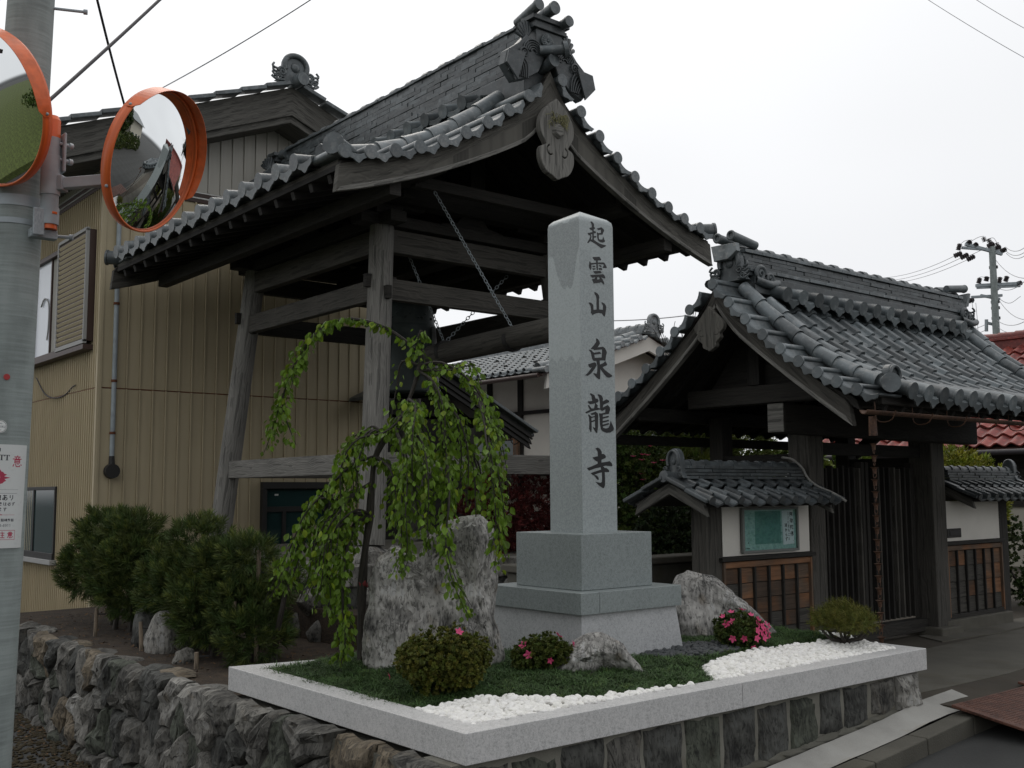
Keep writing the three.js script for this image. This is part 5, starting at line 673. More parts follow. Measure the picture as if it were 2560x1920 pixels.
{ // bell
  const t = thing('temple_bell', 'large dark bronze bell hanging inside the bell tower', 'bell', [7.29, 2.74, -10.9]), pr = [[0.36, 0], [0.425, 0], [0.43, 0.05], [0.405, 0.1], [0.40, 0.28], [0.405, 0.29], [0.405, 0.33], [0.395, 0.34], [0.375, 0.7], [0.365, 0.82], [0.368, 0.85], [0.35, 0.88], [0.33, 1.05], [0.28, 1.16], [0.16, 1.22], [0, 1.235]];
  mesh('bell_body', new THREE.LatheGeometry(pr.map((p) => new THREE.Vector2(...p)), 40), M.bronze, t);
  for (let i = 0; i < 4; i++) { const a = i * PI / 2 + 0.4; mesh('band', uvm(rbox(0.06, 0.5, 0.012, 0.004), 1).translate(0, 0.58, 0.388).rotateY(a), M.bronze, t); }
  const nb = []; for (let i = 0; i < 40; i++) nb.push(new THREE.SphereGeometry(0.016, 8, 6).translate(0, 0.93 + 0.05 * (i % 3), 0.345 - 0.012 * (i % 3)).rotateY(i * PI / 20)); mesh('nipples', join(nb), M.bronze, t);
  mesh('hanger', new THREE.TorusGeometry(0.09, 0.03, 10, 24).translate(0, 1.3, 0), M.bronze, t); mesh('striking_point', new THREE.CylinderGeometry(0.07, 0.07, 0.02, 20).rotateX(PI / 2).translate(-0.08, 0.28, 0.40), M.bronze, t);
}
{ // striking log on chains
  const t = thing('striking_log', 'horizontal timber log hung on chains before the bell', 'bell striker', [7.15, 3.15, -9.0]);
  mesh('log', cyl(V(0, 0.0, -1.15), V(0, 0.06, 1.35), 0.125, 0.13, 18), M.woodMid, t);
  for (const z of [0.34, -0.9]) mesh('band', cyl(V(0, 0.02, z - 0.03), V(0, 0.02, z + 0.03), 0.134, 0.134, 18), M.iron, t);
  const chain = (A, B) => { const n = Math.round(A.distanceTo(B) / 0.044), gs = []; for (let i = 0; i < n; i++) gs.push(new THREE.TorusGeometry(0.017, 0.0045, 5, 10).scale(1, 1.5, 1).rotateY(i % 2 ? 0 : PI / 2).rotateZ(-PI / 2).applyMatrix4(along(A.clone().lerp(B, i / n), A.clone().lerp(B, (i + 1) / n)))); mesh('chain', join(gs), M.zinc, t); };
  chain(V(0, 0.14, 0.34), V(-1.02, 1.5, 0.3)); chain(V(0, 0.12, -0.9), V(0.7, 0.95, -0.6)); chain(V(0, 0.12, -0.9), V(-0.7, 1.0, -0.6));
}
// ---------------------------------------------------------------- temple gate
{
  const t = thing('temple_gate', 'dark timber temple gate with tiled gable roof and barred doors', 'gate'), zr = -6.2, x0 = 7.5, x1 = 12.15, LEN = x1 - x0;
  const FF = frame(V(x0, 0, zr), V(1, 0, 0), V(0, 0, 1)), FB = frame(V(x0, 0, zr), V(1, 0, 0), V(0, 0, -1));
  const S = (d) => 3.50 - 1.15 * d + 0.26 * d * d, B = (d) => 3.13 - 0.86 * d + 0.06 * d * d + 0.1 * Math.pow(Math.max(0, 1 - d / 0.3), 2), U = (d) => S(d) - 0.11;
  const roof = new THREE.Group(); roof.name = 'roof'; t.add(roof);
  const mats = [M.tile[0], M.tile[1], M.tile[1], M.tile[2], M.tile[2], M.tile[3]], PT = [0, 1, 2].map(() => panTile(0.243, 0.2)), ET = eaveTile(0.243, 0.3, 0.062, 0.085), VT = eaveTile(0.205, 0.33, 0.026, 0.07, 0.05, 0.8);
  // the front slope tile by tile; the rear one is turned away from the street
  slopeTiles(FF, S, 0.14, 1.6, 9, 0.42, LEN - 0.42, 16, PT, mats, roof, 'pantile', 0.02, RNG(71)); slopeTiles(FB, S, 0.14, 1.7, 9, 0.42, LEN - 0.42, 16, PT, mats, roof, 'pantile', 0.03, RNG(72), true);
  for (const [F, dm] of [[FF, 1.66], [FB, 1.74]]) {
    deck(F, S, 0.05, LEN - 0.05, 0, dm - 0.08, 0.06, 0.04, M.woodBlack, t);
    eaveRow(F, dm + 0.06, S(dm) + 0.0, -0.3, 0.3, LEN - 0.3, 17, ET, mats, roof, 'eave_tile', (s) => 0.03 * Math.pow((s / LEN - 0.5) * 2, 4));
    vergeRow(F, (d) => S(d) - 0.005, -0.06, -1, 0.06, dm, 9, VT, [M.tile[1], M.tile[2], M.tile[2], M.tile[3]], roof, RNG(73)); vergeRow(F, (d) => S(d) - 0.005, LEN + 0.06, 1, 0.06, dm, 9, VT, mats, roof, RNG(74));
    for (const s of [0.27, 0.46, LEN - 0.27, LEN - 0.46]) coverRow(F, (d) => S(d) + 0.045, s, s < 0.3 || s > LEN - 0.3 ? 0.12 : 0.25, dm - 0.2, 7, 0.066, [M.tile[1], M.tile[2], M.tile[3], M.tile[3]], roof, RNG(75));
    eaveRow(F, 0.33, S(0.2) + 0.06, -0.25, 0.62, LEN - 0.55, 14, eaveTile(0.249, 0.26, 0.062, 0.085), mats, roof, 'apron_tile');
    for (const s of [0.06, LEN - 0.06]) { const q = F.at(s, dm + 0.03, S(dm) + 0.08); mesh('corner_tile', uvm(mergeGeometries([cyl(F.at(s + (s < 1 ? 0.25 : -0.25), dm - 0.16, S(dm - 0.16) + 0.06), q, 0.06, 0.065, 14), cyl(q, q.clone().add(V(s < 1 ? -0.012 : 0.012, 0, F.f.z * 0.014)), 0.078, 0.078, 18)].map(prep)), 0.5), M.tile[2], roof);
      const o = mesh('slope_ornament', ridgeOrnament(0.24, 0.2, 1), M.tile[1], roof); o.position.copy(F.at(s + (s < 1 ? 0.31 : -0.31), dm - 0.13, S(dm - 0.13) + 0.015)); o.rotation.y = F.f.z > 0 ? 0 : PI; }
    for (const [s, sg] of [[0.03, -1], [LEN - 0.03, 1]]) {
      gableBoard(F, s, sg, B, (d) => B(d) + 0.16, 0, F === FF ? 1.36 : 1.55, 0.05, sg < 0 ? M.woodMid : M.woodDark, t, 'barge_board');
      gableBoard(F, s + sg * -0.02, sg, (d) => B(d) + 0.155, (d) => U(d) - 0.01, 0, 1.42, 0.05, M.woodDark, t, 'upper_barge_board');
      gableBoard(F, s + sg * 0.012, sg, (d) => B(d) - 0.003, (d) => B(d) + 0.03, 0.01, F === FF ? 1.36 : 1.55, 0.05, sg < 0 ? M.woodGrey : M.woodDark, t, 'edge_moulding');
    }
    rafters(F, S, 0.2, LEN - 0.2, 17, 0.2, dm - 0.1, 0.1, 0.05, 0.065, M.woodBlack, t);
    mesh('eave_board', beam(F.at(0.06, dm - 0.07, S(dm - 0.07) - 0.07), F.at(LEN - 0.06, dm - 0.07, S(dm - 0.07) - 0.07), 0.04, 0.07), M.woodDark, t); if (F === FB) mesh('eave_beam', beam(F.at(0.06, dm - 0.12, S(dm) - 0.2), F.at(LEN - 0.06, dm - 0.12, S(dm) - 0.2), 0.08, 0.1), M.woodDark, t);
  }
  const rg = new THREE.Group(); rg.name = 'ridge'; t.add(rg), mesh('ridge_base', uvm(box(x0 + 0.35, x1 - 0.35, 3.36, 3.52, zr - 0.2, zr + 0.2), 0.5), M.tile[0], rg);
  ridgeStack(FF, 0.3, LEN - 0.35, 3.52, 7, 0.038, (k) => lerp(0.17, 0.1, k), [M.tile[0], M.tile[0], M.tile[1], M.tile[1]], rg, { piece: 0.26, cap: 0.26, capR: 0.062, strips: [1, 6], light: [M.tile[2], M.tile[3]], seed: 53 });
  for (const [s, sg] of [[0.24, -1], [LEN - 0.3, 1]]) {
    const orn = new THREE.Group(); orn.name = 'ridge_ornament'; orn.position.copy(FF.at(s, 0, 3.48)); orn.rotation.y = sg < 0 ? -PI / 2 : PI / 2; t.add(orn);
    mesh('scroll_ornament', ridgeOrnament(0.36, 0.3, 1), M.tile[1], orn);
    for (const [x, y] of [[-0.08, 0.41], [0.08, 0.41]]) mesh('ridge_end_tile', uvm(mergeGeometries([cyl(V(x * 0.8, y - 0.04, -0.3), V(x, y + 0.0, 0.07), 0.04, 0.045, 14), new THREE.TorusGeometry(0.036, 0.014, 8, 18).translate(x, y, 0.075), new THREE.CylinderGeometry(0.042, 0.042, 0.01, 16).rotateX(PI / 2).translate(x, y, 0.066)].map(prep)), 0.4), M.tile[2], orn);
    mesh('collar', uvm(extr([[-0.12, 0.2], [-0.15, 0.34], [0.13, 0.33], [0.14, 0.26], [0.04, 0.2]], 0.05, 0.004).translate(0, 0.0, 0.03), 0.4), M.tileLight[0], orn);
    for (const k of [-1, 1]) mesh('side_scroll', uvm(mergeGeometries([scroll(0.075, 1.7, 0.028), scroll(0.05, 1.5, 0.022).translate(0.14, -0.03, 0), tube([V(-0.08, -0.06, 0), V(0.1, -0.09, 0.02), V(0.26, -0.06, 0)], 0.04, 12, 8)].map(prep)), 0.4).applyMatrix4(new THREE.Matrix4().makeRotationY(k > 0 ? PI / 2 : -PI / 2)).translate(k * 0.2, 0.06, -0.18), M.tile[1], orn);
  }
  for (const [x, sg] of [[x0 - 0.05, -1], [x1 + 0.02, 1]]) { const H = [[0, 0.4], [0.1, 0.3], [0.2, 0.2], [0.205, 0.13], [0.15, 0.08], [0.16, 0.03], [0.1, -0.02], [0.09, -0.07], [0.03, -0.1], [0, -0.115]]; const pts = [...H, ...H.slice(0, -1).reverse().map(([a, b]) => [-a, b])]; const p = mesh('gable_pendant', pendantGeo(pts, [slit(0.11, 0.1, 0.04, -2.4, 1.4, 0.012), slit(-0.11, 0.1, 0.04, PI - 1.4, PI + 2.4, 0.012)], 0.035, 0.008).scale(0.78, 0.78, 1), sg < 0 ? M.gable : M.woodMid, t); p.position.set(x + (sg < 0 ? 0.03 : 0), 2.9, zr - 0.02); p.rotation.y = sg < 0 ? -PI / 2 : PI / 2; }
  // frame
  const post = (n, x, z, y1, w, m) => { mesh(n, beam(V(x, 0.08, z), V(x, y1, z), w, w, 0.012), m, t); mesh('base_stone', uvm(rbox(w + 0.18, 0.11, w + 0.18, 0.02).translate(x, 0.035, z), 0.5), M.strip, t); };
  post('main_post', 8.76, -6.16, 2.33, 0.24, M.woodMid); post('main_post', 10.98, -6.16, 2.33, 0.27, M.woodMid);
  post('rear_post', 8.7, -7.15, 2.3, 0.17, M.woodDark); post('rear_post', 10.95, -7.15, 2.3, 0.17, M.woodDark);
  mesh('lintel', beam(V(8.07, 2.215, -5.98), V(11.62, 2.19, -5.98), 0.19, 0.28, 0.02), M.woodDark, t);
  mesh('lintel_end', uvm(rbox(0.012, 0.265, 0.175, 0.004), 1).translate(8.062, 2.215, -5.98), M.woodGrey, t);
  for (const x of [8.1, 11.5]) { mesh('cross_beam', beam(V(x, 2.44, -5.4), V(x, 2.44, -7.0), 0.16, 0.17), M.woodDark, t); mesh('strut', beam(V(x, 2.53, zr), V(x, 3.2, zr), 0.14, 0.14), M.woodBlack, t); }
  mesh('gable_panel', uvm(extr([[-0.6, 2.5], [0.6, 2.5], [0.08, 3.12], [-0.08, 3.12]], 0.04, 0).rotateY(-PI / 2).translate(8.16, 0, zr), 1), M.woodBlack, t);
  for (const z of [-5.02, -7.33]) mesh('purlin', beam(V(x0 + 0.1, 2.31, z), V(x1 - 0.1, 2.31, z), 0.13, 0.13), M.woodDark, t); mesh('ridge_beam', beam(V(x0 + 0.1, 3.22, zr), V(x1 - 0.1, 3.22, zr), 0.14, 0.16), M.woodBlack, t);
  mesh('head_rail', beam(V(8.8, 1.96, -6.2), V(10.85, 1.96, -6.2), 0.1, 0.12), M.woodBlack, t); mesh('threshold', beam(V(8.82, 0.11, -6.2), V(10.84, 0.11, -6.2), 0.14, 0.13), M.woodDark, t); mesh('door_jamb', beam(V(8.87, 0.17, -6.2), V(8.87, 1.9, -6.2), 0.14, 0.14), M.woodBlack, t); mesh('tie_beam', beam(V(8.7, 1.84, -6.25), V(8.7, 1.84, -7.2), 0.09, 0.13), M.woodBlack, t); mesh('tie_beam', beam(V(10.95, 1.84, -6.25), V(10.95, 1.84, -7.2), 0.09, 0.13), M.woodBlack, t);
  const r = RNG(81);
  for (const [a, b] of [[8.95, 9.87], [9.89, 10.83]]) { const d = new THREE.Group(); d.name = 'door'; t.add(d); for (const [x, w] of [[a + 0.03, 0.08], [b - 0.03, 0.08]]) mesh('stile', beam(V(x, 0.2, -6.27), V(x, 1.84, -6.27), 0.055, w), M.woodDark, d); for (const y of [0.24, 0.75, 1.25, 1.62]) mesh('rail', beam(V(a, y, -6.29), V(b, y, -6.29), 0.04, 0.085), M.woodDark, d); for (let i = 0; i < 8; i++) { const x = lerp(a + 0.115, b - 0.115, i / 7); mesh('slat', beam(V(x, 0.2, -6.245), V(x + R(-0.004, 0.004, r), 1.78 + R(-0.01, 0.02, r), -6.245), 0.028, 0.072, 0.004), pick([M.woodDark, M.woodBlack, M.woodDark, M.woodMid], r), d); } }
  // gutter under the front eave
  const gp = new THREE.Shape(); gp.absarc(0, 0, 0.034, PI, 2 * PI, false); gp.lineTo(0.028, 0); gp.absarc(0, 0, 0.028, 2 * PI, PI, true); gp.closePath();
  mesh('gutter', extr(gp, 5.0, 0).rotateY(PI / 2).translate(7.15, 2.155, -4.5), M.copper, t); for (let i = 0; i < 9; i++) mesh('gutter_bracket', tube([V(7.5 + i * 0.55, 2.24, -4.62), V(7.5 + i * 0.55, 2.09, -4.6), V(7.5 + i * 0.55, 2.09, -4.48), V(7.5 + i * 0.55, 2.16, -4.44)], 0.005, 10, 5), M.copper, t);
}
{ // rain chain of cups
  const t = thing('rain_chain', 'copper rain chain of linked cups hanging from the gate gutter', 'rain chain', [7.43, 0, -4.6]); mesh('outlet', cyl(V(0, 2.12, 0), V(0, 1.97, 0), 0.03, 0.034, 12), M.copper, t);
  const cup = new THREE.LatheGeometry([[0.013, 0], [0.015, 0.024], [0.021, 0.045], [0.034, 0.052], [0.03, 0.049], [0.018, 0.04], [0.009, 0.004]].map((q) => new THREE.Vector2(...q)), 12); const links = []; let n = 0;
  for (let y = 1.86; y > 0.05; y -= 0.0925) { mesh('cup', cup, M.copper, t).position.y = y; links.push(new THREE.TorusGeometry(0.012, 0.003, 5, 10).scale(1, 1.7, 1).rotateY(n++).translate(0, y - 0.012, 0)); } mesh('links', join(links), M.copper, t);
}
// ---------------------------------------------------------------- roofed walls beside the gate
function roofedWall(name, label, o) {
  const t = thing(name, label, 'wall'), { x0, x1, zf, zb } = o, zc = (zf + zb) / 2, y0 = 0.06;
  mesh('footing', uvm(box(x0 - 0.12, x1 + 0.1, -0.05, y0 + 0.08, zb - 0.05, zf + 0.06, 0.015), 0.6), M.strip, t);
  mesh('plaster_panel', uvm(box(x0 + 0.01, x1 - 0.01, 0.98, 1.42, zb, zf, 0.003), 0.8), M.plaster, t);
  for (const x of o.posts) mesh('post', beam(V(x, y0, zc), V(x, 1.47, zc), zf - zb + 0.05, 0.17, 0.008), o.postMat ?? M.woodDark, t);
  mesh('sill', uvm(box(x0 - 0.03, x1 + 0.03, 0.94, 0.975, zb - 0.01, zf + 0.045, 0.004), 1), M.woodDark, t); mesh('core', uvm(box(x0, x1, y0 + 0.05, 0.94, zb + 0.02, zf - 0.03), 1), M.woodBlack, t);
  mesh('frame_rail', beam(V(x0 + 0.02, 0.905, zf + 0.002), V(x1 - 0.02, 0.905, zf + 0.002), 0.03, 0.055), M.boardRed, t); mesh('frame_rail', beam(V(x0 + 0.02, y0 + 0.1, zf + 0.002), V(x1 - 0.02, y0 + 0.1, zf + 0.002), 0.03, 0.06), M.woodDark, t);
  const r = RNG(o.seed), n = o.cols, W = (x1 - x0 - 0.06) / n;
  for (let i = 0; i < n; i++) { const a = x0 + 0.03 + i * W; for (let j = 0; j < o.rows; j++) { const h = (0.875 - y0 - 0.13) / o.rows, y = y0 + 0.13 + j * h, fade = j / o.rows; const k = fade * o.red + R(-0.28, 0.28, r) + (i / n - 0.5) * 0.35; const m = k > 0.42 ? M.boardRed : k > 0.16 ? M.boardMid : M.woodMid; mesh('board', uvm(rbox(W - 0.003, h - 0.006, 0.018, 0.003), 0.7, r() * 4, r() * 4).applyMatrix4(new THREE.Matrix4().makeRotationX(-0.025)).translate(a + W / 2, y + h / 2, zf - 0.016), m, t); }
    if (i) mesh('batten', beam(V(a, y0 + 0.12, zf + 0.005), V(a, 0.88, zf + 0.005), 0.024, 0.03, 0.003), o.batten ?? M.woodDark, t); }
  for (const x of [x0 + 0.02, x1 - 0.02]) mesh('batten', beam(V(x, y0 + 0.1, zf + 0.006), V(x, 0.93, zf + 0.006), 0.026, 0.034, 0.003), M.boardRed, t);
  // small roof
  const rx0 = o.rx0, rx1 = o.rx1, L = rx1 - rx0, FF = frame(V(rx0, 0, zc), V(1, 0, 0), V(0, 0, 1)), FB = frame(V(rx0, 0, zc), V(1, 0, 0), V(0, 0, -1)), S = (d) => 1.66 - 0.46 * d, mats = o.mats ?? [M.tile[0], M.tile[1], M.tile[0], M.tile[2]], rf = new THREE.Group(); rf.name = 'roof'; t.add(rf);
  const nC = Math.round(L / 0.185), ET = eaveTile(L / nC, 0.16, 0.032, 0.035), PT = panTile(L / nC, 0.16, 0.026, 0.012);
  for (const F of [FF, FB]) { deck(F, S, 0.03, L - 0.03, 0, 0.4, 0.03, 0.03, M.woodBlack, t); slopeTiles(F, S, 0.04, 0.4, 2, 0, L, nC, [PT], mats, rf, 'pantile', 0.022, RNG(o.seed + 1)); eaveRow(F, 0.47, S(0.42) + 0.006, -0.35, 0, L, nC, ET, mats, rf);
    for (const [s, sg] of [[0, -1], [L, 1]]) { gableBoard(F, s + sg * -0.03, sg, (d) => S(d) - 0.13, (d) => S(d) - 0.045, 0, 0.4, 0.03, M.eaveGrey, t, 'barge_board'); for (let k = 0; k < 2; k++) mesh('verge_tile', beam(F.at(s + sg * 0.01, 0.02 + k * 0.22, S(0.02 + k * 0.22) + 0.012), F.at(s + sg * 0.01, 0.25 + k * 0.22, S(0.25 + k * 0.22) + 0.022), 0.09, 0.035, 0.01), mats[k], rf); } }
  const rg = new THREE.Group(); rg.name = 'ridge'; t.add(rg); ridgeStack(FF, 0.12, L - 0.02, 1.65, 4, 0.03, (k) => lerp(0.085, 0.06, k), [M.tile[0], M.tile[1]], rg, { piece: 0.2, cap: 0.19, capR: 0.045, seed: o.seed });
  for (const [s, sg] of o.ends) { const orn = mesh('ridge_ornament', ridgeOrnament(0.2, 0.24), M.tile[1], t); orn.position.copy(FF.at(s, 0, 1.665)); orn.rotation.y = sg < 0 ? -PI / 2 + 0.0 : PI / 2; mesh('ridge_end_tile', cyl(FF.at(s + 0.02, 0, 1.66), FF.at(s + sg * 0.14, 0, 1.675), 0.046, 0.05, 14), M.tile[1], t); }
  if (o.fillet) mesh('mortar_fillet', tube(o.fillet.map((q) => V(...q)), 0.011, 24, 7), M.concrete, t);
  return t;
}
M.boardMid = std({ map: T.board, color: rgb(0.15, 0.14, 0.13), bumpMap: T.woodB, bumpScale: 0.002 });
roofedWall('roofed_wall', 'small tiled roof wall with white plaster and brown boards, left of the gate', { x0: 7.3, x1: 8.6, zf: -6.03, zb: -6.2, posts: [7.22], postMat: M.woodMid, cols: 6, rows: 5, red: 0.85, seed: 301, rx0: 6.72, rx1: 8.56, ends: [[0.1, -1]], fillet: [[8.3, 1.86, -6.1], [8.42, 1.84, -6.07], [8.5, 1.76, -6.02], [8.52, 1.67, -5.98], [8.53, 1.6, -5.9], [8.55, 1.52, -5.72], [8.56, 1.45, -5.6]] });
roofedWall('roofed_wall', 'tiled roof wall with white plaster and dark boards, right of the gate', { x0: 11.15, x1: 12.42, zf: -6.08, zb: -6.25, posts: [12.5], cols: 6, rows: 4, red: 0.55, seed: 331, rx0: 11.2, rx1: 13.0, batten: M.woodBlack, ends: [[1.72, 1]] });
{ const t = thing('name_slot', 'small dark plate on the white plaster right of the gate', 'plate', [11.34, 1.07, -6.075]); mesh('frame', uvm(rbox(0.3, 0.1, 0.02, 0.004), 1), M.iron, t); mesh('slot', rbox(0.22, 0.05, 0.012, 0.003).translate(0.01, 0, 0.008), M.ink, t); }
// notice case on the white wall and the paper in it
{
  const t = thing('notice_case', 'flat glazed notice case with pale green backing on the white plaster wall', 'notice board', [7.97, 1.2, -6.02]), W = 0.82, H = 0.40;
  const back = document.createElement('canvas'); back.width = 512; back.height = 256; const c = back.getContext('2d'); c.fillStyle = '#a3bfbb'; c.fillRect(0, 0, 512, 256); c.fillStyle = '#658f8a'; c.fillRect(112, 8, 250, 212); const r = RNG(6); for (let i = 0; i < 900; i++) { c.fillStyle = `rgba(${20 + 40 * r()},${60 + 50 * r()},${60 + 40 * r()},0.08)`; c.fillRect(r() * 512, r() * 256, 4 + 24 * r(), 4 + 18 * r()); } c.fillStyle = '#20302c'; c.beginPath(); c.arc(48, 208, 4, 0, 7); c.fill(); c.fillStyle = '#161616'; c.fillRect(12, 242, 14, 4); c.fillRect(32, 241, 26, 5);
  const ct = new THREE.CanvasTexture(back); ct.colorSpace = THREE.SRGBColorSpace; const pl = new THREE.PlaneGeometry(W - 0.05, H - 0.045); pl.translate(0, 0, 0.008);
  mesh('backing', pl, std({ map: ct, roughness: 0.8 }), t);
  mesh('case', uvm(mergeGeometries([box(-W / 2, W / 2, H / 2 - 0.022, H / 2, -0.005, 0.028, 0.003), box(-W / 2, W / 2, -H / 2, -H / 2 + 0.022, -0.005, 0.028, 0.003), box(-W / 2, -W / 2 + 0.028, -H / 2 + 0.022, H / 2 - 0.022, -0.005, 0.028, 0.003), box(W / 2 - 0.022, W / 2, -H / 2 + 0.022, H / 2 - 0.022, -0.005, 0.028, 0.003), box(-W / 2, W / 2, -H / 2 + 0.02, H / 2 - 0.02, -0.005, 0.004, 0.001)].map(prep)), 1), std({ color: rgb(0.16, 0.17, 0.16), roughness: 0.5 }), t);
  mesh('glass_pane', rbox(W - 0.05, H - 0.045, 0.003, 0.001).translate(0, 0, 0.022), new THREE.MeshPhysicalMaterial({ transmission: 1, thickness: 0, roughness: 0.03, color: rgb(0.92, 0.97, 0.96) }), t);
  const n = thing('notice_sheet', 'white paper sheet with brushed writing inside the notice case', 'notice', [8.235, 1.215, -6.009]); const cv = document.createElement('canvas'); cv.width = 256; cv.height = 512; const k = cv.getContext('2d'); k.fillStyle = '#d9dbe0'; k.fillRect(0, 0, 256, 512); k.strokeStyle = '#19181c'; k.lineCap = 'round'; k.lineJoin = 'round';
  // strokes [x0,y0, x1,y1 ...] on a 100 grid for each character
  const G = { a: [[12, 10, 12, 90], [12, 14, 34, 12, 22, 38, 34, 50, 16, 62], [42, 20, 92, 16], [80, 18, 80, 88, 68, 82], [48, 38, 66, 36, 66, 60, 48, 62, 48, 38]], mi: [[10, 12, 34, 12, 32, 34, 12, 36, 10, 56, 36, 56, 30, 86], [60, 8, 44, 34], [46, 24, 92, 22, 84, 36], [68, 24, 68, 92, 58, 84], [52, 48, 44, 74], [82, 46, 92, 72]], da: [[12, 10, 12, 92], [12, 14, 32, 12, 22, 38, 34, 52, 16, 62], [64, 6, 66, 20], [42, 32, 44, 20, 92, 20, 88, 34], [56, 40, 54, 84, 90, 84, 90, 72], [86, 44, 56, 62]], butsu: [[28, 8, 8, 48], [20, 34, 20, 92], [40, 18, 88, 18, 88, 36, 40, 36, 40, 56, 92, 56, 88, 78], [56, 8, 50, 90], [72, 8, 72, 94]], ko: [[24, 24, 74, 22, 62, 34], [24, 66, 30, 78, 78, 76]], ni: [[20, 20, 20, 80], [48, 30, 82, 28], [44, 66, 52, 78, 86, 74]], wo: [[30, 24, 74, 20], [50, 8, 36, 48, 58, 46, 54, 66], [78, 40, 40, 68, 46, 88, 82, 84]], ku: [[20, 16, 82, 16], [50, 6, 50, 38], [14, 42, 88, 42], [44, 46, 26, 78, 78, 74], [66, 60, 84, 88]], ru: [[26, 16, 70, 14, 28, 54, 66, 46, 78, 70, 54, 86, 42, 76, 56, 72]], to: [[36, 12, 44, 46], [78, 28, 34, 58, 32, 80, 80, 82]], tou: [[16, 10, 26, 20], [14, 36, 26, 38, 22, 62, 14, 74, 40, 72, 94, 88], [46, 12, 86, 12], [50, 26, 82, 26, 82, 44, 50, 44, 50, 26], [66, 44, 66, 64], [50, 52, 46, 64], [82, 52, 90, 64]], ka: [[18, 34, 62, 30, 58, 78, 46, 70], [40, 10, 22, 86], [74, 24, 90, 52]], ra: [[44, 10, 60, 20], [30, 34, 26, 62, 70, 48, 78, 70, 40, 90]], zu: [[14, 22, 88, 20], [54, 8, 54, 60, 38, 56, 50, 44, 56, 62, 36, 92], [72, 4, 78, 14], [84, 2, 90, 12]] };
  const put = (g, x, y, s, w) => { k.lineWidth = w; for (const L of G[g]) { k.beginPath(); k.moveTo(x + L[0] * s / 100, y + L[1] * s / 100); for (let i = 2; i < L.length; i += 2) k.lineTo(x + L[i] * s / 100, y + L[i + 1] * s / 100); k.stroke(); } };
  ['a', 'mi', 'da', 'butsu'].forEach((g, i) => put(g, 172, 28 + i * 98, 76, 9)); ['ko', 'ko', 'ni', 'ku', 'ru', 'ko', 'to'].forEach((g, i) => put(g, 112, 30 + i * 62, 56, 6)); ['tou', 'ka', 'ra', 'zu'].forEach((g, i) => put(g, 48, 196 + i * 70, 62, 8));
  k.strokeStyle = '#55555c'; k.lineWidth = 2; for (let i = 0; i < 22; i++) { k.beginPath(); k.moveTo(10, 210 + i * 13); k.lineTo(20, 214 + i * 13); k.stroke(); } k.fillStyle = '#7c2a2a'; k.fillRect(232, 462, 9, 9);
  const nt = new THREE.CanvasTexture(cv); nt.colorSpace = THREE.SRGBColorSpace; const g = new THREE.PlaneGeometry(0.165, 0.31, 6, 6), p = g.attributes.position; for (let i = 0; i < p.count; i++) p.setZ(i, 0.0025 * Math.sin(p.getX(i) * 30) * (0.5 + p.getY(i) * 2)); g.computeVertexNormals(); mesh('paper', g, std({ map: nt, roughness: 0.9, side: THREE.DoubleSide }), n).rotation.z = 0.035;
}
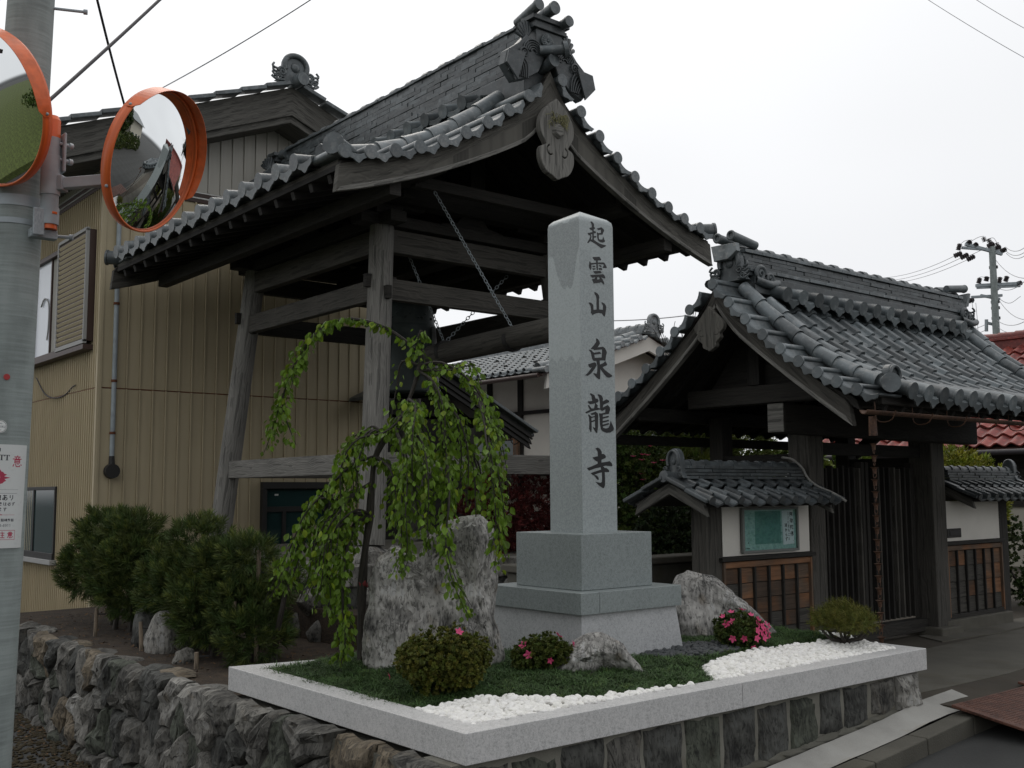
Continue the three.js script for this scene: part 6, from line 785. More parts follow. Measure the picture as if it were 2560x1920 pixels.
// ---------------------------------------------------------------- beige clad house
{
  const X = 4.71, Z = -14.4, XR = 9.35, ZB = -25, Y0 = -0.32, YJ = 2.97, YB = 5.72, r = RNG(401);
  const t = thing('clad_house', 'two storey house clad in beige ribbed metal behind the bell tower', 'house');
  mesh('wall', uvm(mergeGeometries([box(X + 0.03, XR - 0.03, Y0 - 0.4, 6.0, ZB, Z - 0.03), extr([[X + 0.05, 5.9], [XR + 0.3, 5.9], [XR + 0.3, 6.6], [7.2, 7.3], [X + 0.05, 6.4]], 0.1, 0).translate(0, 0, Z - 0.15)].map(prep)), 1), M.brown, t);
  mesh('foundation', uvm(box(X - 0.01, XR, -0.7, Y0 + 0.02, ZB, Z + 0.01), 1), M.mortar, t);
  const panel = (w, h, ribs) => { const gs = w > 0.2 ? [-0.333, 0, 0.333].map((q) => rbox(w / 3 - 0.009, h, 0.014, 0.003).translate(q * w, 0, 0)) : [rbox(w - 0.011, h, 0.014, 0.003)]; for (const q of ribs) gs.push(rbox(w > 0.2 ? 0.02 : 0.024, h, 0.022, 0.005).translate(q * w, 0, 0.016)); return uvm(mergeGeometries(gs.map(prep)), 1.4, r() * 5, r() * 5); };
  const W = 0.183, gl = [panel(W, YJ - Y0, [-0.46]), panel(W, YJ - Y0, [-0.46]), panel(W, YJ - Y0, [-0.46])], gu = [0, 1, 2].map(() => panel(W, YB - YJ - 0.012, [-0.46]));
  const put = (g, m, x, y, z, ry) => { const o = mesh('siding_panel', g, m, t); o.position.set(x, y, z); o.rotation.y = ry; };
  for (let x = X; x < XR - 0.05; x += W) { put(pick(gl, r), pick(M.siding, r), x + W / 2, (Y0 + YJ) / 2, Z, 0); put(pick(gu, r), pick(M.siding, r), x + W / 2, (YJ + 0.012 + YB) / 2, Z, 0); }
  const WL = 0.27, ll = [0, 1].map(() => panel(WL, YJ - Y0, [-0.46, -0.127, 0.207])), lu = [0, 1].map(() => panel(WL, YB - YJ - 0.012, [-0.46, -0.127, 0.207])), lt = panel(WL, 0.75, [-0.46, -0.127, 0.207]);
  for (let z = Z; z > -19.6; z -= WL) { put(pick(ll, r), pick(M.siding, r), X, (Y0 + YJ) / 2, z - WL / 2, -PI / 2); put(pick(lu, r), pick(M.siding, r), X, (YJ + 0.012 + YB) / 2, z - WL / 2, -PI / 2); put(lt, pick(M.sidingUp, r), X, 6.25, z - WL / 2, -PI / 2); }
  for (let x = X; x < XR + 0.2; x += W) { const c = x + W / 2, h = 7.35 - Math.abs(c - 7.2) * 0.4 - 5.88; const o = mesh('siding_panel', panel(W, h, [-0.46]), pick(M.sidingUp, r), t); o.position.set(c, 5.88 + h / 2, Z + 0.002); }
  mesh('corner_trim', uvm(box(X - 0.025, X + 0.04, Y0, 6.3, Z - 0.04, Z + 0.025), 1), M.siding[2], t);
  mesh('joint_flashing', uvm(mergeGeometries([box(X, XR, YJ - 0.004, YJ + 0.012, Z - 0.01, Z + 0.012), box(X - 0.012, X + 0.01, YJ - 0.004, YJ + 0.012, -19.6, Z)].map(prep)), 1), M.rust, t);
  for (const [y, h, m, pr] of [[5.74, 0.05, M.brown, 0.03], [5.78, 0.022, M.trimWhite, 0.036], [5.82, 0.05, M.brown, 0.03], [5.86, 0.022, M.trimWhite, 0.036]]) { mesh('band', box(X - pr, XR, y - h / 2, y + h / 2, Z - 0.02, Z + pr, 0.003), m, t); mesh('band', box(X - pr, X + 0.02, y - h / 2, y + h / 2, -19.6, Z + 0.0, 0.003), m === M.brown ? M.brown : M.trimGrey, t); }
  // roof: gable to the front
  const F1 = frame(V(7.2, 0, -13.8), V(0, 0, -1), V(-1, 0, 0)), F2 = frame(V(7.2, 0, -13.8), V(0, 0, -1), V(1, 0, 0)), S = (d) => 7.56 - 0.4 * d, roof = new THREE.Group(); roof.name = 'roof'; t.add(roof);
  for (const F of [F1, F2]) {
    deck(F, S, 0.02, 11, 0, 3.45, 0.03, 0.08, M.eaveGrey, roof); for (const [a, b, pr] of [[-0.18, -0.02, 0.06], [-0.30, -0.185, 0.03], [-0.44, -0.305, 0.0], [-0.54, -0.445, -0.04]]) gableBoard(F, pr > 0 ? 0.02 : 0.02 - pr, -1, (d) => S(d) + a, (d) => S(d) + b, 0, 3.4, 0.05, M.eaveGrey, t, 'barge_board');
    deck(F, S, 0.1, 0.7, 0, 3.3, 0.5, 0.03, M.eaveGrey, t, 'soffit');
    const tg = [0, 1].map(() => uvm(rbox(0.42, 0.045, 0.3, 0.012), 0.5, r() * 3, r() * 3)); for (let i = 0; i < 9; i++) { const a = F.at(-0.02, 0.1 + i * 0.385, S(0.1 + i * 0.385) + 0.028), b = F.at(-0.02, 0.1 + (i + 1) * 0.385, S(0.1 + (i + 1) * 0.385) + 0.055); mesh('verge_tile', uvm(rbox(a.distanceTo(b), 0.06, 0.24, 0.012), 0.5, r(), r()).applyMatrix4(along(a, b)), M.tile[2 + (i % 2)], roof); }
    slopeTiles(F, S, 0.05, 3.5, 10, 0.12, 5.7, 20, [panTile(0.28, 0.37, 0.04)], [M.tile[2]], roof, 'pantile', 0.03, RNG(3), true);
    mesh('gutter_end', cyl(F.at(0.1, 3.52, S(3.5) - 0.06), F.at(9, 3.52, S(3.5) - 0.06), 0.06, 0.06, 12), F === F1 ? M.rust : M.brown, t);
    mesh('eave_soffit', uvm(box(F === F1 ? X - 0.85 : XR, F === F1 ? X : XR + 0.9, 5.98, 6.02, -24, -13.85), 1), M.eaveGrey, t);
  }
  ridgeStack(F1, 0.1, 10, 7.56, 2, 0.05, (k) => lerp(0.14, 0.1, k), [M.tile[2]], roof, { cap: 0.35, capR: 0.08, seed: 5 });
  const orn = new THREE.Group(); orn.name = 'ridge_ornament'; orn.position.set(7.2, 7.56, -13.74); t.add(orn); mesh('scroll_ornament', ridgeOrnament(0.62, 0.46, 1), M.tile[2], orn); mesh('ridge_end_tile', cyl(V(0.04, 0.06, -0.2), V(0.06, 0.06, 0.16), 0.09, 0.095, 16), M.tile[3], orn);
  // upper window with a louvred shutter box
  const win = (n) => { const g = new THREE.Group(); g.name = n; t.add(g); return g; }, sh = win('shutter_box');
  mesh('box_body', box(4.575, X, 3.62, 5.16, -15.83, -14.6, 0.004), M.brown, sh); for (let i = 0; i < 21; i++) { const y = 3.68 + i * 0.0695; mesh('louvre_slat', uvm(rbox(0.02, 0.045, 1.16, 0.004).applyMatrix4(new THREE.Matrix4().makeRotationZ(0.5)).translate(4.567, y, -15.215), 1), M.siding[1], sh); } mesh('frame', mergeGeometries([box(4.55, 4.6, 5.13, 5.18, -15.84, -14.59), box(4.55, 4.6, 3.58, 3.64, -15.84, -14.59), box(4.55, 4.6, 3.6, 5.16, -15.86, -15.81), box(4.55, 4.6, 3.6, 5.16, -14.625, -14.59)].map(prep)), M.trimGrey, sh);
  const w1 = win('window'); mesh('frame', mergeGeometries([box(4.6, X + 0.02, 5.05, 5.12, -17.3, -15.86), box(4.58, X + 0.02, 3.56, 3.62, -17.3, -15.8), box(4.62, X + 0.02, 3.6, 5.1, -17.3, -17.24), box(4.64, X + 0.02, 3.6, 5.1, -16.46, -16.42)].map(prep)), M.brown, w1); mesh('curtain', uvm(box(4.665, 4.675, 3.62, 5.05, -16.42, -15.86), 1), M.curtain, w1); mesh('pane', box(4.655, 4.665, 3.62, 5.05, -17.24, -16.46), M.paneBright, w1); mesh('loop', tube([V(4.64, 3.85, -16.55), V(4.64, 4.0, -16.5), V(4.64, 4.4, -16.52), V(4.64, 4.5, -16.75), V(4.64, 4.4, -16.9)], 0.012, 16, 6), M.trimGrey, w1); mesh('sill', box(4.55, X, 3.5, 3.57, -17.35, -14.58), M.brown, w1);
  const w2 = win('window'); mesh('frame', mergeGeometries([box(4.655, X + 0.02, 1.62, 1.67, -18.1, -15.92), box(4.64, X + 0.02, 0.62, 0.72, -18.1, -15.92), box(4.655, X + 0.02, 0.7, 1.64, -15.97, -15.92), box(4.66, X + 0.02, 0.72, 1.62, -17.02, -16.96)].map(prep)), M.iron, w2); mesh('pane', box(4.685, 4.693, 0.7, 1.63, -18.1, -16.99), M.glass, w2); mesh('pane', box(4.675, 4.683, 0.7, 1.63, -16.98, -15.95), M.glass, w2); mesh('sill', box(4.6, X, 0.56, 0.63, -18.15, -15.88), M.trimGrey, w2);
  const d = win('door'); mesh('frame', mergeGeometries([box(7.08, 8.24, 1.62, 1.72, Z, Z + 0.1), box(7.08, 7.15, Y0, 1.62, Z, Z + 0.1), box(8.17, 8.24, Y0, 1.62, Z, Z + 0.1), box(7.15, 8.17, Y0, Y0 + 0.08, Z, Z + 0.09)].map(prep)), M.iron, d); mesh('pane', box(7.15, 8.17, Y0 + 0.08, 1.62, Z + 0.015, Z + 0.03), M.glass, d); mesh('mullion', box(7.42, 7.48, Y0 + 0.08, 1.3, Z + 0.02, Z + 0.06), M.iron, d); mesh('rail', box(7.15, 8.17, 1.28, 1.36, Z + 0.02, Z + 0.055), M.iron, d); mesh('sticker', box(7.3, 7.36, 1.52, 1.545, Z + 0.03, Z + 0.034, 0.001), M.trimWhite, d); mesh('paper', box(7.6, 8.0, 0.88, 1.08, Z + 0.03, Z + 0.034, 0.001), std({ color: rgb(0.3, 0.26, 0.19) }), d);
  mesh('cable_pipe', cyl(V(4.9, 2.0, Z + 0.06), V(4.9, 5.9, Z + 0.06), 0.032, 0.032, 12), M.zinc, t); mesh('pipe_end_box', cyl(V(4.9, 1.86, Z + 0.04), V(4.9, 1.86, Z + 0.13), 0.1, 0.095, 18), M.iron, t); mesh('pipe_end', cyl(V(4.9, 1.9, Z + 0.07), V(4.9, 2.06, Z + 0.06), 0.045, 0.036, 12), M.iron, t); for (const y of [2.35, 3.05, 4.1]) mesh('pipe_clamp', cyl(V(4.9, y, Z + 0.06), V(4.9, y + 0.035, Z + 0.06), 0.04, 0.04, 12), M.rust, t);
  mesh('hanging_wire', tube([V(X - 0.02, 3.35, -17.2), V(X - 0.05, 3.05, -16.6), V(X - 0.05, 2.95, -16.1), V(X - 0.03, 2.97, -15.7), V(X - 0.02, 3.06, -15.4), V(X - 0.03, 3.07, -15.25)], 0.01, 24, 6), M.cable, t);
}
{ // small dark gabled shed behind the tower
  const t = thing('garden_shed', 'small dark shed with grey gable roof behind the bell tower', 'shed'), F1 = frame(V(9.75, 0, -13.85), V(0, 0, -1), V(-1, 0, 0)), F2 = frame(V(9.75, 0, -13.85), V(0, 0, -1), V(1, 0, 0)), S = (d) => 3.62 - 0.5 * d;
  mesh('wall', uvm(mergeGeometries([box(8.9, 10.9, 0.2, 2.8, -17, -14.25), extr([[8.9, 2.75], [10.9, 2.75], [9.75, 3.45]], 0.1, 0).translate(0, 0, -14.35)].map(prep)), 1), M.woodBlack, t);
  for (const F of [F1, F2]) { const dm = F === F1 ? 1.2 : 2.15; deck(F, S, 0, 3, 0, dm, 0, 0.05, M.tile[0], t, 'roof'); for (const [a, b, p] of [[-0.12, -0.05, 0.03], [-0.2, -0.125, 0], [-0.28, -0.205, -0.03]]) gableBoard(F, 0.01 - p, -1, (d) => S(d) + a, (d) => S(d) + b, 0, dm - 0.05, 0.04, M.iron, t, 'barge_board'); mesh('verge_cap', beam(F.at(-0.03, 0, S(0) + 0.03), F.at(-0.03, dm, S(dm) + 0.03), 0.16, 0.05), M.tile[2], t); }
  for (const [x, y, z] of [[10.95, 2.3, -14.1], [11.55, 2.45, -13.95]]) mesh('bracket', new THREE.TorusGeometry(0.09, 0.01, 6, 16).translate(x, y, z), M.iron, t);
  mesh('post', beam(V(9.6, 0.2, -13.95), V(9.6, 2.6, -13.95), 0.14, 0.14), M.woodDark, t); mesh('post', beam(V(10.6, 0.2, -13.95), V(10.6, 2.6, -13.95), 0.12, 0.12), M.woodDark, t);
}
// ---------------------------------------------------------------- temple hall behind, with pale tiles
{
  const t = thing('temple_hall', 'white walled temple building with pale grey tiled roof behind', 'building'), XR_ = 17.48, ZE = -16.3, LEN = 6.9, F1 = frame(V(XR_, 0, ZE), V(0, 0, -1), V(-1, 0, 0)), F2 = frame(V(XR_, 0, ZE), V(0, 0, -1), V(1, 0, 0)), S = (d) => 5.1 - 0.37 * d + 0.012 * d * d, roof = new THREE.Group(); roof.name = 'roof'; t.add(roof);
  const g = [roundTile(0.26, 0.3, 0.055)];
  for (const F of [F1, F2]) { deck(F, S, 0.05, LEN, 0, 3.2, 0.06, 0.06, M.brown, roof); slopeTiles(F, S, 0.15, 3.2, 11, 0.35, LEN, 25, g, [M.tileLight[0], M.tileLight[1]], roof, 'cover_and_pan_tile', 0.03, RNG(5), true); coverRow(F, (d) => S(d) + 0.05, 0.3, 0.25, 3.1, 8, 0.1, M.tileLight, roof); vergeRow(F, S, -0.08, -1, 0.15, 3.2, 11, eaveTile(0.28, 0.4, 0.06, 0.07), M.tileLight, roof); gableBoard(F, 0.05, -1, (d) => S(d) - 0.4, (d) => S(d) - 0.1, 0, 3.1, 0.06, M.plaster, t, 'barge_board'); mesh('eave_gutter', cyl(F.at(0.1, 3.26, S(3.2) - 0.1), F.at(LEN, 3.26, S(3.2) - 0.1), 0.05, 0.05, 10), M.brown, t);
    const r = RNG(9); for (let i = 0; i < 11; i++) for (const d of [1.3, 2.2]) mesh('snow_guard', uvm(extr([[-0.08, 0], [0.08, 0], [0.06, 0.07], [-0.06, 0.07]], 0.03, 0).applyMatrix4(basis(F.at(0.8 + i * 0.52, d + 0.1 * (i % 2), S(d + 0.1 * (i % 2)) + 0.05), F.a.clone(), V(0, 1, 0), F.a.clone().cross(V(0, 1, 0)))), 1), M.iron, roof); }
  ridgeStack(F1, 0.1, LEN, 5.08, 3, 0.055, (k) => lerp(0.17, 0.1, k), [M.tileLight[0]], roof, { cap: 0.3, capR: 0.085, seed: 3 }); const o = mesh('ridge_ornament', ridgeOrnament(0.5, 0.42, 1), M.tileLight[0], t); o.position.set(XR_, 5.1, ZE + 0.1);
  mesh('wall', uvm(mergeGeometries([box(XR_ - 2.3, XR_ + 2.3, -0.4, 4.1, -23, ZE - 0.65), extr([[-2.3, 4.05], [2.3, 4.05], [0, 4.95]], 0.1, 0).translate(XR_, 0, ZE - 0.76)].map(prep)), 1), M.plaster, t);
  for (const z of [-16.95, -18.1, -19.2, -20.2, -21.3]) mesh('wall_post', box(XR_ - 2.35, XR_ - 2.28, 1.0, 4.1, z - 0.08, z + 0.08), M.woodBlack, t); mesh('wall_rail', box(XR_ - 2.37, XR_ - 2.29, 3.25, 3.33, -23, -16.95), M.woodBlack, t);
  const w = new THREE.Group(); w.name = 'window'; t.add(w); mesh('frame', mergeGeometries([box(XR_ - 2.42, XR_ - 2.3, 3.15, 3.24, -20.1, -18.1), box(XR_ - 2.42, XR_ - 2.3, 2.2, 2.28, -20.1, -18.1), box(XR_ - 2.42, XR_ - 2.3, 2.2, 3.2, -18.26, -18.1)].map(prep)), M.boardRed, w); for (let i = 0; i < 3; i++) mesh('board', uvm(box(XR_ - 2.38, XR_ - 2.33, 2.72 + i * 0.15, 2.86 + i * 0.15, -20.1, -18.26), 1), M.boardRed, w); mesh('pane', box(XR_ - 2.36, XR_ - 2.34, 2.28, 2.7, -20.1, -18.26), M.glass, w);
  mesh('lower_wall', uvm(box(11.3, XR_ - 1.4, -0.4, 1.55, -20.8, -18.2), 1), M.plasterOld, t);
  mesh('lower_roof', uvm(box(12.2, XR_ - 2.3, 1.98, 2.03, -20.5, -16.9), 0.4), M.tileLight[0], t); mesh('lower_roof_edge', box(13.9, XR_ - 2.3, 2.03, 2.12, -20.6, -16.8), M.trimWhite, t); const gs = []; for (let i = 0; i < 14; i++) for (let j = 0; j < 7; j++) gs.push(rbox(0.02, 0.035, 0.22, 0.004).translate(13.86, 1.6 + j * 0.055, -17 - i * 0.26 - (j % 2) * 0.12)); stuff(mesh('shingle_course', join(gs), M.tile[2], t));
  mesh('balcony_rail', mergeGeometries([tube([V(15.6, 3.45, -15.7), V(16.2, 3.55, -15.7), V(17.2, 3.6, -15.7)], 0.025, 12, 6), tube([V(15.6, 2.75, -15.7), V(15.75, 3.05, -15.7), V(16.1, 3.25, -15.7), V(16.6, 3.28, -15.7)], 0.02, 16, 6), cyl(V(16.2, 2.5, -15.7), V(16.2, 3.55, -15.7), 0.02, 0.02, 8), cyl(V(16.7, 2.9, -15.7), V(16.7, 3.58, -15.7), 0.02, 0.02, 8)].map(prep)), M.brown, t);
  const F3 = frame(V(15.6, 0, -16.9), V(1, 0, 0), V(0, 0, 1)), S3 = (d) => 3.2 - 0.45 * d; deck(F3, S3, 0, 2.6, 0, 1.3, 0.05, 0.05, M.brown, roof, 'porch_deck'); slopeTiles(F3, S3, 0, 1.3, 5, 0, 2.6, 10, [panTile(0.26, 0.28, 0.04)], [M.tile[2], M.tileLight[0]], roof, 'porch_tile', 0.03, RNG(5), true);
}
{ // red tiled house on the right
  const t = thing('red_roof_house', 'house with glossy red tiled roof beyond the gate', 'house');
  const F = frame(V(25.0, 0, -6), V(0, 0, -1), V(-1, 0, 0)), S = (d) => 4.95 - 0.63 * d, roof = new THREE.Group(); roof.name = 'roof'; t.add(roof), deck(F, S, 0, 9, 0, 4.05, 0.06, 0.06, M.brown, roof);
  slopeTiles(F, S, 0.12, 4.05, 12, 1.5, 8.5, 23, [0, 1].map(() => roofWave(0.304, 0.39)), M.tileRed, roof, 'red_tile', 0.05, RNG(17));
  mesh('ridge', uvm(mergeGeometries([box(24.86, 25.14, 4.85, 5.06, -15, -6), box(24.8, 25.2, 5.06, 5.12, -15, -6)].map(prep)), 0.6), M.tileRed[0], roof); for (let i = 0; i < 22; i++) mesh('ridge_cap_tile', cyl(V(25, 5.15, -6 - i * 0.4), V(25, 5.15, -6.41 - i * 0.4), 0.1, 0.125, 12), M.tileRed[0], roof);
  mesh('wall', uvm(box(21.6, 28, -0.4, 2.7, -14.5, -6.5), 1), M.plasterOld, t); mesh('wall_boards', uvm(box(21.54, 21.6, 1.2, 2.4, -14.5, -6.5), 1), M.woodDark, t); mesh('gutter', cyl(V(20.85, 2.28, -15), V(20.85, 2.28, -6), 0.06, 0.06, 10), M.cable, t);
}
function roofWave(W, L) { const sh = new THREE.Shape(), n = 12, Y = (t) => 0.035 * Math.cos(t * 2 * PI); sh.moveTo(0, Y(0)); for (let i = 1; i <= n; i++) sh.lineTo(W * i / n, Y(i / n)); for (let i = n; i >= 0; i--) sh.lineTo(W * i / n, Y(i / n) - 0.03); return uvm(flat(new THREE.ExtrudeGeometry(sh, { depth: L * 1.1, bevelEnabled: false }).translate(0, 0, -L * 0.1)), 0.5, rnd(), rnd()); }
function insul(A, B, n = 4) { const gs = []; for (let i = 0; i < n; i++) { const a = A.clone().lerp(B, (i + 0.15) / n), b = A.clone().lerp(B, (i + 0.75) / n); gs.push(cyl(a, b, 0.105, 0.075, 10)); } gs.push(cyl(A, B, 0.03, 0.03, 6)); return mergeGeometries(gs.map(prep)); }
const sag = (A, B, s, rad, n = 20) => { const pts = []; for (let i = 0; i <= 8; i++) { const t = i / 8, q = A.clone().lerp(B, t); q.y -= s * 4 * t * (1 - t); pts.push(q); } return tube(pts, rad, n, 5); };
{ // distant electric pole
  const D = 42, t = thing('electric_pole', 'distant concrete electric pole with crossarms above the red roof', 'utility pole'), top = at(2143, 533, D), bot = at(2154, 770, D), P = (x, y, d = D) => at(x, y, d);
  mesh('shaft', cyl(V(bot.x, -0.3, bot.z), top, 0.17, 0.125, 14), M.polec, t); for (const y of [580, 655, 668, 690]) { const q = P(2144 + (y - 533) * 0.05, y); mesh('band', cyl(q, q.clone().add(V(0, 0.1, 0)), 0.165, 0.165, 12), M.iron, t); }
  for (const [a, b, c] of [[[2085, 527], [2165, 549], 0.12], [[2078, 535], [2158, 541], 0.1], [[2108, 617], [2206, 612], 0.12], [[2110, 622], [2204, 618], 0.08], [[2098, 642], [2165, 638], 0.1], [[2118, 638], [2160, 646], 0.1], [[2130, 697], [2152, 702], 0.1]]) mesh('crossarm', beam(P(...a), P(...b), c, c), M.zinc, t);
  for (const [a, b] of [[[2062, 553], [2078, 546]], [[2076, 557], [2092, 549]], [[2090, 561], [2106, 553]], [[2134, 532], [2148, 526]], [[2148, 538], [2162, 532]], [[2162, 543], [2174, 538]], [[2070, 540], [2074, 526]], [[2090, 527], [2098, 521]], [[2104, 532], [2112, 526]], [[2128, 522], [2124, 512]], [[2142, 528], [2134, 516]], [[2156, 535], [2152, 524]], [[2114, 612], [2117, 600]], [[2130, 607], [2133, 597]], [[2158, 611], [2161, 598]], [[2172, 608], [2176, 596]], [[2196, 614], [2208, 610]], [[2062, 658], [2076, 653]], [[2076, 662], [2092, 655]], [[2072, 664], [2084, 660]], [[2090, 652], [2104, 646]]]) mesh('insulator', insul(P(...a), P(...b)), M.insulator, t);
  mesh('brace', mergeGeometries([cyl(P(2170, 614), P(2148, 632), 0.04, 0.04, 6), cyl(P(2131, 690), P(2131, 716), 0.07, 0.07, 8), cyl(P(2100, 640), P(2102, 654), 0.04, 0.04, 6)].map(prep)), M.zinc, t);
  const j = []; for (const L of [[[2072, 530], [2085, 520], [2100, 518]], [[2098, 521], [2115, 512], [2126, 510]], [[2134, 516], [2146, 514], [2153, 523]], [[2092, 553], [2110, 545], [2140, 530]], [[2114, 600], [2120, 598], [2131, 600]], [[2150, 640], [2180, 655], [2205, 640]], [[2060, 665], [2075, 690], [2105, 680]], [[2100, 654], [2105, 690], [2108, 720]], [[2108, 654], [2112, 700], [2113, 722]]]) j.push(tube(L.map((q) => P(...q)), 0.01, 12, 4)); mesh('jumper_wires', join(j), M.wireGrey, t);
  const W = []; for (const [a, b, c, d] of [[2062, 553, 1890, 600], [2076, 557, 1895, 607], [2090, 561, 1900, 613], [2172, 533, 2230, 518], [2172, 541, 2230, 529], [2174, 547, 2230, 537], [2062, 658, 1950, 690], [2076, 662, 1950, 697], [2156, 622, 2230, 590], [2158, 648, 2230, 690], [2150, 560, 2230, 600], [2152, 690, 2230, 683], [2132, 700, 1990, 724], [2155, 706, 2230, 700], [2132, 712, 2000, 735]]) W.push(sag(P(a, b), P(c, d, c > 2100 ? 30 : 60), 0.25, 0.011)); tag(mesh('power_lines', join(W), M.wireGrey), 'thin grey power lines strung from the distant electric pole', 'cables');
}
// overhead cables
{ const one = (name, label, A, B, s, rad, m) => tag(mesh(name, sag(A, B, s, rad), m), label, 'cable');
  one('overhead_cable', 'thick dark cable running up from the near pole to the right', at(96, 226, 6.0), at(520, -170, 9), 0.02, 0.011, M.cable);
  one('overhead_cable', 'dark twisted cable coming down behind the round mirror', at(275, 250, 11.5), at(170, -170, 9), 0.05, 0.013, M.cable);
  one('overhead_cable', 'thin pale cable slanting down to the house roof', at(350, 190, 15), at(760, -60, 15), 0.05, 0.009, M.wireGrey);
  one('overhead_cable', 'upper of two thin wires in the top right corner of the sky', at(2080, -20, 40), at(2300, 105, 36), 0.1, 0.011, M.wireGrey); one('overhead_cable', 'lower of two thin wires in the top right corner of the sky', at(1960, -30, 40), at(2300, 172, 36), 0.1, 0.011, M.wireGrey);
  one('overhead_cable', 'faint wire behind the white temple building ridge', at(1300, 693, 40), at(1480, 682, 40), 0.05, 0.02, M.wireGrey);
}
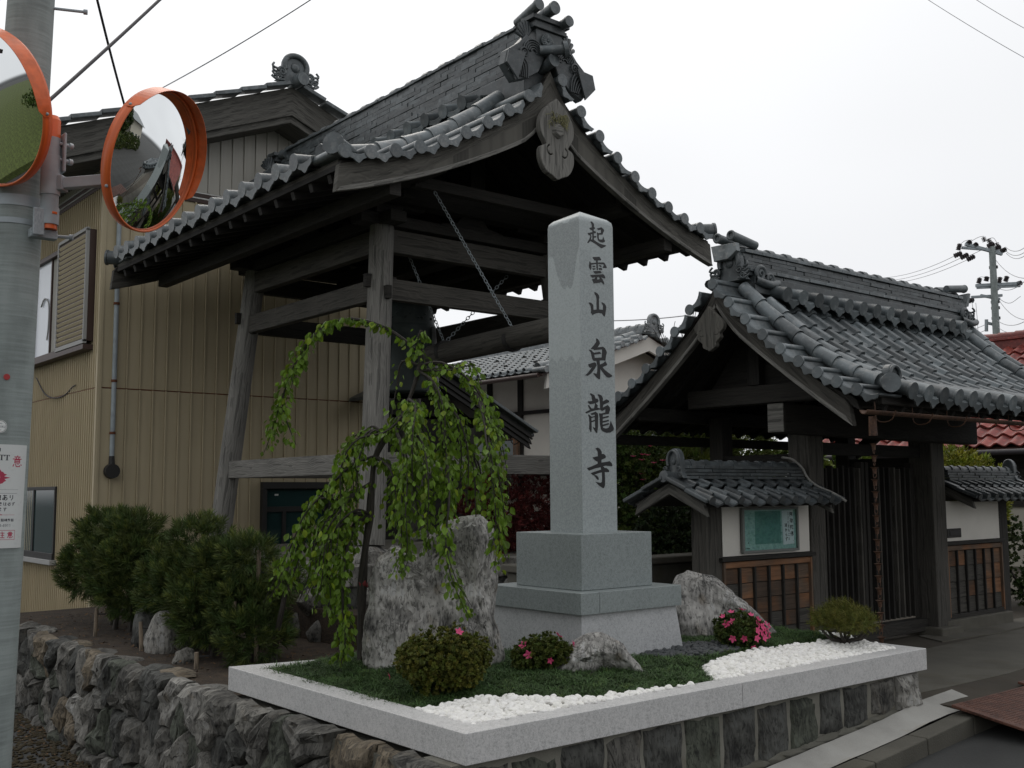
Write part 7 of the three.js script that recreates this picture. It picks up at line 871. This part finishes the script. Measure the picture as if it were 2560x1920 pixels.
// ---------------------------------------------------------------- near utility pole with its notice
const POLE = V(1.492, 0, -6.229);
{
  const t = thing('utility_pole', 'thick weathered concrete utility pole at the left edge', 'utility pole', [POLE.x, 0, POLE.z]); t.quaternion.setFromAxisAngle(V(0.636, 0, -0.772), 0.0245); const rad = (y) => 0.152 - y * 0.0068;
  mesh('shaft', cyl(V(0, -0.7, 0), V(0, 9, 0), rad(-0.7), rad(9), 40), M.polec, t);
  const g = (y) => rad(y), toCam = Math.atan2(-POLE.x, -POLE.z), dirA = (a) => V(Math.sin(a), 0, Math.cos(a)), front = Math.atan2(0 - POLE.x, 0 - POLE.z);
  for (const [y, h] of [[3.12, 0.06], [3.62, 0.03], [3.02, 0.03]]) mesh('band', cyl(V(0, y, 0), V(0, y + h, 0), rad(y) + 0.004, rad(y) + 0.004, 36), M.zinc, t);
  for (const [y, a] of [[4.3, front + 1.35], [2.985, front + 1.3], [5.4, front - 1.5]]) { const d = dirA(a); mesh('step_bolt', mergeGeometries([cyl(d.clone().multiplyScalar(0.1).setY(y), d.clone().multiplyScalar(0.285).setY(y), 0.009, 0.009, 8), cyl(d.clone().multiplyScalar(0.28).setY(y), d.clone().multiplyScalar(0.3).setY(y), 0.016, 0.016, 8)].map(prep)), M.zinc, t); }
  { const d = dirA(front + 0.02), m = (y, r0, h, mt, n) => mesh(n, cyl(d.clone().multiplyScalar(rad(y) - 0.01).setY(y), d.clone().multiplyScalar(rad(y) + h).setY(y), r0, r0, 20), mt, t); m(2.18, 0.016, 0.006, std({ color: rgb(0.35, 0.02, 0.02), roughness: 0.5 }), 'red_button'); }
  const plate = (y, a, w, h, cw, ch, draw, name) => { const cv = document.createElement('canvas'); cv.width = cw; cv.height = ch; draw(cv.getContext('2d'), cw, ch); const tx = new THREE.CanvasTexture(cv); tx.colorSpace = THREE.SRGBColorSpace; const rr = rad(y) + 0.003, gg = new THREE.CylinderGeometry(rr + 0.0002 * h, rr + 0.0034 * h, h, 24, 1, true, -w / rr / 2, w / rr); return mesh(name, gg.rotateY(a).translate(0, y, 0), std({ map: tx, roughness: 0.6, side: THREE.DoubleSide }), t); };
  plate(1.915, front - 0.10, 0.075, 0.075, 128, 128, (c) => { c.fillStyle = '#7e8582'; c.fillRect(0, 0, 128, 128); c.fillStyle = '#d7d9d6'; c.beginPath(); c.arc(64, 64, 58, 0, 7); c.fill(); c.strokeStyle = '#222'; c.lineWidth = 3; c.beginPath(); c.arc(64, 64, 52, 0, 7); c.stroke(); c.fillStyle = '#223'; c.font = 'bold 26px serif'; c.textAlign = 'center'; c.fillText('8.D-14.J', 64, 74, 92); c.font = '13px serif'; c.fillText('19822', 64, 42); c.fillText('010', 64, 100); }, 'number_disc');
  // warning notice wrapped round the pole
  plate(1.548, front - 0.13, 0.335, 0.545, 512, 832, (c, w, h) => {
    c.fillStyle = '#c9cbc9'; c.fillRect(0, 0, w, h); const r = RNG(2); for (let i = 0; i < 500; i++) { c.fillStyle = `rgba(90,95,95,${0.05 * r()})`; c.fillRect(r() * w, r() * h, 30 * r(), 20 * r()); }
    const red = '#a5304a', ink = '#23252b'; c.fillStyle = ink; c.font = 'bold 62px serif'; c.textAlign = 'left'; c.fillText('NTT', 222, 128); c.fillRect(250, 30, 14, 28); c.fillRect(268, 30, 12, 28);
    // one hand-drawn character: strokes on a 100 grid
    const K = (L, x, y, s, lw, col) => { c.strokeStyle = col; c.lineWidth = lw; c.lineCap = 'butt'; for (const q of L) { c.beginPath(); c.moveTo(x + q[0] * s, y + q[1] * s); for (let i = 2; i < q.length; i += 2) c.lineTo(x + q[i] * s, y + q[i + 1] * s); c.stroke(); } };
    const A = { i: [[50, 2, 50, 12], [22, 14, 78, 14], [36, 18, 40, 28], [64, 18, 60, 28], [10, 31, 90, 31], [28, 38, 28, 62, 72, 62, 72, 38, 28, 38], [28, 50, 72, 50], [22, 72, 14, 92], [36, 70, 42, 92, 72, 92, 76, 80], [54, 68, 60, 78], [84, 72, 92, 84]], chu: [[14, 10, 26, 20], [8, 36, 22, 44], [8, 92, 28, 60], [56, 4, 66, 14], [38, 24, 94, 24], [44, 54, 90, 54], [34, 90, 98, 90], [66, 24, 66, 90]], shi: [[34, 6, 34, 70, 48, 90, 70, 88, 88, 66]], wa: [[10, 8, 40, 8], [4, 22, 46, 22], [10, 36, 40, 36], [10, 50, 40, 50], [12, 64, 12, 92, 40, 92, 40, 64, 12, 64], [86, 4, 58, 14], [50, 34, 98, 34], [74, 10, 74, 58], [56, 60, 56, 94, 92, 94, 92, 60, 56, 60]], sen: [[28, 4, 10, 26, 32, 34], [40, 20, 8, 52, 40, 48], [26, 50, 26, 96], [12, 64, 8, 82], [38, 60, 44, 78], [72, 2, 64, 12], [56, 14, 56, 48, 90, 48, 90, 14, 56, 14], [56, 31, 90, 31], [73, 48, 73, 92, 64, 86], [54, 60, 68, 60, 52, 86], [92, 56, 78, 68], [76, 62, 98, 90]], a: [[20, 18, 82, 16], [44, 4, 42, 64, 50, 88], [66, 34, 40, 84, 18, 80, 22, 60, 58, 46, 86, 58, 84, 80, 58, 94]], ri: [[26, 8, 24, 44, 34, 54], [68, 6, 70, 56, 44, 94]], su: [[10, 22, 92, 20], [54, 4, 54, 58, 38, 56, 50, 40, 56, 60, 36, 96]], ru: [[22, 12, 74, 10, 26, 54, 66, 44, 82, 70, 56, 90, 40, 76, 58, 72]], to: [[34, 8, 42, 44], [80, 24, 30, 56, 30, 82, 84, 84]], ki: [[20, 20, 80, 14], [18, 38, 82, 32], [42, 4, 70, 60], [28, 64, 34, 86, 74, 86]], ha: [[18, 8, 16, 90], [44, 28, 92, 26], [70, 6, 70, 80, 48, 84, 52, 70, 92, 86]], hi: [[14, 40, 8, 70], [40, 10, 34, 90, 70, 90, 80, 60], [56, 16, 66, 34], [82, 36, 92, 56], [80, 8, 30, 76]], zu: [[10, 24, 88, 22], [52, 6, 52, 60, 36, 56, 48, 42, 54, 62, 34, 96], [74, 2, 80, 12], [86, 0, 92, 10]], gan: [[8, 6, 50, 6], [10, 6, 8, 60, 2, 94], [22, 18, 22, 48, 46, 48, 46, 18, 22, 18], [22, 33, 46, 33], [34, 48, 34, 92], [22, 62, 16, 80], [44, 62, 50, 80], [54, 8, 98, 8], [62, 20, 62, 72, 92, 72, 92, 20, 62, 20], [62, 37, 92, 37], [62, 54, 92, 54], [68, 74, 56, 94], [84, 74, 98, 94]], yi: [[18, 14, 18, 66, 32, 84, 40, 66], [72, 22, 84, 60]], ma: [[18, 20, 82, 18], [20, 40, 80, 38], [50, 4, 50, 82, 26, 86, 28, 70, 82, 90]], kan: [[6, 10, 40, 10, 40, 44, 6, 44], [6, 27, 40, 27], [22, 10, 22, 96], [50, 14, 94, 14], [54, 40, 92, 40], [54, 66, 92, 66], [72, 14, 72, 96]] };
    K(A.i, 366, 84, 1.0, 8, red); // starburst
    c.fillStyle = red; c.beginPath(); for (let i = 0; i <= 36; i++) { const a = i / 36 * 6.283, q = (i % 2 ? 78 : 120) * (1 + 0.2 * Math.sin(i * 2.7)), x = 226 + Math.cos(a) * q * 1.15, y = 268 + Math.sin(a) * q * 0.72; i ? c.lineTo(x, y) : c.moveTo(x, y); } c.fill(); c.fillStyle = '#cfd2d0'; c.beginPath(); c.ellipse(214, 268, 74, 54, 0, 0, 7); c.fill();
    c.fillStyle = '#77797c'; c.fillRect(60, 362, 380, 2); c.fillRect(60, 392, 370, 3); ['wa', 'sen', 'a', 'ri'].forEach((q, i) => K(A[q], 206 + i * 52, 404, 0.48, 6, ink)); ['su', 'ru', 'to', 'ki', 'ha', 'hi', 'zu'].forEach((q, i) => K(A[q], 190 + i * 33, 464, 0.30, 4, ink)); ['gan', 'yi', 'ma', 'su'].forEach((q, i) => K(A[q], 210 + i * 38, 506, 0.32, 4, ink));
    c.fillStyle = red; c.fillRect(200, 562, 120, 7); c.fillRect(200, 565, 220, 2); ['kan', 'kan', 'wa', 'sen', 'kan', 'wa'].forEach((q, i) => K(A[q], 262 + i * 26, 596, 0.23, 3, ink)); c.fillStyle = ink; c.font = '30px sans-serif'; c.fillText('63-4911', 286, 662); c.strokeStyle = red; c.lineWidth = 3; c.strokeRect(60, 690, 372, 74); K(A.shi, 220, 698, 0.56, 6, red); K(A.chu, 296, 698, 0.56, 6, red); K(A.i, 364, 698, 0.56, 6, red);
  }, 'paper_notice');
}
// ---------------------------------------------------------------- mirror post clamped to the pole
const MP = V(1.665, 0, -5.985);
{
  const t = thing('mirror_post', 'galvanised steel mirror post strapped to the concrete pole', 'mirror post', [MP.x, 0, MP.z]), c = M.zinc;
  mesh('pipe', cyl(V(0, 3.02, 0), V(0, 3.5, 0), 0.046, 0.046, 24), M.zinc, t); mesh('collar', cyl(V(0, 3.18, 0), V(0, 3.4, 0), 0.052, 0.052, 24), M.zinc, t); mesh('collar', cyl(V(0, 3.015, 0), V(0, 3.11, 0), 0.051, 0.051, 24), M.zinc, t); mesh('orange_sleeve', cyl(V(0, 2.99, 0), V(0, 3.6, 0), 0.0425, 0.0425, 20), M.orange, t); mesh('cap', cyl(V(0, 3.6, 0), V(0, 3.625, 0), 0.043, 0.03, 20), M.orange, t);
  const slots = []; for (let i = 0; i < 4; i++) slots.push(rbox(0.03, 0.014, 0.006, 0.003).translate(0, 0, 0.0505).rotateY(i * 1.57 + 0.3).translate(0, 3.075, 0)); mesh('slots', join(slots), M.orange, t);
  for (const y of [3.47, 3.38]) mesh('bolt', mergeGeometries([cyl(V(0.03, y, 0.03), V(0.1, y, 0.015), 0.011, 0.011, 8), cyl(V(0.085, y, 0.02), V(0.105, y, 0.014), 0.018, 0.018, 6)].map(prep)), M.zinc, t);
  mesh('clamp_plate', rbox(0.015, 0.22, 0.08).translate(0.055, 3.42, 0.02), M.zinc, t); mesh('clamp_plate', rbox(0.06, 0.15, 0.014).translate(-0.06, 3.02, 0.03), M.zinc, t); mesh('clamp_plate', rbox(0.14, 0.05, 0.06).translate(-0.02, 2.965, -0.03), M.zinc, t);
  const A = V(0.04, 3.245, 0.02), B = V(0.285, 3.272, 0.21); mesh('arm', beam(A, B, 0.05, 0.062, 0.006), M.zinc, t); mesh('arm_socket', beam(V(0.03, 3.245, 0.01), V(0.065, 3.247, 0.045), 0.07, 0.085, 0.006), M.zinc, t);
  mesh('mirror_bracket', mergeGeometries([cyl(V(0.3, 3.18, 0.215), V(0.3, 3.44, 0.215), 0.032, 0.032, 16), rbox(0.075, 0.14, 0.01, 0.003).rotateY(0.4).translate(0.245, 3.37, 0.235)].map(prep)), M.zinc, t); for (const y of [3.40, 3.335]) mesh('bolt', new THREE.SphereGeometry(0.014, 10, 8).scale(1, 1, 0.6).translate(0.243, y, 0.246), M.zinc, t);
}
function trafficMirror(label, c, n, Rr, spin) {
  const t = thing('traffic_mirror', label, 'traffic mirror', c.toArray()); t.quaternion.setFromRotationMatrix(new THREE.Matrix4().lookAt(n, V(0, 0, 0), V(Math.sin(spin), Math.cos(spin), 0)));
  // convex face looks along +z
  const sph = 3.4 * Rr, cap = new THREE.SphereGeometry(sph, 64, 40, 0, 2 * PI, 0, Math.asin((Rr - 0.012) / sph)).rotateX(PI / 2), h = Math.sqrt(sph * sph - (Rr - 0.012) ** 2); cap.translate(0, 0, -h - 0.004); mesh('mirror_face', cap, M.mirror, t);
  mesh('rim', new THREE.LatheGeometry([[Rr - 0.02, -0.045], [Rr, -0.05], [Rr + 0.004, -0.02], [Rr + 0.004, 0.004], [Rr - 0.003, 0.008], [Rr - 0.009, 0.004], [Rr - 0.01, -0.01]].map((q) => new THREE.Vector2(...q)), 72).rotateX(PI / 2), M.orange, t);
  mesh('back_shell', new THREE.LatheGeometry([[0, -0.11], [Rr * 0.5, -0.095], [Rr - 0.015, -0.045]].map((q) => new THREE.Vector2(...q)), 48).rotateX(PI / 2), M.orange, t); mesh('back_mount', cyl(V(-0.0, 0, -0.13), V(0, 0, -0.08), 0.05, 0.06, 16), M.zinc, t);
  const L = 0.06, a0 = -0.09 * PI, a1 = 0.84 * PI, g = new THREE.BufferGeometry(), pos = [], N = 40, P = (a, k, o) => { const d = L * Math.pow(Math.sin(clamp((a - a0) / (a1 - a0)) * PI), 0.22); return [Math.cos(a) * (Rr + 0.007 + o), Math.sin(a) * (Rr + 0.007 + o), -0.03 + k * (0.035 + d)]; };
  for (let i = 0; i < N; i++) { const a = lerp(a0, a1, i / N), b = lerp(a0, a1, (i + 1) / N); for (const o of [0, 0.0025]) pos.push(...P(a, 0, o), ...P(b, 0, o), ...P(b, 1, o), ...P(a, 0, o), ...P(b, 1, o), ...P(a, 1, o)); pos.push(...P(a, 1, 0), ...P(b, 1, 0), ...P(b, 1, 0.0025), ...P(a, 1, 0), ...P(b, 1, 0.0025), ...P(a, 1, 0.0025)); } g.setAttribute('position', new THREE.Float32BufferAttribute(pos, 3)); g.computeVertexNormals(); mesh('visor', uvm(g, 0.4), M.orange, t);
  for (const a of [a1 - 0.04, a0 + 0.04, PI * 1.2]) mesh('screw', new THREE.SphereGeometry(0.009, 8, 6).translate(Math.cos(a) * (Rr + 0.009), Math.sin(a) * (Rr + 0.009), -0.01), M.zinc, t);
  mesh('maker_plate', rbox(0.055, 0.022, 0.001, 0.0004).rotateZ(-0.15).translate(Rr * 0.45, Rr * 0.63, Math.sqrt(sph * sph - (Rr * 0.774) ** 2) - h - 0.0035), M.iron, t);
  return t;
}
trafficMirror('round orange rimmed convex mirror facing right down the street', V(2.076, 3.338, -5.543), V(0.60, -0.31, 0.75).normalize(), 0.385, 0.0);
trafficMirror('second orange convex mirror cut off by the left edge, facing left', V(1.335, 3.58, -5.93), V(-0.90, -0.32, 0.36).normalize(), 0.405, 0.0);
// ---------------------------------------------------------------- what the mirrors and panes look at: the other side of the street
{
  const r = RNG(501); bush('roadside_hedge', 'dense green hedge along the far side of the street', 'hedge', 16, -0.2, 2.6, [[0, 0.9, 0, 3, 1.0, 0.8], [5, 1.2, 0.3, 3, 1.3, 0.9], [-4, 0.7, 0.2, 2.2, 0.9, 0.8], [10, 1.0, 0.2, 3, 1.2, 1]], 1600, SPR.far, [0.06, 0.09, 0.02], 502, 0.5, { size: [1.5, 2.4] });
  bush('roadside_tree', 'tall green tree on the far side of the street', 'tree', 20, -0.2, -0.6 + 5.5, [[0, 4, 0, 2, 1.8, 2], [1, 5.5, 0, 1.5, 1.3, 1.5], [-1, 2.6, 0, 1.6, 1.2, 1.4]], 1200, SPR.far, [0.05, 0.08, 0.02], 503, 3, { size: [2, 3] });
  const h = thing('street_house', 'grey roofed house on the far side of the street', 'house', [28, -0.3, 7]); mesh('wall', uvm(box(-5, 5, 0, 5, -3, 3), 1), M.plasterOld, h); mesh('roof', uvm(extr([[-3.8, 4.7], [3.8, 4.7], [0, 6.8]], 11.4, 0).rotateY(PI / 2).translate(-5.7, 0, 0), 1), M.tile[2], h); for (const x of [-3, 0, 3]) mesh('window', box(x - 0.7, x + 0.7, 1.2, 2.6, -3.06, -3.0), M.glass, h);
  struct('terrace_bank', sheet([[-40, -30], [-5.5, -30], [-4.2, 2], [-5, 22], [-40, 22]], (x, z) => { const d = -4.5 - x; return -0.5 + 0.75 * (sstep(0.2, 0.9, d) + sstep(2.4, 3.1, d) + sstep(4.6, 5.4, d)) + 0.05 * pn(x * 2, 0, z * 2); }, 1, 1), std({ map: T.soil, color: rgb(0.075, 0.12, 0.03), roughness: 1 }));
  bush('bank_shrub', 'shrubs on the grassy terraces across the side street', 'shrub', -8, 1.6, -1, [[0, 0.6, 0, 1.2, 0.8, 1.4], [-1, 0.8, 4, 1.4, 1, 1.6], [0.5, 0.4, -4, 1, 0.6, 1.5]], 900, SPR.far, [0.06, 0.1, 0.02], 504, 0.5, { size: [1, 1.6] });
  const k = thing('bank_house', 'dark timber house with tiled roof above the terraces', 'house', [-13, 1.6, 1]); mesh('wall', uvm(box(-2.5, 2.5, 0, 2.6, -4, 4), 1), M.woodDark, k); mesh('roof', uvm(extr([[-3.4, 2.4], [3.4, 2.4], [0, 4.3]], 9.4, 0).translate(0, 0, -4.7), 1), M.tile[1], k); mesh('window', box(2.5, 2.54, 1, 2, -1, 0.6), M.trimWhite, k);
}
renderer.render(scene, camera);
